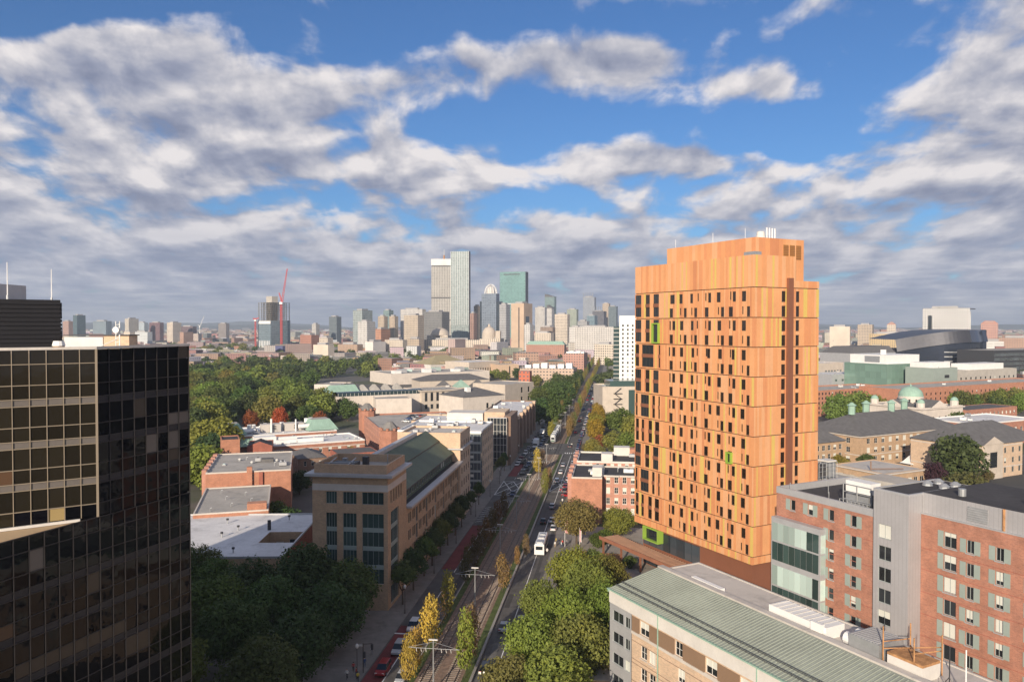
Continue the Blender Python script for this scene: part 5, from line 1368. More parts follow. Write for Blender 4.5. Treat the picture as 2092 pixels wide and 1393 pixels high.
    bx(b, 'plant_storey', M['white'], 2, w - 4, 3, 36, 28.8, 36); bx(b, 'louvre', M['steel'], 1.9, 1.996, 8, 22, 30, 35); bx(b, 'exhaust_stack', M['white'], 12, 15, 12, 15, 36.01, 40)
    b, w = col_('teal_clad_block', 'teal metal clad block with stacked dark balconies', 'building', (1908, 752), 1957, 27, 24, 'shutter', 'roofgrey', lambda w, d: {'F': [(w * .45, w * .45 + 6, z, z + 2.4) for z in (4, 9, 14, 19)]}, style='dark2', par=.5, stuff=2)
    bx(b, 'white_penthouse', M['white'], 0, w, 6, 20, 26.5, 31)
    b, w = col_('grey_brick_block', 'long grey brick block with white rooftop plant', 'building', (1957, 757), 2078, 24, 30, 'concrete', 'roofgrey', lambda w, d: {'F': grid(w, 12, 4, 1.8, 2, 2, 4.8)}, style='dark', par=.5, stuff=3)
    bx(b, 'plant_storey', M['white'], w * .28, w * .85, 4, 20, 23.5, 28.5)
    b, w = col_('beige_block', 'beige block with tall ribbed windows beside the orange tower', 'building', (1668, 742), 1724, 24, 30, 'stone', 'roofwhite', lambda w, d: {'F': grid(w, 6, 2, 2.4, 6, 3, 8, w * .3, 2)}, style='curtain5', par=.5, stuff=4)
    b, w = col_('pale_grey_block', 'pale grey metal clad block stepping down beside the beige one', 'building', (1700, 765), 1770, 19, 26, 'metalplain', 'roofwhite', lambda w, d: {'F': grid(w, 5, 3, 2.6, 2, 3, 5)}, style='curtain', par=.4, stuff=8)
    # black glass hall with a sweeping roof
    Y0 = 900.0; rt = thing('curved_glass_hall', 'black glass hall with bowed front and long sweeping roof edge', 'building', (P(1850, 745, Y0).x, Y0, 0), 0.0)
    blk = glass('black_hall_glass', (0.07, 0.085, 0.125), .15, .6, .02); steel = mat('sweep_roof', (0.085, 0.085, 0.095), .45, .1, metal=.6)
    sc = Y0 / F; n = 24; front = []; x_r = 175 * sc
    for k in range(n + 1):
        t = k / n; x = -20 * sc + t * 185 * sc; y = -34 * math.sin(math.pi * min(1, t * 1.05)) * (.4 + .6 * t); front.append((x, y))
    top = lambda t: 43 + 11.5 * math.sin(math.pi / 2 * min(1, t * 1.4))
    q = MB(); qs = MB()
    for k in range(n):
        (xa, ya), (xb, yb) = front[k], front[k + 1]; ta, tb = k / n, (k + 1) / n
        q.poly([(xa, ya, 0), (xb, yb, 0), (xb, yb, top(tb) - 14), (xa, ya, top(ta) - 14 + 0)], blk)
        qs.poly([(xa, ya - 3, top(ta) - 14), (xb, yb - 3, top(tb) - 14), (xb, yb + 2, top(tb)), (xa, ya + 2, top(ta))], steel if k < 17 else blk)
        qs.poly([(xa, ya + 2, top(ta)), (xb, yb + 2, top(tb)), (xb, 70, top(tb)), (xa, 70, top(ta))], steel)
        qs.poly([(xa, ya, top(ta) - 14.1), (xb, yb, top(tb) - 14.1), (xb, yb - 3, top(tb) - 14), (xa, ya - 3, top(ta) - 14)][::-1], steel)
    xe, ye = front[-1]; q.poly([(xe, ye, 0), (xe, 70, 0), (xe, 70, 54), (xe, ye, 54)], blk); q.build('glass_front', rt); qs.build('sweeping_roof', rt)
    for k in range(5):
        g = MB(); z = 8 + k * 5.2
        for j in range(10, n):
            (xa, ya), (xb, yb) = front[j], front[j + 1]; g.poly([(xa, ya - .3, z), (xb, yb - .3, z), (xb, yb - .3, z + .9), (xa, ya - .3, z + .9)], M['steel'])
        g.build('floor_band', rt)
    b, w = col_('grey_domed_hall', 'dark grey clad hall with rounded shoulder left of the sweeping roof', 'building', (1738, 722), 1830, 30, 40, 'metalplain', 'roofgrey', None, par=.3, stuff=2)
    b['label'] = 'dark grey clad hall with rounded shoulder left of the sweeping roof'
    q = MB(); q.prism([(0, 0), (w, 0), (w, 40), (0, 40)], 30.05, 37, M['slate'], M['slate'], False, [(14, 8), (w, 8), (w, 34), (14, 34)]); q.build('shoulder_roof', b)
    b, w = col_('dark_glass_office', 'dark glass office with horizontal bands at the right edge', 'building', (2030, 716), 2180, 33, 40, 'darkmetal', 'roofgrey', lambda w, d: {'F': grid(w, 12, 6, w / 12.6, 2.8, 2, 5, .5, .5)}, style='curtain5', par=.3)
campus()

# ------------------------------------------------------------------ far city: wall materials that carry their windows as texture
def farmat(name, kind):
    m = bpy.data.materials.new(name); m.use_nodes = True
    w = NT(m.node_tree); b = w.n['Principled BSDF']
    u, z, g = wall_uv(w)
    oi = w.new('ShaderNodeObjectInfo')
    base = oi.outputs['Color']
    if kind == 'stuff':
        at = w.new('ShaderNodeVertexColor'); at.layer_name = 'Col'; base = at.outputs[0]
    nz = w.sep(g.outputs['True Normal'])[2]
    flat_ = w.math('GREATER_THAN', nz, 0.3)
    bay, fl, a, c = {'grid': (3.6, 3.7, .23, .28), 'rib': (4.0, 3.8, .33, .12), 'glass': (4.5, 3.9, .12, .22), 'band': (9.0, 3.8, .05, .45), 'house': (3.2, 3.2, .28, .30), 'stuff': (3.4, 3.3, .28, .32), 'plain': (60, 60, .49, .49)}[kind]
    fu, fz = w.math('FRACT', w.math('DIVIDE', u, bay)), w.math('FRACT', w.math('DIVIDE', z, fl))
    inu = w.math('LESS_THAN', w.math('ABSOLUTE', w.math('SUBTRACT', fu, .5)), .5 - a)
    inz = w.math('LESS_THAN', w.math('ABSOLUTE', w.math('SUBTRACT', fz, .5)), .5 - c)
    win = w.math('MULTIPLY', inu, inz)
    win = w.math('MULTIPLY', win, w.math('SUBTRACT', 1.0, flat_))
    n = w.noise(g.outputs['Position'], 0.05, 4, .6)
    tone = w.math('ADD', w.math('MULTIPLY', n, .5), .75)
    wall = w.mix(1.0, base, w.xyz(tone, tone, tone), 'MULTIPLY')
    roofc = w.mix(w.math('MULTIPLY', flat_, .85), wall, w.ramp(w.math('ADD', w.math('MULTIPLY', oi.outputs['Random'], .55), w.math('MULTIPLY', w.noise(g.outputs['Position'], .02, 2), .5)), [(.3, (.05, .05, .055)), (.5, (.13, .125, .12)), (.75, (.46, .45, .44))]))
    wn = w.noise(w.xyz(w.math('FLOOR', w.math('DIVIDE', u, bay)), w.math('FLOOR', w.math('DIVIDE', z, fl)), 0.0), 1.7, 0)
    if kind == 'glass':
        dark = w.mix(1.0, base, w.ramp(wn, [(.3, (.45, .45, .45)), (.7, (.95, .95, .95))]), 'MULTIPLY')
    else:
        dark = w.ramp(wn, [(.35, (.035, .04, .05)), (.65, (.12, .12, .13))])
    w.l.new(w.mix(win, roofc, dark), b.inputs['Base Color'])
    b.inputs['Roughness'].default_value = .75
    if kind in ('glass', 'band'):
        w.l.new(w.math('MULTIPLY', win, .45), b.inputs['Metallic']); w.l.new(w.math('SUBTRACT', .7, w.math('MULTIPLY', win, .42)), b.inputs['Roughness'])
    return m
FM = {k: farmat('far_wall_' + k, k) for k in ('grid', 'rib', 'glass', 'band', 'house', 'stuff', 'plain')}
def far(name, lab, cat, x0, xs, x1, ytop, Y, c, kind='grid', th=28, group=None, parts=True, dmin=14, roof=True):
    """a distant block: front face from column x0 to xs, right side from xs to x1, top at row ytop"""
    p = P(x0, ytop, Y); sc = Y / F; a = -R(th) if xs < x1 else 0.0
    # turn the front a little to the left so that the right side shows
    wF = max((xs - x0) * sc / max(math.cos(R(th)), .3), 4); dR = max((x1 - xs) * sc / math.sin(R(th)), dmin) if xs < x1 else max(dmin, wF)
    root = thing(name, lab, cat, (p.x, Y, 0), a, group)
    b = MB(); b.box(0, wF, 0, dR, 0, p.z, FM[kind]); o = b.build('wall', root); o.color = (*c, 1)
    if roof and p.z > 25:
        q = MB(); q.box(wF * .2, wF * .75, dR * .2, dR * .8, p.z, p.z + 3.5, FM['plain']); o = q.build('roof_plant', root); o.color = (.35, .34, .34, 1)
    return root, wF, dR, p.z
def skyline():
    tan_, wht, gry, gls, brk, drk, cream = (.47, .38, .29), (.56, .54, .52), (.38, .38, .39), (.22, .30, .30), (.36, .17, .12), (.12, .12, .14), (.60, .52, .43)
    # tallest: stone office tower with banded facade, antenna on its crown
    r, w, d, z = far('office_skyscraper', 'pale square skyscraper with antenna and white crown storey', 'skyscraper', 881, 921, 921, 545, 1900, (.43, .41, .38), 'rib', 0, dmin=45, roof=False)
    b = MB(); b.box(1, w - 1, 1, 44, z, z + 3.5, FM['plain']); b.build('neck', r).color = (.12, .12, .12, 1)
    b = MB(); b.box(0, w, 0, 45, z + 3.5, z + 19, FM['plain']); b.build('crown', r).color = (.70, .68, .66, 1)
    b = MB(); b.cyl((w * .62, 20), 2.2, z + 19, z + 30, M['rust'], 8); b.cyl((w * .62, 20), .7, z + 30, z + 44, M['offwhite'], 6); b.build('antenna', r)
    for q in (.25, .52): bx(r, 'plant_floor', M['darkmetal'], -.3, w + .3, -.3, -.02, z * q + 20, z * q + 23)
    r, w, d, z = far('glass_skyscraper', 'slim glass skyscraper with white vertical fins beside the pale square one', 'skyscraper', 921, 958, 960, 514, 1850, (.29, .34, .34), 'glass', 14, roof=False)
    for k in range(9): bx(r, 'fin', M['white'], k * w / 8 - .3, k * w / 8 + .3, -.7, -.02, 60, z)
    bx(r, 'fin', M['darkmetal'], w + .02, w + .9, 2, 10, 0, z)
    r, w, d, z = far('crowned_skyscraper', 'stepped blue glass skyscraper with open domed steel crown', 'skyscraper', 984, 1014, 1020, 600, 1800, (.20, .24, .30), 'glass', 20, roof=False)
    bx(r, 'shoulder', M['glassblue'], -6, -.02, 3, 30, 0, z - 18); bx(r, 'shoulder', M['glassblue'], w + .02, w + 6, 3, 26, 0, z - 18)
    for k in range(8):
        a = math.pi * k / 8; q = MB(); pts = [(w * .5 + w * .42 * math.cos(t) * math.cos(a), 12 + 12 * math.cos(t) * math.sin(a), z + 22 * math.sin(t)) for t in [math.pi * j / 10 for j in range(11)]]
        for s_, e_ in zip(pts, pts[1:]): q.tube(s_, e_, .55, M['white'], 4)
        q.build('crown_rib', r)
    q = MB(); q.lathe((w * .5, 12), [(w * .3, z), (w * .28, z + 8), (w * .18, z + 15), (.5, z + 19)], M['offwhite'], 14); q.build('crown_dome', r)
    r, w, d, z = far('glass_skyscraper', 'broad flat green glass slab skyscraper with dark narrow side', 'skyscraper', 1021, 1073, 1079, 556, 2300, (.17, .31, .30), 'glass', 18, roof=False)
    bx(r, 'plant_slot', M['darkmetal'], w * .15, w * .8, -.3, -.02, z - 9, z - 6); bx(r, 'painted_shade_side', M['darkmetal'], w + .02, w + .3, 0, d, 0, z)  # dark sheet over the right side stands in for its shade
    bx(r, 'floor_band', M['steel'], 0, w, -.3, -.02, z * .56, z * .56 + 3)
    r, w, d, z = far('concrete_tower', 'tan concrete slab tower with one dark vertical slot', 'tower', 1044, 1070, 1088, 620, 1500, (.50, .37, .27), 'plain', 30)
    bx(r, 'slot', M['darkmetal'], w * .58, w * .66, -.25, -.02, 15, z - 8); bx(r, 'side_slot', M['glassblue'], w + .02, w + .3, d * .2, d * .6, 10, z - 25)
    # the domed church with its long colonnaded front
    r, w, d, z = far('church_administration', 'long cream stone colonnaded building below the skyscrapers', 'building', 864, 985, 990, 694, 1600, cream, 'rib', 10, dmin=40)
    r, w, d, z = far('church_hall', 'cream stone church extension with half round hall roof', 'church', 872, 915, 918, 685, 1640, cream, 'grid', 10, dmin=30)
    q = MB(); q.lathe((w * .55, 15), [(20 * math.cos(R(t)), z + 16 * math.sin(R(t))) for t in range(0, 88, 8)], M['stone'], 20); q.build('hall_roof', r, smooth=True)
    r, w, d, z = far('domed_church', 'cream stone church with large ribbed dome and lantern', 'church', 980, 1022, 1027, 692, 1580, cream, 'rib', 12, dmin=36)
    q = MB(); q.cyl((w * .38, 15), 15, z, z + 8, M['stone'], 20); q.build('drum', r)
    q = MB(); q.lathe((w * .38, 15), [(14.5 * math.cos(R(t)), z + 8 + 17 * math.sin(R(t))) for t in range(0, 85, 7)], M['stone'], 24); q.build('dome', r, smooth=True); q = MB(); q.cyl((w * .38, 15), 3, z + 24, z + 30, M['stone'], 10, 2); q.build('lantern', r)
    bx(r, 'bell_tower', M['stone'], w * .75, w * .98, 4, 14, 0, z + 16)
    # white residence tower on the avenue
    p = st(585, 27.5); rt = thing('white_tower', 'slim white tower with small square windows and green glass side beside the avenue', 'tower', p, -ANG_S)
    sc = p.y / F; wg, ww, zt = 12 * sc, 46 * sc, HC + (664 - 645) * sc
    mb = MB(); rr = [(2.4 + c * 4.4, 4.0 + c * 4.4, z, z + 1.9) for c in range(4) for z in [6 + k * 3.75 for k in range(15)]]
    a = facade(mb, (wg, 0), (wg + ww, 0), 0, zt, rr, .3, M['white']); facade(mb, (wg, 26), (wg, 0), 0, zt, [], .2, M['white']); mb.poly([(wg, 0, zt), (wg + ww, 0, zt), (wg + ww, 26, zt), (wg, 26, zt)], M['roofgrey']); mb.build('white_wall', rt)
    windows(rt, (wg, 0), (wg + ww, 0), a, .3, 'dark')
    q = MB(); q.box(0, wg - .1, 2, 24, 0, zt - 10, M['glassgreen'], M['roofgrey']); q.build('glass_side', rt)
    for k in range(15): bx(rt, 'floor_edge', M['offwhite'], -.1, wg - .12, 1.7, 1.996, 4 + k * 3.75, 4.5 + k * 3.75)
    # tower under construction with red cranes
    r, w, d, z = far('tower_under_construction', 'half clad tower under construction with bare floor slabs', 'building', 527, 561, 590, 655, 1700, (.20, .26, .30), 'glass', 38, roof=False)
    for k in range(11): bx(r, 'floor_slab', M['concrete'], 0, w, 0, d, z + k * 3.9, z + k * 3.9 + .6)
    for i in range(5):
        for j in range(5): bx(r, 'column', M['darkmetal'], 1 + i * (w - 3) / 4, 2 + i * (w - 3) / 4, 1 + j * (d - 3) / 4, 2 + j * (d - 3) / 4, z + .6, z + 39)
    bx(r, 'white_wrap', M['white'], -.5, w + .2, -.6, -.05, z - 7, z - 1); bx(r, 'lift_core', M['concrete'], w * .35, w * .8, d * .2, d * .5, z, z + 53)
    for k in range(8): bx(r, 'base_pier', M['white'], k * w / 8, k * w / 8 + 2, -.8, -.05, 0, 26)
    redm = mat('crane_red', (0.55, 0.09, 0.09), .6, .05)
    def crane(lab, px, ybase, Y, ztop, jib, back, m=redm, th=1.0):
        p = P(px, ybase, Y); t = thing('tower_crane', lab, 'crane', (p.x, Y, 0)); q = MB()
        for dx, dy in ((-th, -th), (th, -th), (th, th), (-th, th)): q.tube((dx, dy, 0), (dx, dy, ztop), .35 * th, m, 4)
        k = 0
        zz = 0
        while zz < ztop - 3: q.tube((-th, -th, zz), (th, -th, zz + 3), .25 * th, m, 4); q.tube((th, -th, zz + 3), (-th, -th, zz + 6), .25 * th, m, 4); zz += 6
        q.build('mast', t)
        for nm, v in (('jib', jib), ('counter_jib', back)):
            q = MB(); s_ = Vector((0, 0, ztop)); e = s_ + Vector((v[0], 0, v[1])); up = Vector((0, 0, 2.2 * th)) if abs(v[0]) > abs(v[1]) else Vector((2.2 * th, 0, 0))
            q.tube(s_, e, .4 * th, m, 4); q.tube(s_ + up, e + up * .3, .35 * th, m, 4); n = 12
            for k in range(n): q.tube(s_ + (e - s_) * (k / n), s_ + up + (e + up * .3 - s_ - up) * ((k + .5) / n), .22 * th, m, 4)
            q.build(nm, t)
        bx(t, 'cab', M['white'], -2 * th, 2 * th, -2 * th, 2 * th, ztop - 3 * th, ztop)
    crane('tall red luffing crane beside the unfinished tower', 575, 690, 1680, 60 + (664 - 617) / F * 1680, (13, 72), (-5, 20), th=1.6)
    crane('low red crane in front of the unfinished tower', 522, 690, 1690, 72, (8, 3), (-6, 2), th=1.1)
    crane('distant white crane with raised jib left of the park', 408, 672, 3200, 55, (18, 42), (-8, 6), M['white'], 1.2)
    crane('grey crane with long level jib next to the white hospital tower', 1968, 660, 1290, 86, (20, 0.5), (-42, 2), M['darkmetal'], 1.0)
    rows = [
     ('tower', 'white gridded apartment tower left of the skyscrapers', 731, 752, 765, 657, 1500, wht, 'grid'),
     ('tower', 'glass apartment tower behind the white gridded one', 721, 742, 758, 634, 1750, (.35, .40, .40), 'glass'),
     ('tower', 'first of two twin tan towers', 772, 786, 788, 646, 1900, tan_, 'rib'), ('tower', 'second of two twin tan towers', 795, 807, 809, 646, 1900, tan_, 'rib'),
     ('tower', 'blue green glass tower between the twin tan ones', 783, 796, 803, 634, 2200, gls, 'glass'),
     ('slab', 'white topped slab behind the tan gridded tower', 818, 866, 869, 632, 1950, wht, 'rib'),
     ('tower', 'tan gridded tower with deep shaded side', 825, 856, 866, 644, 1560, (.50, .42, .33), 'grid'),
     ('slab', 'dark gridded slab with pale side next to the pale skyscraper', 865, 905, 918, 637, 1700, (.19, .19, .19), 'grid'),
     ('tower', 'red brown narrow tower right of the finned skyscraper', 960, 968, 973, 640, 1700, (.33, .20, .16), 'rib'), ('tower', 'tan narrow tower by the crowned skyscraper', 968, 976, 979, 625, 1900, tan_, 'rib'),
     ('slab', 'grey tower standing before the green glass slab', 1020, 1034, 1042, 622, 1700, gry, 'grid'),
     ('tower', 'white and blue striped tower right of the tan concrete slab', 1093, 1112, 1118, 628, 2300, wht, 'rib'),
     ('tower', 'green glass tower with dark sloping top', 1113, 1132, 1136, 607, 2600, gls, 'glass'), ('tower', 'white plain tower below the sloping top', 1117, 1127, 1129, 630, 2200, wht, 'grid'),
     ('building', 'cream stepped stone building with dark central bay', 1133, 1158, 1161, 642, 1900, cream, 'grid'), ('tower', 'green gridded tower behind the cream stepped building', 1158, 1177, 1180, 632, 2500, (.32, .36, .30), 'grid'),
     ('tower', 'blue grey ribbed tower with spiky crown', 1191, 1213, 1217, 607, 2700, (.30, .33, .38), 'rib'), ('slab', 'dark stepped tower right of the spiky crown', 1210, 1232, 1239, 636, 2600, drk, 'grid'),
     ('tower', 'tan tower partly behind the dark stepped one', 1231, 1243, 1246, 620, 2900, tan_, 'rib'), ('tower', 'dark green roofed tower next to the white tower', 1243, 1258, 1261, 626, 2800, (.16, .20, .22), 'glass'),
     ('slab', 'long bright white residential slab along the avenue', 1174, 1250, 1254, 668, 1500, (.58, .55, .52), 'grid'), ('building', 'beige corner block below the white residential slab', 1214, 1250, 1254, 703, 1180, cream, 'grid'),
     ('building', 'teal glass block before the dark stepped tower', 1199, 1214, 1221, 645, 2200, (.20, .28, .33), 'glass'), ('building', 'grey stone office left of the teal block', 1180, 1198, 1201, 656, 2000, gry, 'grid'),
     ('building', 'white block with dark openings near the concrete slab tower', 1071, 1083, 1086, 663, 1480, wht, 'grid'), ('building', 'brown brick office below the striped tower', 1104, 1128, 1134, 668, 1700, (.30, .22, .17), 'grid'),
     ('building', 'tan mid rise block beside the green copper roof', 1092, 1124, 1128, 680, 1450, cream, 'grid'), ('building', 'white low office left of the residential slab', 1163, 1184, 1190, 668, 1750, wht, 'band'),
     ('building', 'beige block below the tan gridded tower', 832, 858, 866, 692, 1350, tan_, 'grid'), ('building', 'white windowless block below the twin towers', 746, 764, 784, 698, 1380, (.68, .64, .60), 'plain'),
     ('building', 'cream office block right of the white windowless one', 786, 826, 828, 694, 1420, cream, 'grid'), ('building', 'orange brick block left of the tan gridded tower', 764, 780, 795, 672, 1650, (.48, .24, .15), 'grid'),
     ('tower', 'dark green glass tower near the left horizon', 149, 161, 170, 644, 2600, (.10, .15, .17), 'glass'), ('building', 'broad blue grey office on the left horizon', 190, 228, 234, 656, 2500, (.20, .25, .29), 'band'),
     ('tower', 'beige banded tower on the left horizon', 255, 266, 277, 651, 2400, (.48, .44, .38), 'band'), ('building', 'pale glass block beside the beige banded tower', 280, 300, 302, 659, 2600, (.38, .43, .47), 'band'),
     ('building', 'dark red cubic block on the left horizon', 305, 334, 338, 659, 2500, (.17, .09, .10), 'grid'), ('tower', 'cream tower right of the dark red cube', 341, 357, 367, 659, 2300, cream, 'grid'),
     ('building', 'long dark red block left of the park', 367, 402, 406, 667, 2400, (.15, .10, .11), 'grid'), ('building', 'brown tower block above the park trees', 446, 466, 470, 661, 2700, (.26, .23, .22), 'grid'),
     ('building', 'cream curved front block behind the black tower roof', 253, 270, 273, 678, 1900, cream, 'band'), ('building', 'white long low block behind the black tower roof', 272, 312, 315, 678, 2000, (.55, .57, .58), 'band'),
     ('building', 'salmon block beside the black penthouse', 128, 146, 148, 656, 2500, (.42, .27, .22), 'grid'), ('building', 'slanted roof dark glass office near the park', 672, 690, 697, 647, 2300, (.16, .19, .21), 'glass'),
     ('building', 'pale block with dish on its roof left of the skyscrapers', 637, 647, 652, 662, 2200, (.50, .48, .45), 'grid'), ('building', 'red brick church like block at the park edge', 613, 640, 651, 684, 1500, (.38, .18, .13), 'house'),
     ('building', 'cream low block at the park edge', 652, 672, 675, 690, 1400, cream, 'grid'), ('building', 'long stone museum like front at the park edge', 640, 675, 678, 704, 1250, cream, 'plain'),
     ('building', 'brick row with bay fronts at the park edge', 690, 735, 740, 703, 1300, (.42, .30, .22), 'house'), ('building', 'dark blue construction fence block below the cranes', 540, 585, 590, 706, 1350, (.10, .11, .22), 'plain'),
     ('tower', 'tall white hospital tower with dark window strip', 1885, 1957, 1960, 630, 1300, (.54, .53, .52), 'grid'), ('tower', 'white lower hospital wing beside the crane', 1962, 1978, 1980, 637, 1320, (.54, .53, .52), 'plain'),
     ('building', 'beige box block on the right horizon', 1695, 1728, 1732, 667, 1500, cream, 'plain'), ('building', 'tan gridded block on the right horizon', 1752, 1776, 1790, 663, 1900, tan_, 'grid'), ('building', 'cream block with pitched roof on the right horizon', 1812, 1826, 1832, 663, 1800, cream, 'grid'),
     ('building', 'yellow brick block on the right horizon', 1776, 1832, 1840, 682, 1250, (.50, .38, .22), 'house'), ('building', 'pink brick hospital block under the peaked roof', 2004, 2030, 2034, 661, 1700, (.48, .27, .22), 'grid'),
     ('building', 'brick blocks at the right edge', 2040, 2090, 2096, 690, 1200, (.40, .26, .20), 'house'), ('building', 'white flat block at the right edge', 2010, 2040, 2044, 697, 1150, wht, 'band')]
    for (k, lab, x0, xs, x1, yt, Y, c, kind) in rows:
        r, w, d, z = far({'tower': 'high_rise', 'slab': 'slab_block', 'building': 'mid_rise'}[k], lab, 'building', x0, xs, x1, yt, Y, c, kind, 30)
        if 'tall white hospital' in lab:
            bx(r, 'window_strip', M['glass'], w * .12, w * .2, -.3, -.02, 20, z - 12)
            for i in range(9): bx(r, 'facade_joint', M['steel'], 0, w, -.2, -.02, 30 + i * 6.4, 30.5 + i * 6.4)
        if 'spiky' in lab:
            for i in range(6): bx(r, 'spike', M['steel'], i * w / 6, i * w / 6 + 1.5, 0, 1.5, z + .02, z + 16)
        if 'sloping top' in lab:
            q = MB(); q.prism([(0, 0), (w, 0), (w, 20), (0, 20)], z + .02, z + 10, M['slate'], None, True, [(0, 0), (.1, 0), (.1, 20), (0, 20)]); q.build('sloping_top', r)
        if 'peaked' in lab or 'pitched' in lab:
            q = MB(); q.hip(0, w, 0, min(d, 24), z + .02, z + 6, M['brickpink'], .1); q.build('peaked_roof', r)
    r, w, d, z = far('copper_roofed_block', 'long red brick block with bright green copper roof near the white slab', 'building', 1075, 1152, 1154, 704, 1220, (.42, .22, .16), 'house', 12, dmin=20)
    q = MB(); q.prism([(0, 0), (w, 0), (w, 20), (0, 20)], z + .02, z + 5.5, M['copper'], None, True, [(4, 6), (w - 4, 6), (w - 4, 14), (4, 14)]); q.build('copper_roof', r)
    r, w, d, z = far('brick_block', 'long pale roofed brick block stretching to the avenue trees', 'building', 1062, 1170, 1176, 752, 760, (.48, .36, .28), 'house', 12, dmin=26)
    for k in range(6): bx(r, 'rooftop_unit', M['white'], 4 + k * w / 6.5, 10 + k * w / 6.5, 6, 14, z + .02, z + 3 + (k % 3))
    r, w, d, z = far('brick_block', 'salmon brick hall with bright white roof by the avenue', 'building', 1150, 1192, 1200, 722, 960, (.45, .25, .20), 'house', 12, dmin=40)
    for k in range(5): bx(r, 'rooftop_unit', M['white'], 3 + k * w / 6, 8 + k * w / 6, 8, 20, z + .02, z + 2 + (k % 2))
    for (x0, x1, yt, Y, lab) in ((1060, 1085, 758, 640, 'bright red brick cottage among the museum trees'), ):
        r, w, d, z = far('brick_house', lab, 'house', x0, x1 - 3, x1, yt, Y, (.48, .14, .08), 'house', 12, dmin=10)
skyline()

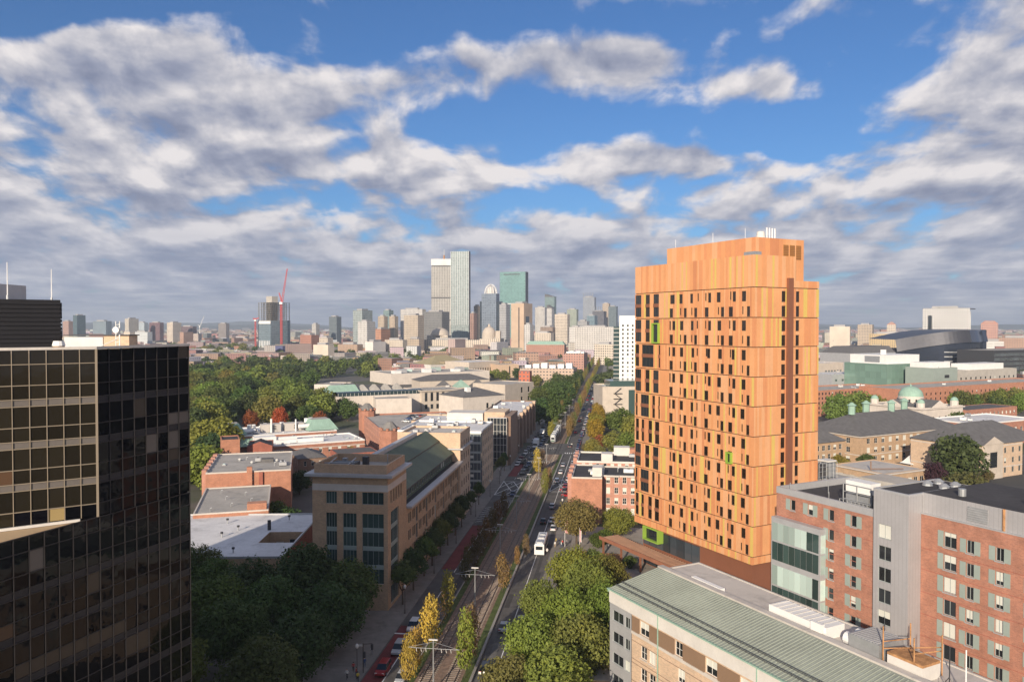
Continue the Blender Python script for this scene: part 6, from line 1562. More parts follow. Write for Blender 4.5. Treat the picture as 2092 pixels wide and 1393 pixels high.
# ------------------------------------------------------------------ low rise city out to the horizon and hills
def low_city():
    r = random.Random(21)
    pal = [(.36, .20, .15), (.38, .27, .21), (.28, .15, .12), (.42, .36, .30), (.50, .46, .42), (.30, .28, .27), (.38, .24, .18), (.56, .54, .52), (.16, .15, .15)]
    nm = ['red', 'pinkish', 'dark red', 'tan', 'cream', 'grey', 'orange', 'white', 'dark grey']
    meshes = []
    for k in range(6):
        w, d, h = ((9, 11, 10), (14, 12, 12), (22, 11, 12), (12, 12, 9), (28, 13, 11), (10, 16, 14))[k]
        b = MB(); b.box(0, w, 0, d, 0, h, FM['house']); meshes.append((b, w, d, h))
    wallm = [b.mesh('low_house') for b, *_ in meshes]
    roofs = []
    for (b, w, d, h) in meshes:
        q = MB(); q.box(-.2, w + .2, -.2, .3, h - .02, h + .7, FM['plain']); q.box(w * .3, w * .55, d * .4, d * .7, h, h + 2.4, FM['plain']); roofs.append(q.mesh('parapet'))
    placed = []
    def clear(x, y):
        px = CX + x / y * F; py = 664 + HC / y * F
        s_, t_ = to_st((x, y))
        if abs(t_) < 40: return False
        if y < 1150 and 380 < px < 800 and py < 880 and py > 716: return False      # the park
        if y < 900 and 620 < px < 1110: return False                             # the museum grounds
        if y < 640 and px > 1640: return False
        return True
    n = 0
    cand = []
    while len(cand) < 295:
        y = 640 + 1200 * r.random() ** 1.3; px = r.uniform(-60, 2160)
        x = (px - CX) / F * y
        if not clear(x, y) or (y < 700 and px < 900): continue
        if any(abs(x - a) < 24 and abs(y - b) < 22 for a, b in cand): continue
        cand.append((x, y))
    for (x, y) in cand:
        k = r.randrange(6); c = r.randrange(9); side = 'left of the skyscrapers' if x / y < -.12 else ('right of the orange tower' if x / y > .3 else 'below the skyscrapers')
        t = thing('town_house', '%s walled flat roofed town house in the low city %s' % (nm[c], side), 'house', (x, y, 0), R(r.choice((-8, 27, 27, -8, 60))), 'low town houses of the middle distance')
        j = [v * r.uniform(.85, 1.1) for v in pal[c]]
        o = obj('wall', wallm[k], t); o.color = (*j, 1)
        o = obj('parapet', roofs[k], t); o.color = (.42, .41, .40, 1)
    # beyond: one mass of roofs and walls
    V = []; Fc = []; C = []
    def blockm(x, y, w, d, h, a, c, rc):
        ca, sa = math.cos(a), math.sin(a); i = len(V)
        for z in (0, h):
            for (p, q) in ((0, 0), (w, 0), (w, d), (0, d)): V.append((x + p * ca - q * sa, y + p * sa + q * ca, z))
        for f in ((0, 1, 5, 4), (1, 2, 6, 5), (2, 3, 7, 6), (3, 0, 4, 7)): Fc.append(tuple(i + v for v in f)); C.append(c)
        Fc.append((i + 4, i + 5, i + 6, i + 7)); C.append(rc)
    for k in range(7000):
        y = 900 + 7500 * r.random() ** 1.7; px = r.uniform(-80, 2180); x = (px - CX) / F * y
        if not clear(x, y): continue
        c = [v * r.uniform(.8, 1.1) for v in r.choice(pal)]
        hh = r.choice((8, 9, 10, 11, 12, 14, 17)) * (1.0 if r.random() < .96 else r.uniform(1.6, 2.6))
        g = r.choice((.12, .3, .45, .6, .62)); s_ = 1 + y / 6000
        blockm(x, y, r.uniform(10, 34) * s_, r.uniform(9, 20) * s_, hh, R(r.choice((-8, 27, 60, 10))), c, (g, g * .98, g * .96))
    me = bpy.data.meshes.new('far_roofs'); me.from_pydata(V, [], Fc); me.materials.append(FM['stuff'])
    at = me.color_attributes.new('Col', 'FLOAT_COLOR', 'CORNER')
    arr = np.ones((len(me.loops), 4), dtype=np.float32); i = 0
    lt = np.zeros(len(me.polygons), dtype=np.int32); me.polygons.foreach_get('loop_total', lt)
    arr[:, :3] = np.repeat(np.array(C, dtype=np.float32), lt, axis=0)
    at.data.foreach_set('color', arr.ravel()); me.update()
    obj('far_city', me, label='far low city of mixed roofs reaching the horizon', category='city', kind='stuff')
    # hills on the horizon
    rr = random.Random(3); b = MB(); hm = mat('wooded_hill', (0.055, 0.07, 0.06), .95, .3, .002)
    for (Yh, amp, base) in ((9000, 70, 52), (11500, 150, 70)):
        n = 90; pts = []
        for k in range(n + 1):
            px = -700 + k * 3500 / n; x = (px - CX) / F * Yh
            h = base + amp * .5 * (math.sin(k * .23 + Yh) * .5 + math.sin(k * .61 + 1.3) * .3 + math.sin(k * 1.7) * .12)
            pts.append((x, h))
        for (xa, ha), (xb, hb) in zip(pts, pts[1:]):
            b.poly([(xa, Yh, 0), (xb, Yh, 0), (xb, Yh + 500, hb), (xa, Yh + 500, ha)], hm); b.poly([(xa, Yh + 500, ha), (xb, Yh + 500, hb), (xb, Yh + 1400, hb * .6), (xa, Yh + 1400, ha * .6)], hm)
    b.build('hills', kind='structure', smooth=True)
low_city()
# ------------------------------------------------------------------ trees
def leafmat():
    m = bpy.data.materials.new('leaves'); m.use_nodes = True
    w = NT(m.node_tree); out = w.n['Material Output']; b = w.n['Principled BSDF']
    oi = w.new('ShaderNodeObjectInfo'); g = w.new('ShaderNodeNewGeometry')
    n = w.noise(g.outputs['Position'], .9, 3, .6); n2 = w.noise(g.outputs['Position'], .12, 2, .5)
    f = w.math('ADD', w.math('ADD', w.math('MULTIPLY', n, .8), w.math('MULTIPLY', n2, .5)), w.math('MULTIPLY', oi.outputs['Random'], .35))
    tone = w.ramp(f, [(.45, (.60, .66, .55)), (.85, (1.05, 1.0, 1.0)), (1.1, (1.5, 1.3, 1.1))])
    hue = w.mix(w.math('MULTIPLY', oi.outputs['Random'], .3), tone, (1.25, .95, .6))
    c = w.mix(1.0, oi.outputs['Color'], hue, 'MULTIPLY')
    w.l.new(c, b.inputs['Base Color']); b.inputs['Roughness'].default_value = .65; b.inputs['Specular IOR Level'].default_value = .25
    t = w.new('ShaderNodeBsdfTranslucent'); w.l.new(w.mix(1.0, c, (1.2, 1.25, .5), 'MULTIPLY'), t.inputs[0])
    mx = w.new('ShaderNodeMixShader'); mx.inputs[0].default_value = .22
    w.l.new(b.outputs[0], mx.inputs[1]); w.l.new(t.outputs[0], mx.inputs[2]); w.l.new(mx.outputs[0], out.inputs[0])
    return m
LEAF = leafmat()
def crown_mesh(seed, n, leaf, lobes=14, shape='round'):
    """unit crown (radius about 1 across, z from 0 to 2): leaf faces gathered on the skins of many lobes"""
    r = np.random.default_rng(seed)
    C, Rr = [], []
    for k in range(lobes):
        if shape == 'column': c = np.array([r.normal(0, .22), r.normal(0, .22), .15 + 1.7 * k / lobes]); rad = .62 * (1 - .75 * abs(k / lobes - .4) ** 1.3)
        elif shape == 'cone':
            t = k / lobes; a = k * 2.4; rr = .62 * (1 - t); c = np.array([rr * math.cos(a), rr * math.sin(a), .15 + 1.7 * t]); rad = .16 + .36 * (1 - t)
        elif shape == 'fan': 
            a = k * 2.4; t = (k + .5) / lobes; c = np.array([.5 * t * math.cos(a), .5 * t * math.sin(a), .35 + 1.25 * (1 - t * .4) * r.uniform(.7, 1.1)]); rad = r.uniform(.22, .4)
        else:
            a = k * 2.39996; t = (k + .5) / lobes; zc = 1 - 2 * t; rr = math.sqrt(max(0, 1 - zc * zc)) * r.uniform(.5, .74)
            c = np.array([rr * math.cos(a), rr * math.sin(a), 1.0 + zc * .62 * r.uniform(.8, 1.1)]); rad = r.uniform(.26, .46)
        C.append(c); Rr.append(rad)
    C = np.array(C); Rr = np.array(Rr)
    p = Rr ** 2 / (Rr ** 2).sum()
    k = r.choice(len(C), n, p=p)
    d = r.normal(size=(n, 3)); d /= np.linalg.norm(d, axis=1)[:, None]
    rad = Rr[k] * (1 - .45 * r.random(n) ** 2.2) * (1 + .19 * r.normal(size=n))
    pos = C[k] + d * rad[:, None]
    # drop most leaves buried deep in other lobes
    dist = np.linalg.norm(pos[:, None, :] - C[None], axis=2) / Rr[None]
    buried = (dist < .62).sum(1)
    keep = (buried == 0) | (r.random(n) < .15)
    pos, d = pos[keep], d[keep]; n = len(pos)
    nrm = d * .9 + r.normal(size=(n, 3)) * .55 + np.array([0, 0, .25]); nrm /= np.linalg.norm(nrm, axis=1)[:, None]
    a = np.cross(nrm, r.normal(size=(n, 3))); a /= np.linalg.norm(a, axis=1)[:, None]; b = np.cross(nrm, a)
    s = leaf * r.uniform(.5, 1.3, n)[:, None]
    v = np.stack([pos - a * s, pos - b * s * .62, pos + a * s, pos + b * s * .62], 1).reshape(-1, 3)
    v[:, 2] = np.maximum(v[:, 2], -.12)
    me = bpy.data.meshes.new('crown'); me.vertices.add(n * 4); me.vertices.foreach_set('co', v.astype(np.float32).ravel())
    me.loops.add(n * 4); me.loops.foreach_set('vertex_index', np.arange(n * 4, dtype=np.int32))
    me.polygons.add(n); me.polygons.foreach_set('loop_start', np.arange(0, n * 4, 4, dtype=np.int32)); 
    me.materials.append(LEAF); me.update(calc_edges=True); me.validate()
    return me
def trunk_mesh(seed, th, spread=.5, limbs=6):
    """unit trunk: reaches z = 1 at the crown's foot and sends limbs into the crown"""
    r = random.Random(seed); b = MB()
    b.tube((0, 0, -.03), (0.01, 0, .5), th, M['wood'], 7, th * .8); b.tube((.01, 0, .5), (0, .02, 1.15), th * .8, M['wood'], 7, th * .6)
    for k in range(limbs):
        a = 2 * math.pi * k / limbs + r.random(); e = (spread * math.cos(a), spread * math.sin(a), 1.5 + r.random() * .5)
        b.tube((0, .02, 1.05 + .05 * r.random()), e, th * .45, M['wood'], 5, th * .12)
    return b.mesh('trunk')
CR = {'near': [crown_mesh(s, 12000, .052, 18) for s in (1, 2, 3, 4)], 'mid': [crown_mesh(s, 3600, .085, 15) for s in (11, 12, 13, 14)], 'far': [crown_mesh(s, 1100, .15, 11) for s in (21, 22, 23, 24)],
      'poplar': [crown_mesh(s, 2600, .085, 13, 'column') for s in (31, 32, 33)], 'cone': [crown_mesh(s, 5000, .07, 26, 'cone') for s in (41, 42)],
      'sparse': [crown_mesh(s, 520, .075, 12, 'column') for s in (51, 52)], 'street': [crown_mesh(s, 4200, .08, 13, 'fan') for s in (61, 62, 63)]}
TR = [trunk_mesh(s, .07) for s in (1, 2, 3)]
TRT = [trunk_mesh(s, .035, .12, 3) for s in (1, 2)]
tcount = 0
def tree(name, lab, x, y, h, rad, c, kind='near', base=.22, group=None, z=0.0, cat='tree'):
    """h total height, rad crown radius; the crown starts at base * h"""
    global tcount
    tcount += 1; q = tcount; rr = random.Random(q * 13)
    t = thing(name, lab, cat, (x, y, z), rr.uniform(0, 6.28), group)
    cz = base * h; ch = (h - cz) / 2.0
    v = [max(0, k * rr.uniform(.88, 1.12)) for k in c]
    me = CR[kind][q % len(CR[kind])]
    o = obj('crown', me, t, (0, 0, cz), 0, (rad * rr.uniform(.93, 1.07), rad * rr.uniform(.93, 1.07), ch)); o.color = (*v, 1)
    tm = (TRT if kind in ('poplar', 'sparse', 'cone') else TR)[q % 2]
    obj('trunk', tm, t, (0, 0, 0), 0, (rad * .8, rad * .8, cz * 1.05 + .2))
    return t
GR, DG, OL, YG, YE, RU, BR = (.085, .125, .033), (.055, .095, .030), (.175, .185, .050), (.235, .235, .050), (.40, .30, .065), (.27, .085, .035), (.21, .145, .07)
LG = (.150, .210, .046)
# shaded grove in front of the office
ORD = ['first', 'second', 'third', 'fourth', 'fifth', 'sixth', 'seventh', 'eighth', 'ninth', 'tenth', 'eleventh', 'twelfth', 'thirteenth', 'fourteenth']
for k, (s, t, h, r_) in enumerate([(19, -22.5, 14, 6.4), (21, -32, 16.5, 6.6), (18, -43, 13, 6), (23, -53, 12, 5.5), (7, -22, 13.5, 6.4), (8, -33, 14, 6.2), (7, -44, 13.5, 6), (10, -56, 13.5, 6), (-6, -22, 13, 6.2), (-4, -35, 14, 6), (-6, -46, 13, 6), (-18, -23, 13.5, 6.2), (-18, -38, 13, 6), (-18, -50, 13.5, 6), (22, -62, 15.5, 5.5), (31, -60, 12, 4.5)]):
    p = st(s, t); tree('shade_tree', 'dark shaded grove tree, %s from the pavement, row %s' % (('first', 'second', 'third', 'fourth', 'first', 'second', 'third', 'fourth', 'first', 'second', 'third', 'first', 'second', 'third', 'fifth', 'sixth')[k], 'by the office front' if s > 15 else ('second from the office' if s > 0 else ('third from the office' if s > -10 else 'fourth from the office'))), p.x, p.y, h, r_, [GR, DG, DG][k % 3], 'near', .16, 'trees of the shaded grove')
# street trees along the office front
for k, s in enumerate((33, 42, 52, 60, 69, 78, 88, 97, 112, 126, 176, 186)):
    p = st(s, -15.6); tree('street_tree', 'small green pavement tree, %s along the office wall from its glazed corner' % ORD[k], p.x, p.y, 9.8 if s < 105 else 8, 4.2 if s < 105 else 2.8, DG if k % 2 else GR, 'street', .25, 'pavement trees along the office')
# columnar trees on the tram verges
def verge(px, py, h, r_, c, lab, kind='poplar', base=.2, grp=None):
    p = G(px, py); tree('columnar_tree', lab, p.x, p.y, h, r_, c, kind, base, grp)
verge(950, 1384, 11.6, 1.9, YG, 'tall yellow green columnar tree on the verge beside the granite wall')
verge(963, 1359, 10.2, 2.0, BR, 'brown columnar tree tight behind the tall yellow green one')
verge(877, 1327, 10.0, 2.2, YE, 'golden columnar tree on the bus lane verge opposite the yellow green one')
verge(914, 1264, 9.8, 1.9, YE, 'golden columnar tree farther along the bus lane verge')
verge(903, 1284, 7.6, 1.5, BR, 'thin nearly bare columnar tree between two golden ones', 'sparse')
verge(833, 1402, 8.6, 1.6, YE, 'orange gold columnar tree by the first tram mast')
verge(851, 1372, 7.8, 1.5, YE, 'small golden tree hiding a silver car in the bus lane')
verge(1026, 1209, 8.5, 2.0, BR, 'brown feathery tree on the sunny verge before the bus', 'poplar')
verge(1057, 1158, 5.2, 1.0, BR, 'short brown sapling on the sunny verge'); verge(1075, 1140, 6.2, 1.1, BR, 'slender brown sapling beside the shorter one')
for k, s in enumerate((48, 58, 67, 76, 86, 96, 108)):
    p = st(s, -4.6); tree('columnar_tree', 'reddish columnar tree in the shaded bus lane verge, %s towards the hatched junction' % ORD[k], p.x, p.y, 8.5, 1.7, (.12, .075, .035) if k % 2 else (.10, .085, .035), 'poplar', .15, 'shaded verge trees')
p = G(1098, 967); tree('columnar_tree', 'bright yellow columnar tree near the hatched junction', p.x, p.y, 10, 1.9, YE, 'poplar', .12)
p = G(1108, 960); tree('columnar_tree', 'brownish columnar tree behind the bright yellow one', p.x, p.y, 8.5, 1.6, BR, 'poplar', .12)
p = G(1112, 1010); tree('columnar_tree', 'yellow and brown columnar tree at the tram bend', p.x, p.y, 9, 1.8, YG, 'poplar', .12)
p = G(1121, 1000); tree('columnar_tree', 'brown columnar tree beside the yellow and brown one', p.x, p.y, 8, 1.5, BR, 'poplar', .12)
rr_ = random.Random(8)
for side in (-1, 1):
    s = 285
    while s < 1150:
        p = st(s, 4.9 * side); tree('columnar_tree', 'olive columnar tree in the long row between the far tram tracks', p.x, p.y, rr_.uniform(7, 11.5), rr_.uniform(1.5, 2.3), rr_.choice((OL, YG, BR, LG)), 'poplar', .12, 'far verge trees')
        s += rr_.uniform(12, 26) if s < 600 else rr_.uniform(20, 38)
# sunny grove by the buff building
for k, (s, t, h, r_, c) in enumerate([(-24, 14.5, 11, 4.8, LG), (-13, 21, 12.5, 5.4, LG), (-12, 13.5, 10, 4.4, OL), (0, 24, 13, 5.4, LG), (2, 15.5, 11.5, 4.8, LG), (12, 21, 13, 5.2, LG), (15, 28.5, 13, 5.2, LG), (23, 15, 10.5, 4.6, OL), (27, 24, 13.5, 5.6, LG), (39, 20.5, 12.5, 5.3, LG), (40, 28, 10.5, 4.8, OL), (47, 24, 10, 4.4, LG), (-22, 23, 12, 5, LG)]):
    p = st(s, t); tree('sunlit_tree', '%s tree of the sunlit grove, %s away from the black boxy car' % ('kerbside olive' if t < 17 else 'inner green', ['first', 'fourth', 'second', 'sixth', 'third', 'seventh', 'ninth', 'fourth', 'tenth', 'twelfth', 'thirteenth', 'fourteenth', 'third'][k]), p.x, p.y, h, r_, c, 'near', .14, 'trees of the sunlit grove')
p = G(1178, 1114); tree('plaza_tree', 'broad olive brown tree on the plaza in front of the brick row', p.x, p.y, 13, 6.3, (.15, .125, .05), 'near', .22)
p = G(1264, 1098); tree('plaza_tree', 'round green tree beside the orange tower and its canopy', p.x, p.y, 8.6, 4.9, LG, 'near', .1)
for k, (px, py, h, r_) in enumerate(((1222, 1118, 4.2, 2.4), (1235, 1112, 4.6, 2.2), (1286, 1160, 3.2, 1.8))):
    p = G(px, py); tree('shrub', ['low green shrub left of the canopy post', 'rounded green shrub right under the canopy edge', 'dark shrub on the paved plaza by the lobby'][k], p.x, p.y, h, r_, GR, 'mid', .02, None, 0, 'shrub')
# yellow lindens and greens on the right past the rows
for k in range(7):
    p = st(268 + k * 14, 19.5); tree('linden', 'golden yellow linden, %s in the kerb row past the crossing' % ORD[k], p.x, p.y, 13, 4.6, (.22, .185, .03), 'mid', .1, 'yellow lindens')
for k, (px, py, h, r_, c) in enumerate([(1255, 930, 11, 6, LG), (1285, 935, 12, 6.5, LG), (1210, 935, 9, 4, YG), (1232, 915, 7, 4, RU), (1270, 890, 15, 8, GR), (1295, 900, 14, 7, OL), (1250, 880, 11, 6, GR), (1222, 940, 7, 3.5, OL), (1200, 930, 6, 3, BR)]):
    p = G(px, py); tree('garden_tree', '%s tree, %s in the gardens between brick rows and concrete block' % ('rust red' if c == RU else ('olive' if c == OL else ('yellow green' if c == YG else 'green')), ORD[k]), p.x, p.y, h, r_, c, 'mid', .1, 'garden trees behind the rows')
# large trees left of the avenue by the museum
for k, (px, py, h, r_) in enumerate([(1102, 868, 17, 8), (1128, 868, 16, 8), (1110, 850, 18, 9), (1140, 850, 18, 9), (1152, 826, 18, 9), (1125, 822, 18, 9), (1160, 806, 18, 9), (1140, 800, 17, 8), (1100, 830, 15, 7), (1172, 790, 15, 7), (1090, 850, 12, 6)]):
    p = G(px, py); tree('museum_tree', 'big deep green tree by the museum, %s along the avenue from the apartments' % ORD[k], p.x, p.y, h, r_, GR if k % 3 else DG, 'mid', .08, 'big trees by the museum')
# the park
pr = random.Random(77); pk = []
def park_ok(px, py): 
    if px < 445: return 712 < py < 1010
    if px < 640: return 712 < py < 878
    if px < 770: return 714 < py < 772 or 815 < py < 862 and px < 745
    return 716 < py < 752 and px < 1010
tries = 0
while len(pk) < 285 and tries < 60000:
    tries += 1
    px, py = pr.uniform(340, 1000), 716 + 290 * pr.random() ** 1.8
    if not park_ok(px, py): continue
    p = G(px, py)
    dm = 7.5 if p.y < 700 else 11
    if any((p.x - a) ** 2 + (p.y - b) ** 2 < dm * dm for a, b in pk): continue
    pk.append((p.x, p.y))
for (x, y) in pk:
    h = pr.uniform(13, 21); c = pr.choice((GR, GR, DG, LG, OL, LG))
    tree('park_tree', '%s crowned park tree %s' % ({GR: 'mid green', DG: 'deep green', LG: 'light green', OL: 'olive'}[c], 'close behind the school and brick blocks' if y < 560 else ('in the middle of the park' if y < 1000 else 'towards the far park edge')), x, y, h, h * pr.uniform(.44, .58), c, 'mid' if y < 700 else 'far', .04, 'trees of the park')
for px, lab in ((512, 'red autumn tree behind the copper pavilion'), (572, 'tall red autumn tree beside the tallest white stack'), (653, 'red autumn tree at the right end of the school roof')):
    p = G(px, 884); tree('autumn_tree', lab, p.x, p.y, 13 if px != 572 else 15, 4.3, RU, 'mid', .08)
for k, (px, py, h, r_, c) in enumerate([(530, 1085, 9, 5, LG), (560, 1080, 8.5, 4.6, GR), (590, 1100, 9, 5, DG), (612, 1010, 9, 4, DG), (585, 1000, 7, 3, GR), (715, 945, 8, 3.6, OL), (640, 950, 7, 3.2, BR), (565, 940, 7, 3, OL), (480, 920, 8, 3.5, GR)]):
    p = G(px, py); tree('yard_tree', 'small leafy tree %s' % ['in the yard beside the light court', 'right of the chimneyed block foot', 'between garage and light court', 'in the lane beside the hip roofed house', 'behind the chimneyed brick block', 'before the long school wing', 'brown, before the school wing', 'left of the school wing wall', 'beside the copper pavilion'][k], p.x, p.y, h, r_, c, 'mid', .12, 'yard trees')
# campus trees on the right
for k, (px, py, h, r_, c, kind, lab) in enumerate([
    (1712, 868, 20, 9, LG, 'mid', 'large bright green tree beside the tower and slate roof'), (1755, 862, 20, 9.5, LG, 'mid', 'broad green tree left of the green dome'), (1790, 858, 17, 8, OL, 'mid', 'olive tree touching the copper ventilators'),
    (1850, 846, 15, 8, GR, 'mid', 'green tree hiding the left of the dome'), (1955, 985, 19, 9, DG, 'mid', 'huge dark evergreen in front of the tan hall'), (1908, 1003, 11, 4.6, (.06, .03, .035), 'mid', 'dark purple leaved tree beside the white tents'),
    (1968, 1032, 12, 8.2, (.11, .12, .045), 'mid', 'drooping olive tree over the dormitory roof'), (1712, 962, 6.5, 4.6, (.17, .17, .03), 'mid', 'small lime yellow tree behind the cooling racks'), (1770, 955, 6, 3.6, GR, 'mid', 'small dark green tree by the pavilion wall'),
    (1672, 900, 9, 3, GR, 'mid', 'narrow green tree squeezed against the orange tower'), (1960, 890, 14, 6, GR, 'mid', 'green tree at the right corner of the tan hall'), (2018, 985, 5, 2.4, BR, 'mid', 'rusty shrub beside the pedimented entrance')]):
    p = G(px, py); tree('campus_tree', lab, p.x, p.y, h, r_, c, kind, .05)
for k in range(26):
    px = 1945 + 150 * pr.random() if k < 20 else pr.uniform(1800, 1860); py = pr.uniform(832, 850) if k < 20 else pr.uniform(838, 850)
    p = G(px, py); tree('avenue_tree', 'green tree in the leafy row behind the domed hall', p.x, p.y, pr.uniform(12, 17), pr.uniform(6, 8), pr.choice((GR, LG, OL)), 'mid', .05, 'leafy row behind the dome')
for k, (px, py) in enumerate([(1010, 775), (1030, 778), (1045, 768), (1060, 775), (1000, 765), (1075, 780), (1095, 790), (1040, 760), (1020, 760), (1185, 760), (1180, 745), (1195, 742), (1250, 760), (1242, 745), (1205, 728), (1235, 728), (1170, 775), (960, 748), (925, 752), (870, 757)]):
    p = G(px, py); tree('museum_tree', 'leafy tree among the museum roofs and side streets', p.x, p.y, pr.uniform(11, 15), pr.uniform(6, 8), pr.choice((GR, LG, OL)), 'far', .05, 'trees among the museum roofs')
# tree tops scattered through the far city: one mass
def far_trees():
    r = np.random.default_rng(5); P_ = []
    base = CR['far']
    cv = []
    for me in (crown_mesh(71, 260, .22, 8), crown_mesh(72, 260, .22, 8)):
        a = np.zeros(len(me.vertices) * 3, dtype=np.float32); me.vertices.foreach_get('co', a); cv.append(a.reshape(-1, 3)); bpy.data.meshes.remove(me)
    V = []
    n = 0
    while n < 420:                                  # filling the park between its larger trees
        px, py = r.uniform(330, 1000), 714 + 290 * r.random() ** 2.2
        if not park_ok(px, py): continue
        q = G(px, py); s = r.uniform(5, 8); h = r.uniform(4.5, 7.5)
        V.append(cv[n % 2] * np.array([s, s, h]) + np.array([q.x, q.y, -1.0])); n += 1
    n = 0
    while n < 1700:
        y = 780 + 5200 * r.random() ** 2.2; px = r.uniform(-60, 2160); x = (px - CX) / F * y
        if abs(to_st((x, y))[1]) < 12: continue
        if y < 1000 and 620 < px < 1110: continue
        s = r.uniform(5, 9) * (1 + y / 6000); h = r.uniform(5, 8)
        V.append(cv[n % 2] * np.array([s, s, h]) + np.array([x, y, -1.0])); n += 1
    v = np.concatenate(V).astype(np.float32); m = len(v) // 4
    me = bpy.data.meshes.new('far_trees'); me.vertices.add(len(v)); me.vertices.foreach_set('co', v.ravel()); me.loops.add(m * 4); me.loops.foreach_set('vertex_index', np.arange(m * 4, dtype=np.int32))
    me.polygons.add(m); me.polygons.foreach_set('loop_start', np.arange(0, m * 4, 4, dtype=np.int32)); me.materials.append(LEAF); me.update(calc_edges=True)
    o = obj('far_trees', me, label='scattered tree tops between the far roofs', category='trees', kind='stuff'); o.color = (.08, .11, .035, 1)
far_trees()
# ------------------------------------------------------------------ vehicles
CARC = {k: mat('car_paint_' + k, c, .28, .02, spec=.6) for k, c in dict(white=(.70, .70, .70), silver=(.42, .44, .47), black=(.018, .018, .02), red=(.30, .015, .02), blue=(.03, .06, .16), grey=(.14, .145, .15), green=(.05, .12, .08)).items()}
TYRE = mat('tyre', (.02, .02, .02), .9); RIM = mat('wheel_rim', (.4, .4, .42), .4, metal=.6); LAMPW = mat('headlamp', (.8, .8, .75), .2); LAMPR = mat('tail_lamp', (.45, .02, .02), .3)
CGL = glass('car_glass', (.012, .016, .02), .04, 0, .001)
def wheel_mesh(rad):
    b = MB(); n = 14
    for (x0, x1, r_, m) in ((-.11, .11, rad, TYRE), (-.118, .118, rad * .62, RIM)):
        ring = lambda x: [(x, r_ * math.cos(2 * math.pi * k / n), r_ * math.sin(2 * math.pi * k / n)) for k in range(n)]
        i = len(b.v); b.v += ring(x0) + ring(x1); mi = b.mi(m)
        for k in range(n): b.f.append((i + k, i + (k + 1) % n, i + n + (k + 1) % n, i + n + k)); b.m.append(mi)
        b.f.append(tuple(i + k for k in reversed(range(n)))); b.m.append(mi); b.f.append(tuple(i + n + k for k in range(n))); b.m.append(mi)
    return b.mesh('wheel')
WH = {r_: wheel_mesh(r_) for r_ in (.33, .38, .5)}
_cm = {}
def car_mesh(kind, paint):
    """front towards +y"""
    if (kind, paint) in _cm: return _cm[(kind, paint)]
    m = CARC[paint]
    L, W, H, hz, rr = {'sedan': (4.6, 1.8, 1.45, .86, .33), 'suv': (4.7, 1.9, 1.75, 1.0, .38), 'jeep': (4.3, 1.85, 1.85, 1.1, .38), 'van': (5.4, 2.0, 2.2, 1.15, .38)}[kind]
    cab = {'sedan': (-1.75, -.95, .55, 1.35), 'suv': (-2.2, -1.9, .5, 1.3), 'jeep': (-2.1, -2.0, .35, .6), 'van': (-2.65, -2.55, 1.5, 2.2)}[kind]
    b = MB(); y0, y1 = -L / 2, L / 2; w = W / 2
    # lower body: cross sections along the length, rounded nose and tail
    secs = [(y0, .8, .42, hz - .12), (y0 + .15, .95, .28, hz), (y0 + .9, 1, .24, hz + .02), (0, 1, .22, hz), (y1 - 1.0, 1, .24, hz - .06), (y1 - .25, .93, .28, hz - .16), (y1, .76, .40, hz - .28)]
    i = len(b.v); mi = b.mi(m)
    for (y, f, zb, zt) in secs: b.v += [(-w * f, y, zb), (w * f, y, zb), (w * f * 1.0, y, (zb + zt) / 2 + .08), (w * f * .93, y, zt), (-w * f * .93, y, zt), (-w * f, y, (zb + zt) / 2 + .08)]
    for k in range(len(secs) - 1):
        for a in range(6): q = (a + 1) % 6; b.f.append((i + k * 6 + a, i + k * 6 + q, i + k * 6 + 6 + q, i + k * 6 + 6 + a)); b.m.append(mi)
    b.f.append(tuple(i + a for a in range(6))); b.m.append(mi); e = i + 6 * (len(secs) - 1); b.f.append(tuple(e + a for a in reversed(range(6)))); b.m.append(mi)
    body = b.mesh('body')
    g = MB(); zb, zt = hz - .05, H - .06; wb, wt = w * .92, w * .76
    lo = [(-wb, cab[0]), (wb, cab[0]), (wb, cab[3]), (-wb, cab[3])]; hi = [(-wt, cab[1]), (wt, cab[1]), (wt, cab[2]), (-wt, cab[2])]
    g.prism(lo, zb, zt, CGL, m, False, hi)
    r_ = MB(); r_.prism([(-wt - .02, cab[1] - .04), (wt + .02, cab[1] - .04), (wt + .02, cab[2] + .04), (-wt - .02, cab[2] + .04)], zt + .002, H, m, None, True, [(-wt + .08, cab[1] + .06), (wt - .08, cab[1] + .06), (wt - .08, cab[2] - .06), (-wt + .08, cab[2] - .06)])
    for f in ((cab[1] * .5 + cab[2] * .5), ):
        for s_ in (-1, 1): r_.tube((s_ * wb * .99, f, zb), (s_ * wt * 1.0, f, zt), .05, m, 4)
    _cm[(kind, paint)] = (body, g.mesh('cabin_glass'), r_.mesh('roof'), L, W, rr, hz)
    return _cm[(kind, paint)]
_lm = {}
def lamp(m):
    if m.name not in _lm:
        b = MB(); b.box(-.18, .18, -.04, .04, -.08, .08, m); _lm[m.name] = b.mesh('lamp')
    return _lm[m.name]
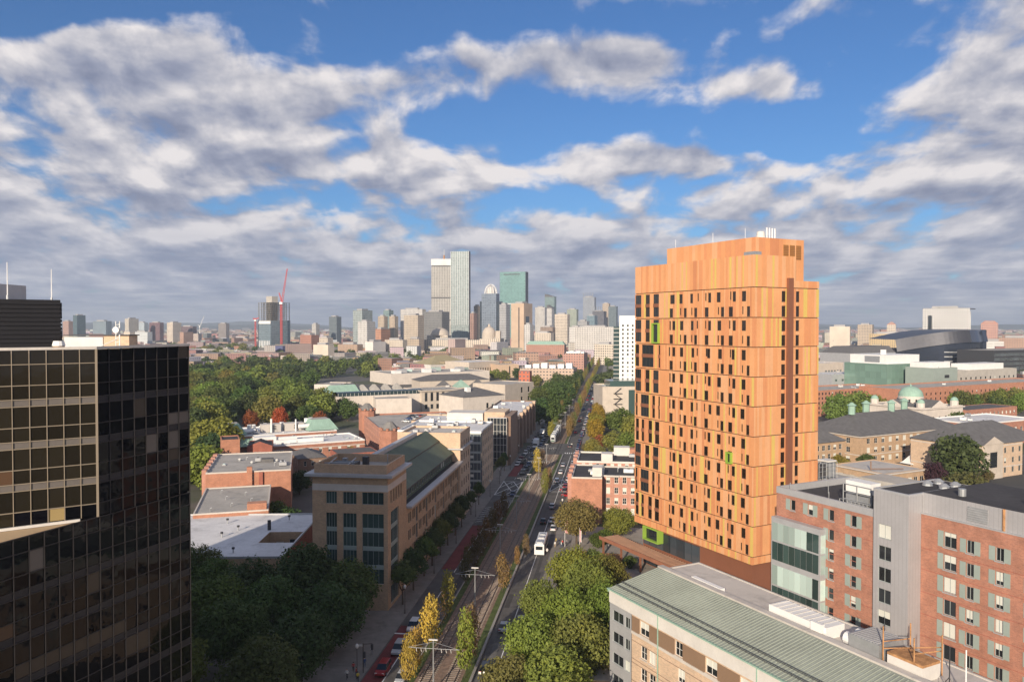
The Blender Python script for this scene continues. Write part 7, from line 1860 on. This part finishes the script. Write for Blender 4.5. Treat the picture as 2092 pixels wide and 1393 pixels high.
def car(kind, paint, loc, heading, lab, group=None, detail=True):
    body, gl, rf, L, W, rr, hz = car_mesh(kind, paint)
    t = thing('car', lab, 'car', (loc[0], loc[1], .018), heading, group)
    obj('body', body, t); obj('cabin_glass', gl, t); obj('roof', rf, t)
    for x in (-1, 1):
        for y in (-L * .30, L * .31): obj('wheel', WH[rr], t, (x * (W / 2 - .08), y, rr))
    if detail:
        for x in (-1, 1):
            obj('headlight', lamp(LAMPW), t, (x * W * .33, L / 2 - .08, hz - .26)); obj('tail_light', lamp(LAMPR), t, (x * W * .37, -L / 2 + .03, hz - .14))
    if kind == 'jeep':
        b = MB(); b.cyl((0, 0), .36, 0, .2, TYRE, 14); b.cyl((0, 0), .2, .2, .23, LAMPW, 12); o = b.build('spare_wheel', t, (0, -L / 2 - .02, .95)); o.rotation_euler = (R(90), 0, 0)
        b = MB(); b.box(-.92, -.5, -L / 2 - .08, -L / 2 - .02, .55, 1.0, LAMPW); b.box(.5, .92, -L / 2 - .08, -L / 2 - .02, .55, 1.0, LAMPW); b.build('rear_panel', t)
    return t
AW, TO = -ANG_S, math.pi - ANG_S                    # heading away from / towards the camera
def at(px, py): p = G(px, py); return (p.x, p.y)
car('suv', 'white', at(845, 1284), TO, 'white sport utility car in the shaded bus lane')
car('suv', 'silver', at(815, 1330), TO, 'silver sport utility car just ahead of the red one')
car('suv', 'red', at(783, 1372), TO, 'dark red car in the red painted bus lane')
car('sedan', 'silver', at(822, 1388), TO, 'silver car half hidden by the golden tree')
car('sedan', 'silver', at(1030, 1285), AW, 'silver saloon in the sunny right carriageway')
car('jeep', 'black', at(993, 1372), AW, 'black boxy off road car with spare wheel on its back')
car('sedan', 'black', at(1110, 1068), AW, 'black saloon in the shade near the bus')
car('sedan', 'blue', at(1048, 1011), TO, 'dark blue car on the hatched junction')
car('sedan', 'white', at(1128, 1066), AW, 'white car parked ahead of the bus'); car('sedan', 'white', at(1131, 1082), AW, 'white car parked tight in front of the bus')
car('sedan', 'silver', at(1128, 1037), AW, 'pale silver car parked beside the brown plaza tree'); car('suv', 'red', at(1157, 1004), AW + 1.2, 'red car turning at the hatched side road'); car('sedan', 'red', at(1160, 1014), AW + 1.2, 'dark red car waiting behind the turning red one')
car('sedan', 'black', at(1156, 992), AW, 'black car parked beside the brick row corner')
car('suv', 'white', at(1072, 1322), AW, 'white car parked under the sunlit grove'); car('sedan', 'grey', at(1064, 1272), AW, 'grey car parked at the grove edge')
cr = random.Random(31); cols = ['white', 'silver', 'black', 'grey', 'blue', 'red']
def row(t, s0, s1, gap, head, where, grp, p=.8):
    s = s0
    while s < s1:
        if cr.random() < p:
            c = cr.choice(cols); q = st(s + cr.uniform(-.6, .6), t + cr.uniform(-.15, .15))
            car(cr.choice(('sedan', 'suv', 'sedan')), c, q, head, '%s car %s' % (c, where), grp, s < 420)
        s += gap
row(-12.0, 200, 760, 7.2, TO, 'parked along the shaded left kerb past the junction', 'cars parked on the left kerb')
row(-7.2, 182, 760, 9, TO, 'driving towards the junction in the left carriageway', 'oncoming cars', .75)
row(-10.2, 205, 760, 11, TO, 'in the outer lane of the left carriageway', 'oncoming cars', .6)
row(11.4, 150, 760, 7.0, AW, 'parked along the right kerb beyond the brick row', 'cars parked on the right kerb')
row(7.5, 150, 760, 17, AW, 'driving away in the right carriageway', 'departing cars', .7)
for k in range(9):
    p = G(842 + (k % 4) * 7 - (k // 4) * 6, 852 + (k // 4) * 5, 12.7); c = cr.choice(cols)
    t = car('sedan', c, p, R(60), '%s car on the open garage roof deck' % c, 'cars on the garage roof', False); t.location.z = 12.71
# bus, tram, lorry
def bus():
    p = G(1106, 1122); t = thing('bus', 'long white bus stopped on the right beside the sunlit grove', 'bus', (p.x, p.y, .018), AW)
    W_, L, H = 2.55, 12.0, 3.1; b = MB(); b.prism([(-W_ / 2, -L / 2), (W_ / 2, -L / 2), (W_ / 2, L / 2), (-W_ / 2, L / 2)], .35, H - .25, CARC['white']); b.prism([(-W_ / 2, -L / 2), (W_ / 2, -L / 2), (W_ / 2, L / 2), (-W_ / 2, L / 2)], H - .25, H, CARC['white'], None, False, [(-W_ / 2 + .2, -L / 2 + .15), (W_ / 2 - .2, -L / 2 + .15), (W_ / 2 - .2, L / 2 - .15), (-W_ / 2 + .2, L / 2 - .15)]); b.build('body', t)
    for s_ in (-1, 1):
        for k in range(7): bx(t, 'window', CGL, s_ * W_ / 2 - .02, s_ * W_ / 2 + .02, -5.4 + k * 1.5, -4.1 + k * 1.5, 1.4, 2.4)
        for y in (-3.6, 3.8): obj('wheel', WH[.5], t, (s_ * 1.15, y, .5))
    bx(t, 'rear_window', CGL, -.9, .9, -L / 2 - .02, -L / 2 + .02, 1.6, 2.5); bx(t, 'windscreen', CGL, -1.1, 1.1, L / 2 - .02, L / 2 + .02, 1.1, 2.6)
    bx(t, 'roof_unit', M['steel'], -.8, .8, -5, -2.6, H, H + .3); bx(t, 'roof_unit', M['metalplain'], -.8, .8, -.5, 1.8, H, H + .25); bx(t, 'roof_unit', M['steel'], -.7, .7, 3, 4.6, H, H + .2)
bus()
def tram():
    for k, (s, tt, lab) in enumerate(((276, -2.1, 'white and green tram waiting at the crossing'), (300, -2.1, 'second car of the waiting white and green tram'))):
        p = st(s, tt); t = thing('tram', lab, 'tram', (p.x, p.y, .25), TO); W_, L, H = 2.6, 22.0, 3.4; b = MB()
        b.prism([(-W_ / 2, -L / 2), (W_ / 2, -L / 2), (W_ / 2, L / 2 - .8), (.8, L / 2), (-.8, L / 2), (-W_ / 2, L / 2 - .8)], .3, H, CARC['white'], M['metalplain']); b.build('body', t)
        for s_ in (-1, 1):
            bx(t, 'side_stripe', CARC['green'], s_ * W_ / 2 - .02, s_ * W_ / 2 + .02, -L / 2 + .3, L / 2 - 1, .6, 1.3)
            for j in range(9): bx(t, 'window', CGL, s_ * W_ / 2 - .025, s_ * W_ / 2 + .025, -10 + j * 2.15, -8.3 + j * 2.15, 1.5, 2.5)
        bx(t, 'windscreen', CGL, -.75, .75, L / 2 - .01, L / 2 + .03, 1.5, 2.6); bx(t, 'bumper', CARC['green'], -.8, .8, L / 2 - .01, L / 2 + .05, .5, 1.2)
        for y in (-7, 0, 6): bx(t, 'roof_unit', M['steel'], -.9, .9, y, y + 3, H, H + .4)
        for y in (-8, -6.2, 6.2, 8):
            for s_ in (-1, 1): obj('wheel', WH[.38], t, (s_ * .72, y, .1))
tram()
def lorry(px, py, lab, m, L=9.0):
    p = G(px, py); t = thing('lorry', lab, 'truck', (p.x, p.y, .018), TO); b = MB(); b.box(-1.25, 1.25, -L / 2, L / 2 - 2.2, .8, 3.8, m); b.build('box_body', t)
    b = MB(); b.prism([(-1.15, L / 2 - 2.1), (1.15, L / 2 - 2.1), (1.15, L / 2), (-1.15, L / 2)], .5, 2.7, m, None, True, [(-1.05, L / 2 - 2.1), (1.05, L / 2 - 2.1), (1.05, L / 2 - .5), (-1.05, L / 2 - .5)]); b.build('cab', t)
    bx(t, 'windscreen', CGL, -1, 1, L / 2 - .3, L / 2 - .2, 1.5, 2.3)
    for x in (-1, 1):
        for y in (-L * .3, L * .33): obj('wheel', WH[.5], t, (x * 1.05, y, .5))
lorry(1095, 913, 'white box lorry at the left kerb by the brown apartments', CARC['white']); lorry(1108, 892, 'second pale lorry behind the white box lorry', CARC['silver'], 8)

# ------------------------------------------------------------------ tram masts, lamps, flags
def mast(s, lab, first=[None]):
    p = st(s, 0)
    if first[0] is not None: return copy_tree(first[0], None, (p.x, p.y, 0), -ANG_S, lab)
    t = thing('tram_mast', lab, 'mast', (p.x, p.y, 0), -ANG_S, 'masts between the tram tracks')
    b = MB(); b.cyl((0, 0), .15, 0, 8.3, M['steel'], 8, .09); b.build('pole', t)
    b = MB(); b.tube((-4.3, 0, 6.9), (4.3, 0, 6.9), .045, M['steel'], 5); b.tube((0, 0, 8.0), (-4.2, 0, 6.95), .03, M['steel'], 4); b.tube((0, 0, 8.0), (4.2, 0, 6.95), .03, M['steel'], 4); b.build('cross_arm', t)
    b = MB()
    for x in (-2.9, -2.1, -1.3, 1.3, 2.1, 2.9): b.tube((x, 0, 6.9), (x + .1, 0, 6.3), .05, M['offwhite'], 4)
    b.build('insulator', t)
    b = MB(); b.box(-.75, .75, -.17, .17, 8.3, 8.46, M['offwhite']); b.build('lamp_head', t)
    first[0] = t; KIDS[t.name] = [o for o in bpy.data.objects if o.parent == t]
    return t
for k, s in enumerate((-4, 34, 70, 104, 138, 172, 206, 290, 330, 370, 410)): mast(s, 'steel tram mast with cross arm and pale lamp head between the tracks')
def wires():
    for k, x in enumerate((-2.1, 2.1)):
        a = st(-60, x, 6.25); t = thing('overhead_wire', ['contact wire over the left tram track', 'contact wire over the right tram track'][k], 'wire', (a.x, a.y, 6.25), math.pi / 2 - ANG_S)
        b = MB(); b.tube((0, 0, 0), (700, 0, 0), .02, M['darkmetal'], 4); b.build('cable', t); b = MB(); b.tube((0, 0, .6), (700, 0, .6), .02, M['darkmetal'], 4); b.build('messenger_cable', t)
wires()
lampf = []
def lamp_post(x, y, lab, grp, c='framed', h=5.2):
    if lampf: return copy_tree(lampf[0], None, (x, y, .12), 0, lab, grp)
    t = thing('lamp_post', lab, 'lamp post', (x, y, .12), 0, grp)
    b = MB(); b.cyl((0, 0), .13, 0, 1, M[c], 8, .08); b.cyl((0, 0), .07, 1, h, M[c], 8, .05); b.build('post', t)
    b = MB(); b.lathe((0, 0), [(.1, h), (.28, h + .25), (.3, h + .5), (.18, h + .75), (.02, h + .85)], M['offwhite'], 12); b.build('globe', t, smooth=True)
    lampf.append(t); KIDS[t.name] = [o for o in bpy.data.objects if o.parent == t]
    return t
for s in (-2, 28, 54, 80, 110, 138, 160, 190, 218): p = st(s, -13.7); lamp_post(p.x, p.y, 'dark lamp post with pale globe on the left pavement', 'lamps on the left pavement')
for s in (58, 84, 112, 140, 168, 200): p = st(s, 13.3); lamp_post(p.x, p.y, 'dark lamp post with pale globe on the right pavement', 'lamps on the right pavement')
def signal(px, py, lab):
    p = G(px, py); t = thing('traffic_signal', lab, 'traffic light', (p.x, p.y, .1), -ANG_S); b = MB(); b.cyl((0, 0), .09, 0, 5.2, M['framed'], 8); b.tube((0, 0, 5), (1.6, 0, 5.2), .06, M['framed'], 5); b.build('pole', t)
    for k, (x, z) in enumerate(((1.6, 4.6), (.25, 3.2))): bx(t, 'signal_head', M['darkmetal'], x - .18, x + .18, -.2, .1, z - .5, z + .5)
    bx(t, 'street_sign', M['offwhite'], -.9, -.1, -.03, .03, 4.6, 4.9)
signal(742, 1375, 'traffic signal with small sign plate at the foot of the shaded grove'); signal(1068, 962, 'traffic signal on the left pavement at the hatched junction'); signal(1170, 928, 'traffic signal at the crossing by the brick row')
def pictogram_flag():
    red, wht, blu = mat('flag_red', (.45, .03, .04), .8), mat('flag_white', (.75, .73, .70), .8), mat('flag_blue', (.03, .05, .18), .8)
    for (px, py, h, lab) in ((1154, 1117, 9.0, 'striped red and white flag hanging from a white pole on the plaza'), (1184, 1128, 6.5, 'white and red banner on a shorter pole by the plaza tree')):
        p = G(px, py); t = thing('flagpole', lab, 'flag', (p.x, p.y, .1)); b = MB(); b.cyl((0, 0), .07, 0, h, M['white'], 8, .04); b.build('pole', t)
        b = MB(); n = 7 if 'striped' in lab else 2
        for k in range(n):
            wd = .8 if n == 7 else .4; x0, x1 = .06 + k * wd / n, .06 + (k + 1) * wd / n; zt = h - .5; zb = h * .42
            y0, y1 = .10 * math.sin(k * 1.7), .10 * math.sin((k + 1) * 1.7)
            b.poly([(x0, y0, zb - .3 * x0), (x1, y1, zb - .3 * x1), (x1, y1, zt - .9 * x1), (x0, y0, zt - .9 * x0)], red if k % 2 == 0 else wht)
            if n == 7 and k < 4: b.poly([(x0, y0 - .012, zt - 1.7), (x1, y1 - .012, zt - 1.7), (x1, y1 - .012, zt - .9 * x1 + .01), (x0, y0 - .012, zt - .9 * x0 + .01)], blu)
        b.build('cloth', t)
pictogram_flag()

# ------------------------------------------------------------------ people
def person_meshes():
    out = []
    for pose in (0, 1):
        sw = .22 if pose else .06
        V = [(0, 0, .95), (0, .0, 1.2), (0, -.01, 1.42), (0, .0, 1.52), (0, .03, 1.66),                       # pelvis, waist, chest, neck, head
             (-.1, 0, .9), (-.11, sw, .5), (-.11, sw * .6, .09), (-.11, sw * .6 + .16, .04), (.1, 0, .9), (.11, -sw * .6, .5), (.11, -sw * 1.2, .1), (.11, -sw * 1.2 + .16, .04),
             (-.2, 0, 1.4), (-.27, -sw * .7, 1.13), (-.26, -sw * .3 + .1, .88), (.2, 0, 1.4), (.27, sw * .7, 1.13), (.26, sw + .06, .88), (0, .02, 1.77)]
        E = [(0, 1), (1, 2), (2, 3), (3, 4), (4, 19), (0, 5), (5, 6), (6, 7), (7, 8), (0, 9), (9, 10), (10, 11), (11, 12), (2, 13), (13, 14), (14, 15), (2, 16), (16, 17), (17, 18)]
        rad = [.15, .14, .15, .06, .105, .1, .07, .05, .045, .1, .07, .05, .045, .075, .05, .04, .075, .05, .04, .07]
        me = bpy.data.meshes.new('person_skeleton'); me.from_pydata(V, E, [])
        o = bpy.data.objects.new('person_tmp', me); col.objects.link(o)
        o.modifiers.new('skin', 'SKIN'); o.modifiers.new('sub', 'SUBSURF').levels = 1
        for sv, r_ in zip(me.skin_vertices[0].data, rad): sv.radius = (r_, r_ * .85); sv.use_root = False
        me.skin_vertices[0].data[0].use_root = True
        dg = bpy.context.evaluated_depsgraph_get(); ev = o.evaluated_get(dg); m2 = bpy.data.meshes.new_from_object(ev)
        bpy.data.objects.remove(o); out.append(m2)
    return out
PM = person_meshes()
SKIN = mat('skin', (.45, .28, .20), .6); HAIR = mat('hair', (.04, .03, .025), .8)
_pm = {}
def person(px, py, top, bot, lab, rz, pose=0):
    key = (top, bot, pose)
    if key not in _pm:
        me = PM[pose].copy()
        for n, c in (('top_' + top, CLO[top]), ('bottom_' + bot, CLO[bot]), ('skin', None)): me.materials.append(mat('cloth_' + n, c, .85) if c else SKIN)
        me.materials.append(HAIR)
        for p in me.polygons:
            z = p.center.z; p.use_smooth = True
            p.material_index = 1 if z < .98 else (2 if z > 1.47 or (abs(p.center.x) > .2 and z < .98) else 0)
            if z > 1.72 or (z > 1.6 and p.center.y < 0): p.material_index = 3
        _pm[key] = me
    p = G(px, py, .12); t = thing('person', lab, 'person', (p.x, p.y, .12), rz); obj('body', _pm[key], t)
CLO = dict(red=(.42, .05, .05), white=(.7, .69, .66), black=(.02, .02, .025), blue=(.05, .09, .22), grey=(.22, .22, .23), yellow=(.55, .42, .06), denim=(.06, .09, .16), tan=(.38, .28, .18))
for k, (px, py, a, b, lab, pose) in enumerate([
    (722, 1372, 'red', 'black', 'person in a red top walking on the shaded pavement', 1), (728, 1382, 'red', 'denim', 'person in a red top and jeans by the shaded grove', 0), (709, 1386, 'white', 'black', 'person in a white shirt at the edge of the grove', 1),
    (745, 1362, 'blue', 'denim', 'person in blue beside the traffic signal', 0), (759, 1338, 'white', 'grey', 'person in a white shirt alone on the pavement', 1), (731, 1392, 'yellow', 'black', 'person in a yellow jacket at the kerb', 0),
    (1144, 1112, 'black', 'denim', 'person in black waiting near the striped flag', 0), (1149, 1115, 'red', 'black', 'person in red in the group by the flag', 0), (1147, 1118, 'white', 'denim', 'person in white in the group by the flag', 1), (1158, 1114, 'grey', 'black', 'person in grey stepping away from the flag group', 1),
    (1134, 1118, 'white', 'tan', 'person in white standing beside the bus', 0), (1136, 1110, 'yellow', 'tan', 'person in a yellow jacket beside the bus', 0), (1241, 1122, 'white', 'grey', 'person in white sitting area by the red bed', 0)]):
    person(px, py, a, b, lab, k * 1.3, pose)
# white chairs in front of the lobby
cf = None
for k in range(9):
    p = G(1316 + k * 4.2, 1136 + k * 3.4, .1)
    if cf is None:
        cf = thing('cafe_chair', 'white outdoor chair in the row before the tower lobby', 'chair', (p.x, p.y, .1), ANG_B, 'white chairs before the lobby')
        bx(cf, 'seat', M['white'], 0, .6, 0, .6, .42, .5); bx(cf, 'backrest', M['white'], 0, .6, .55, .62, .5, 1.1)
        for i in (0.02, .53):
            for j in (.02, .53): bx(cf, 'leg', M['white'], i, i + .05, j, j + .05, 0, .42)
        KIDS[cf.name] = [o for o in bpy.data.objects if o.parent == cf]
    else: copy_tree(cf, None, (p.x, p.y, .1), ANG_B + .3 * (k % 3))
# ------------------------------------------------------------------ the air
def haze():
    m = bpy.data.materials.new('haze_air'); m.use_nodes = True
    w = NT(m.node_tree); out = w.n['Material Output']; w.n.remove(w.n['Principled BSDF'])
    v = w.new('ShaderNodeVolumePrincipled'); v.inputs['Color'].default_value = (.74, .85, 1.0, 1); v.inputs['Density'].default_value = 0.0001; v.inputs['Anisotropy'].default_value = 0.1
    w.l.new(v.outputs[0], out.inputs['Volume'])
    b = MB(); b.box(-12500, 12500, -700, 13500, -1.0, 290, m)
    b.build('haze', kind='stuff', label='thin pale blue haze over the city', category='haze')
haze()
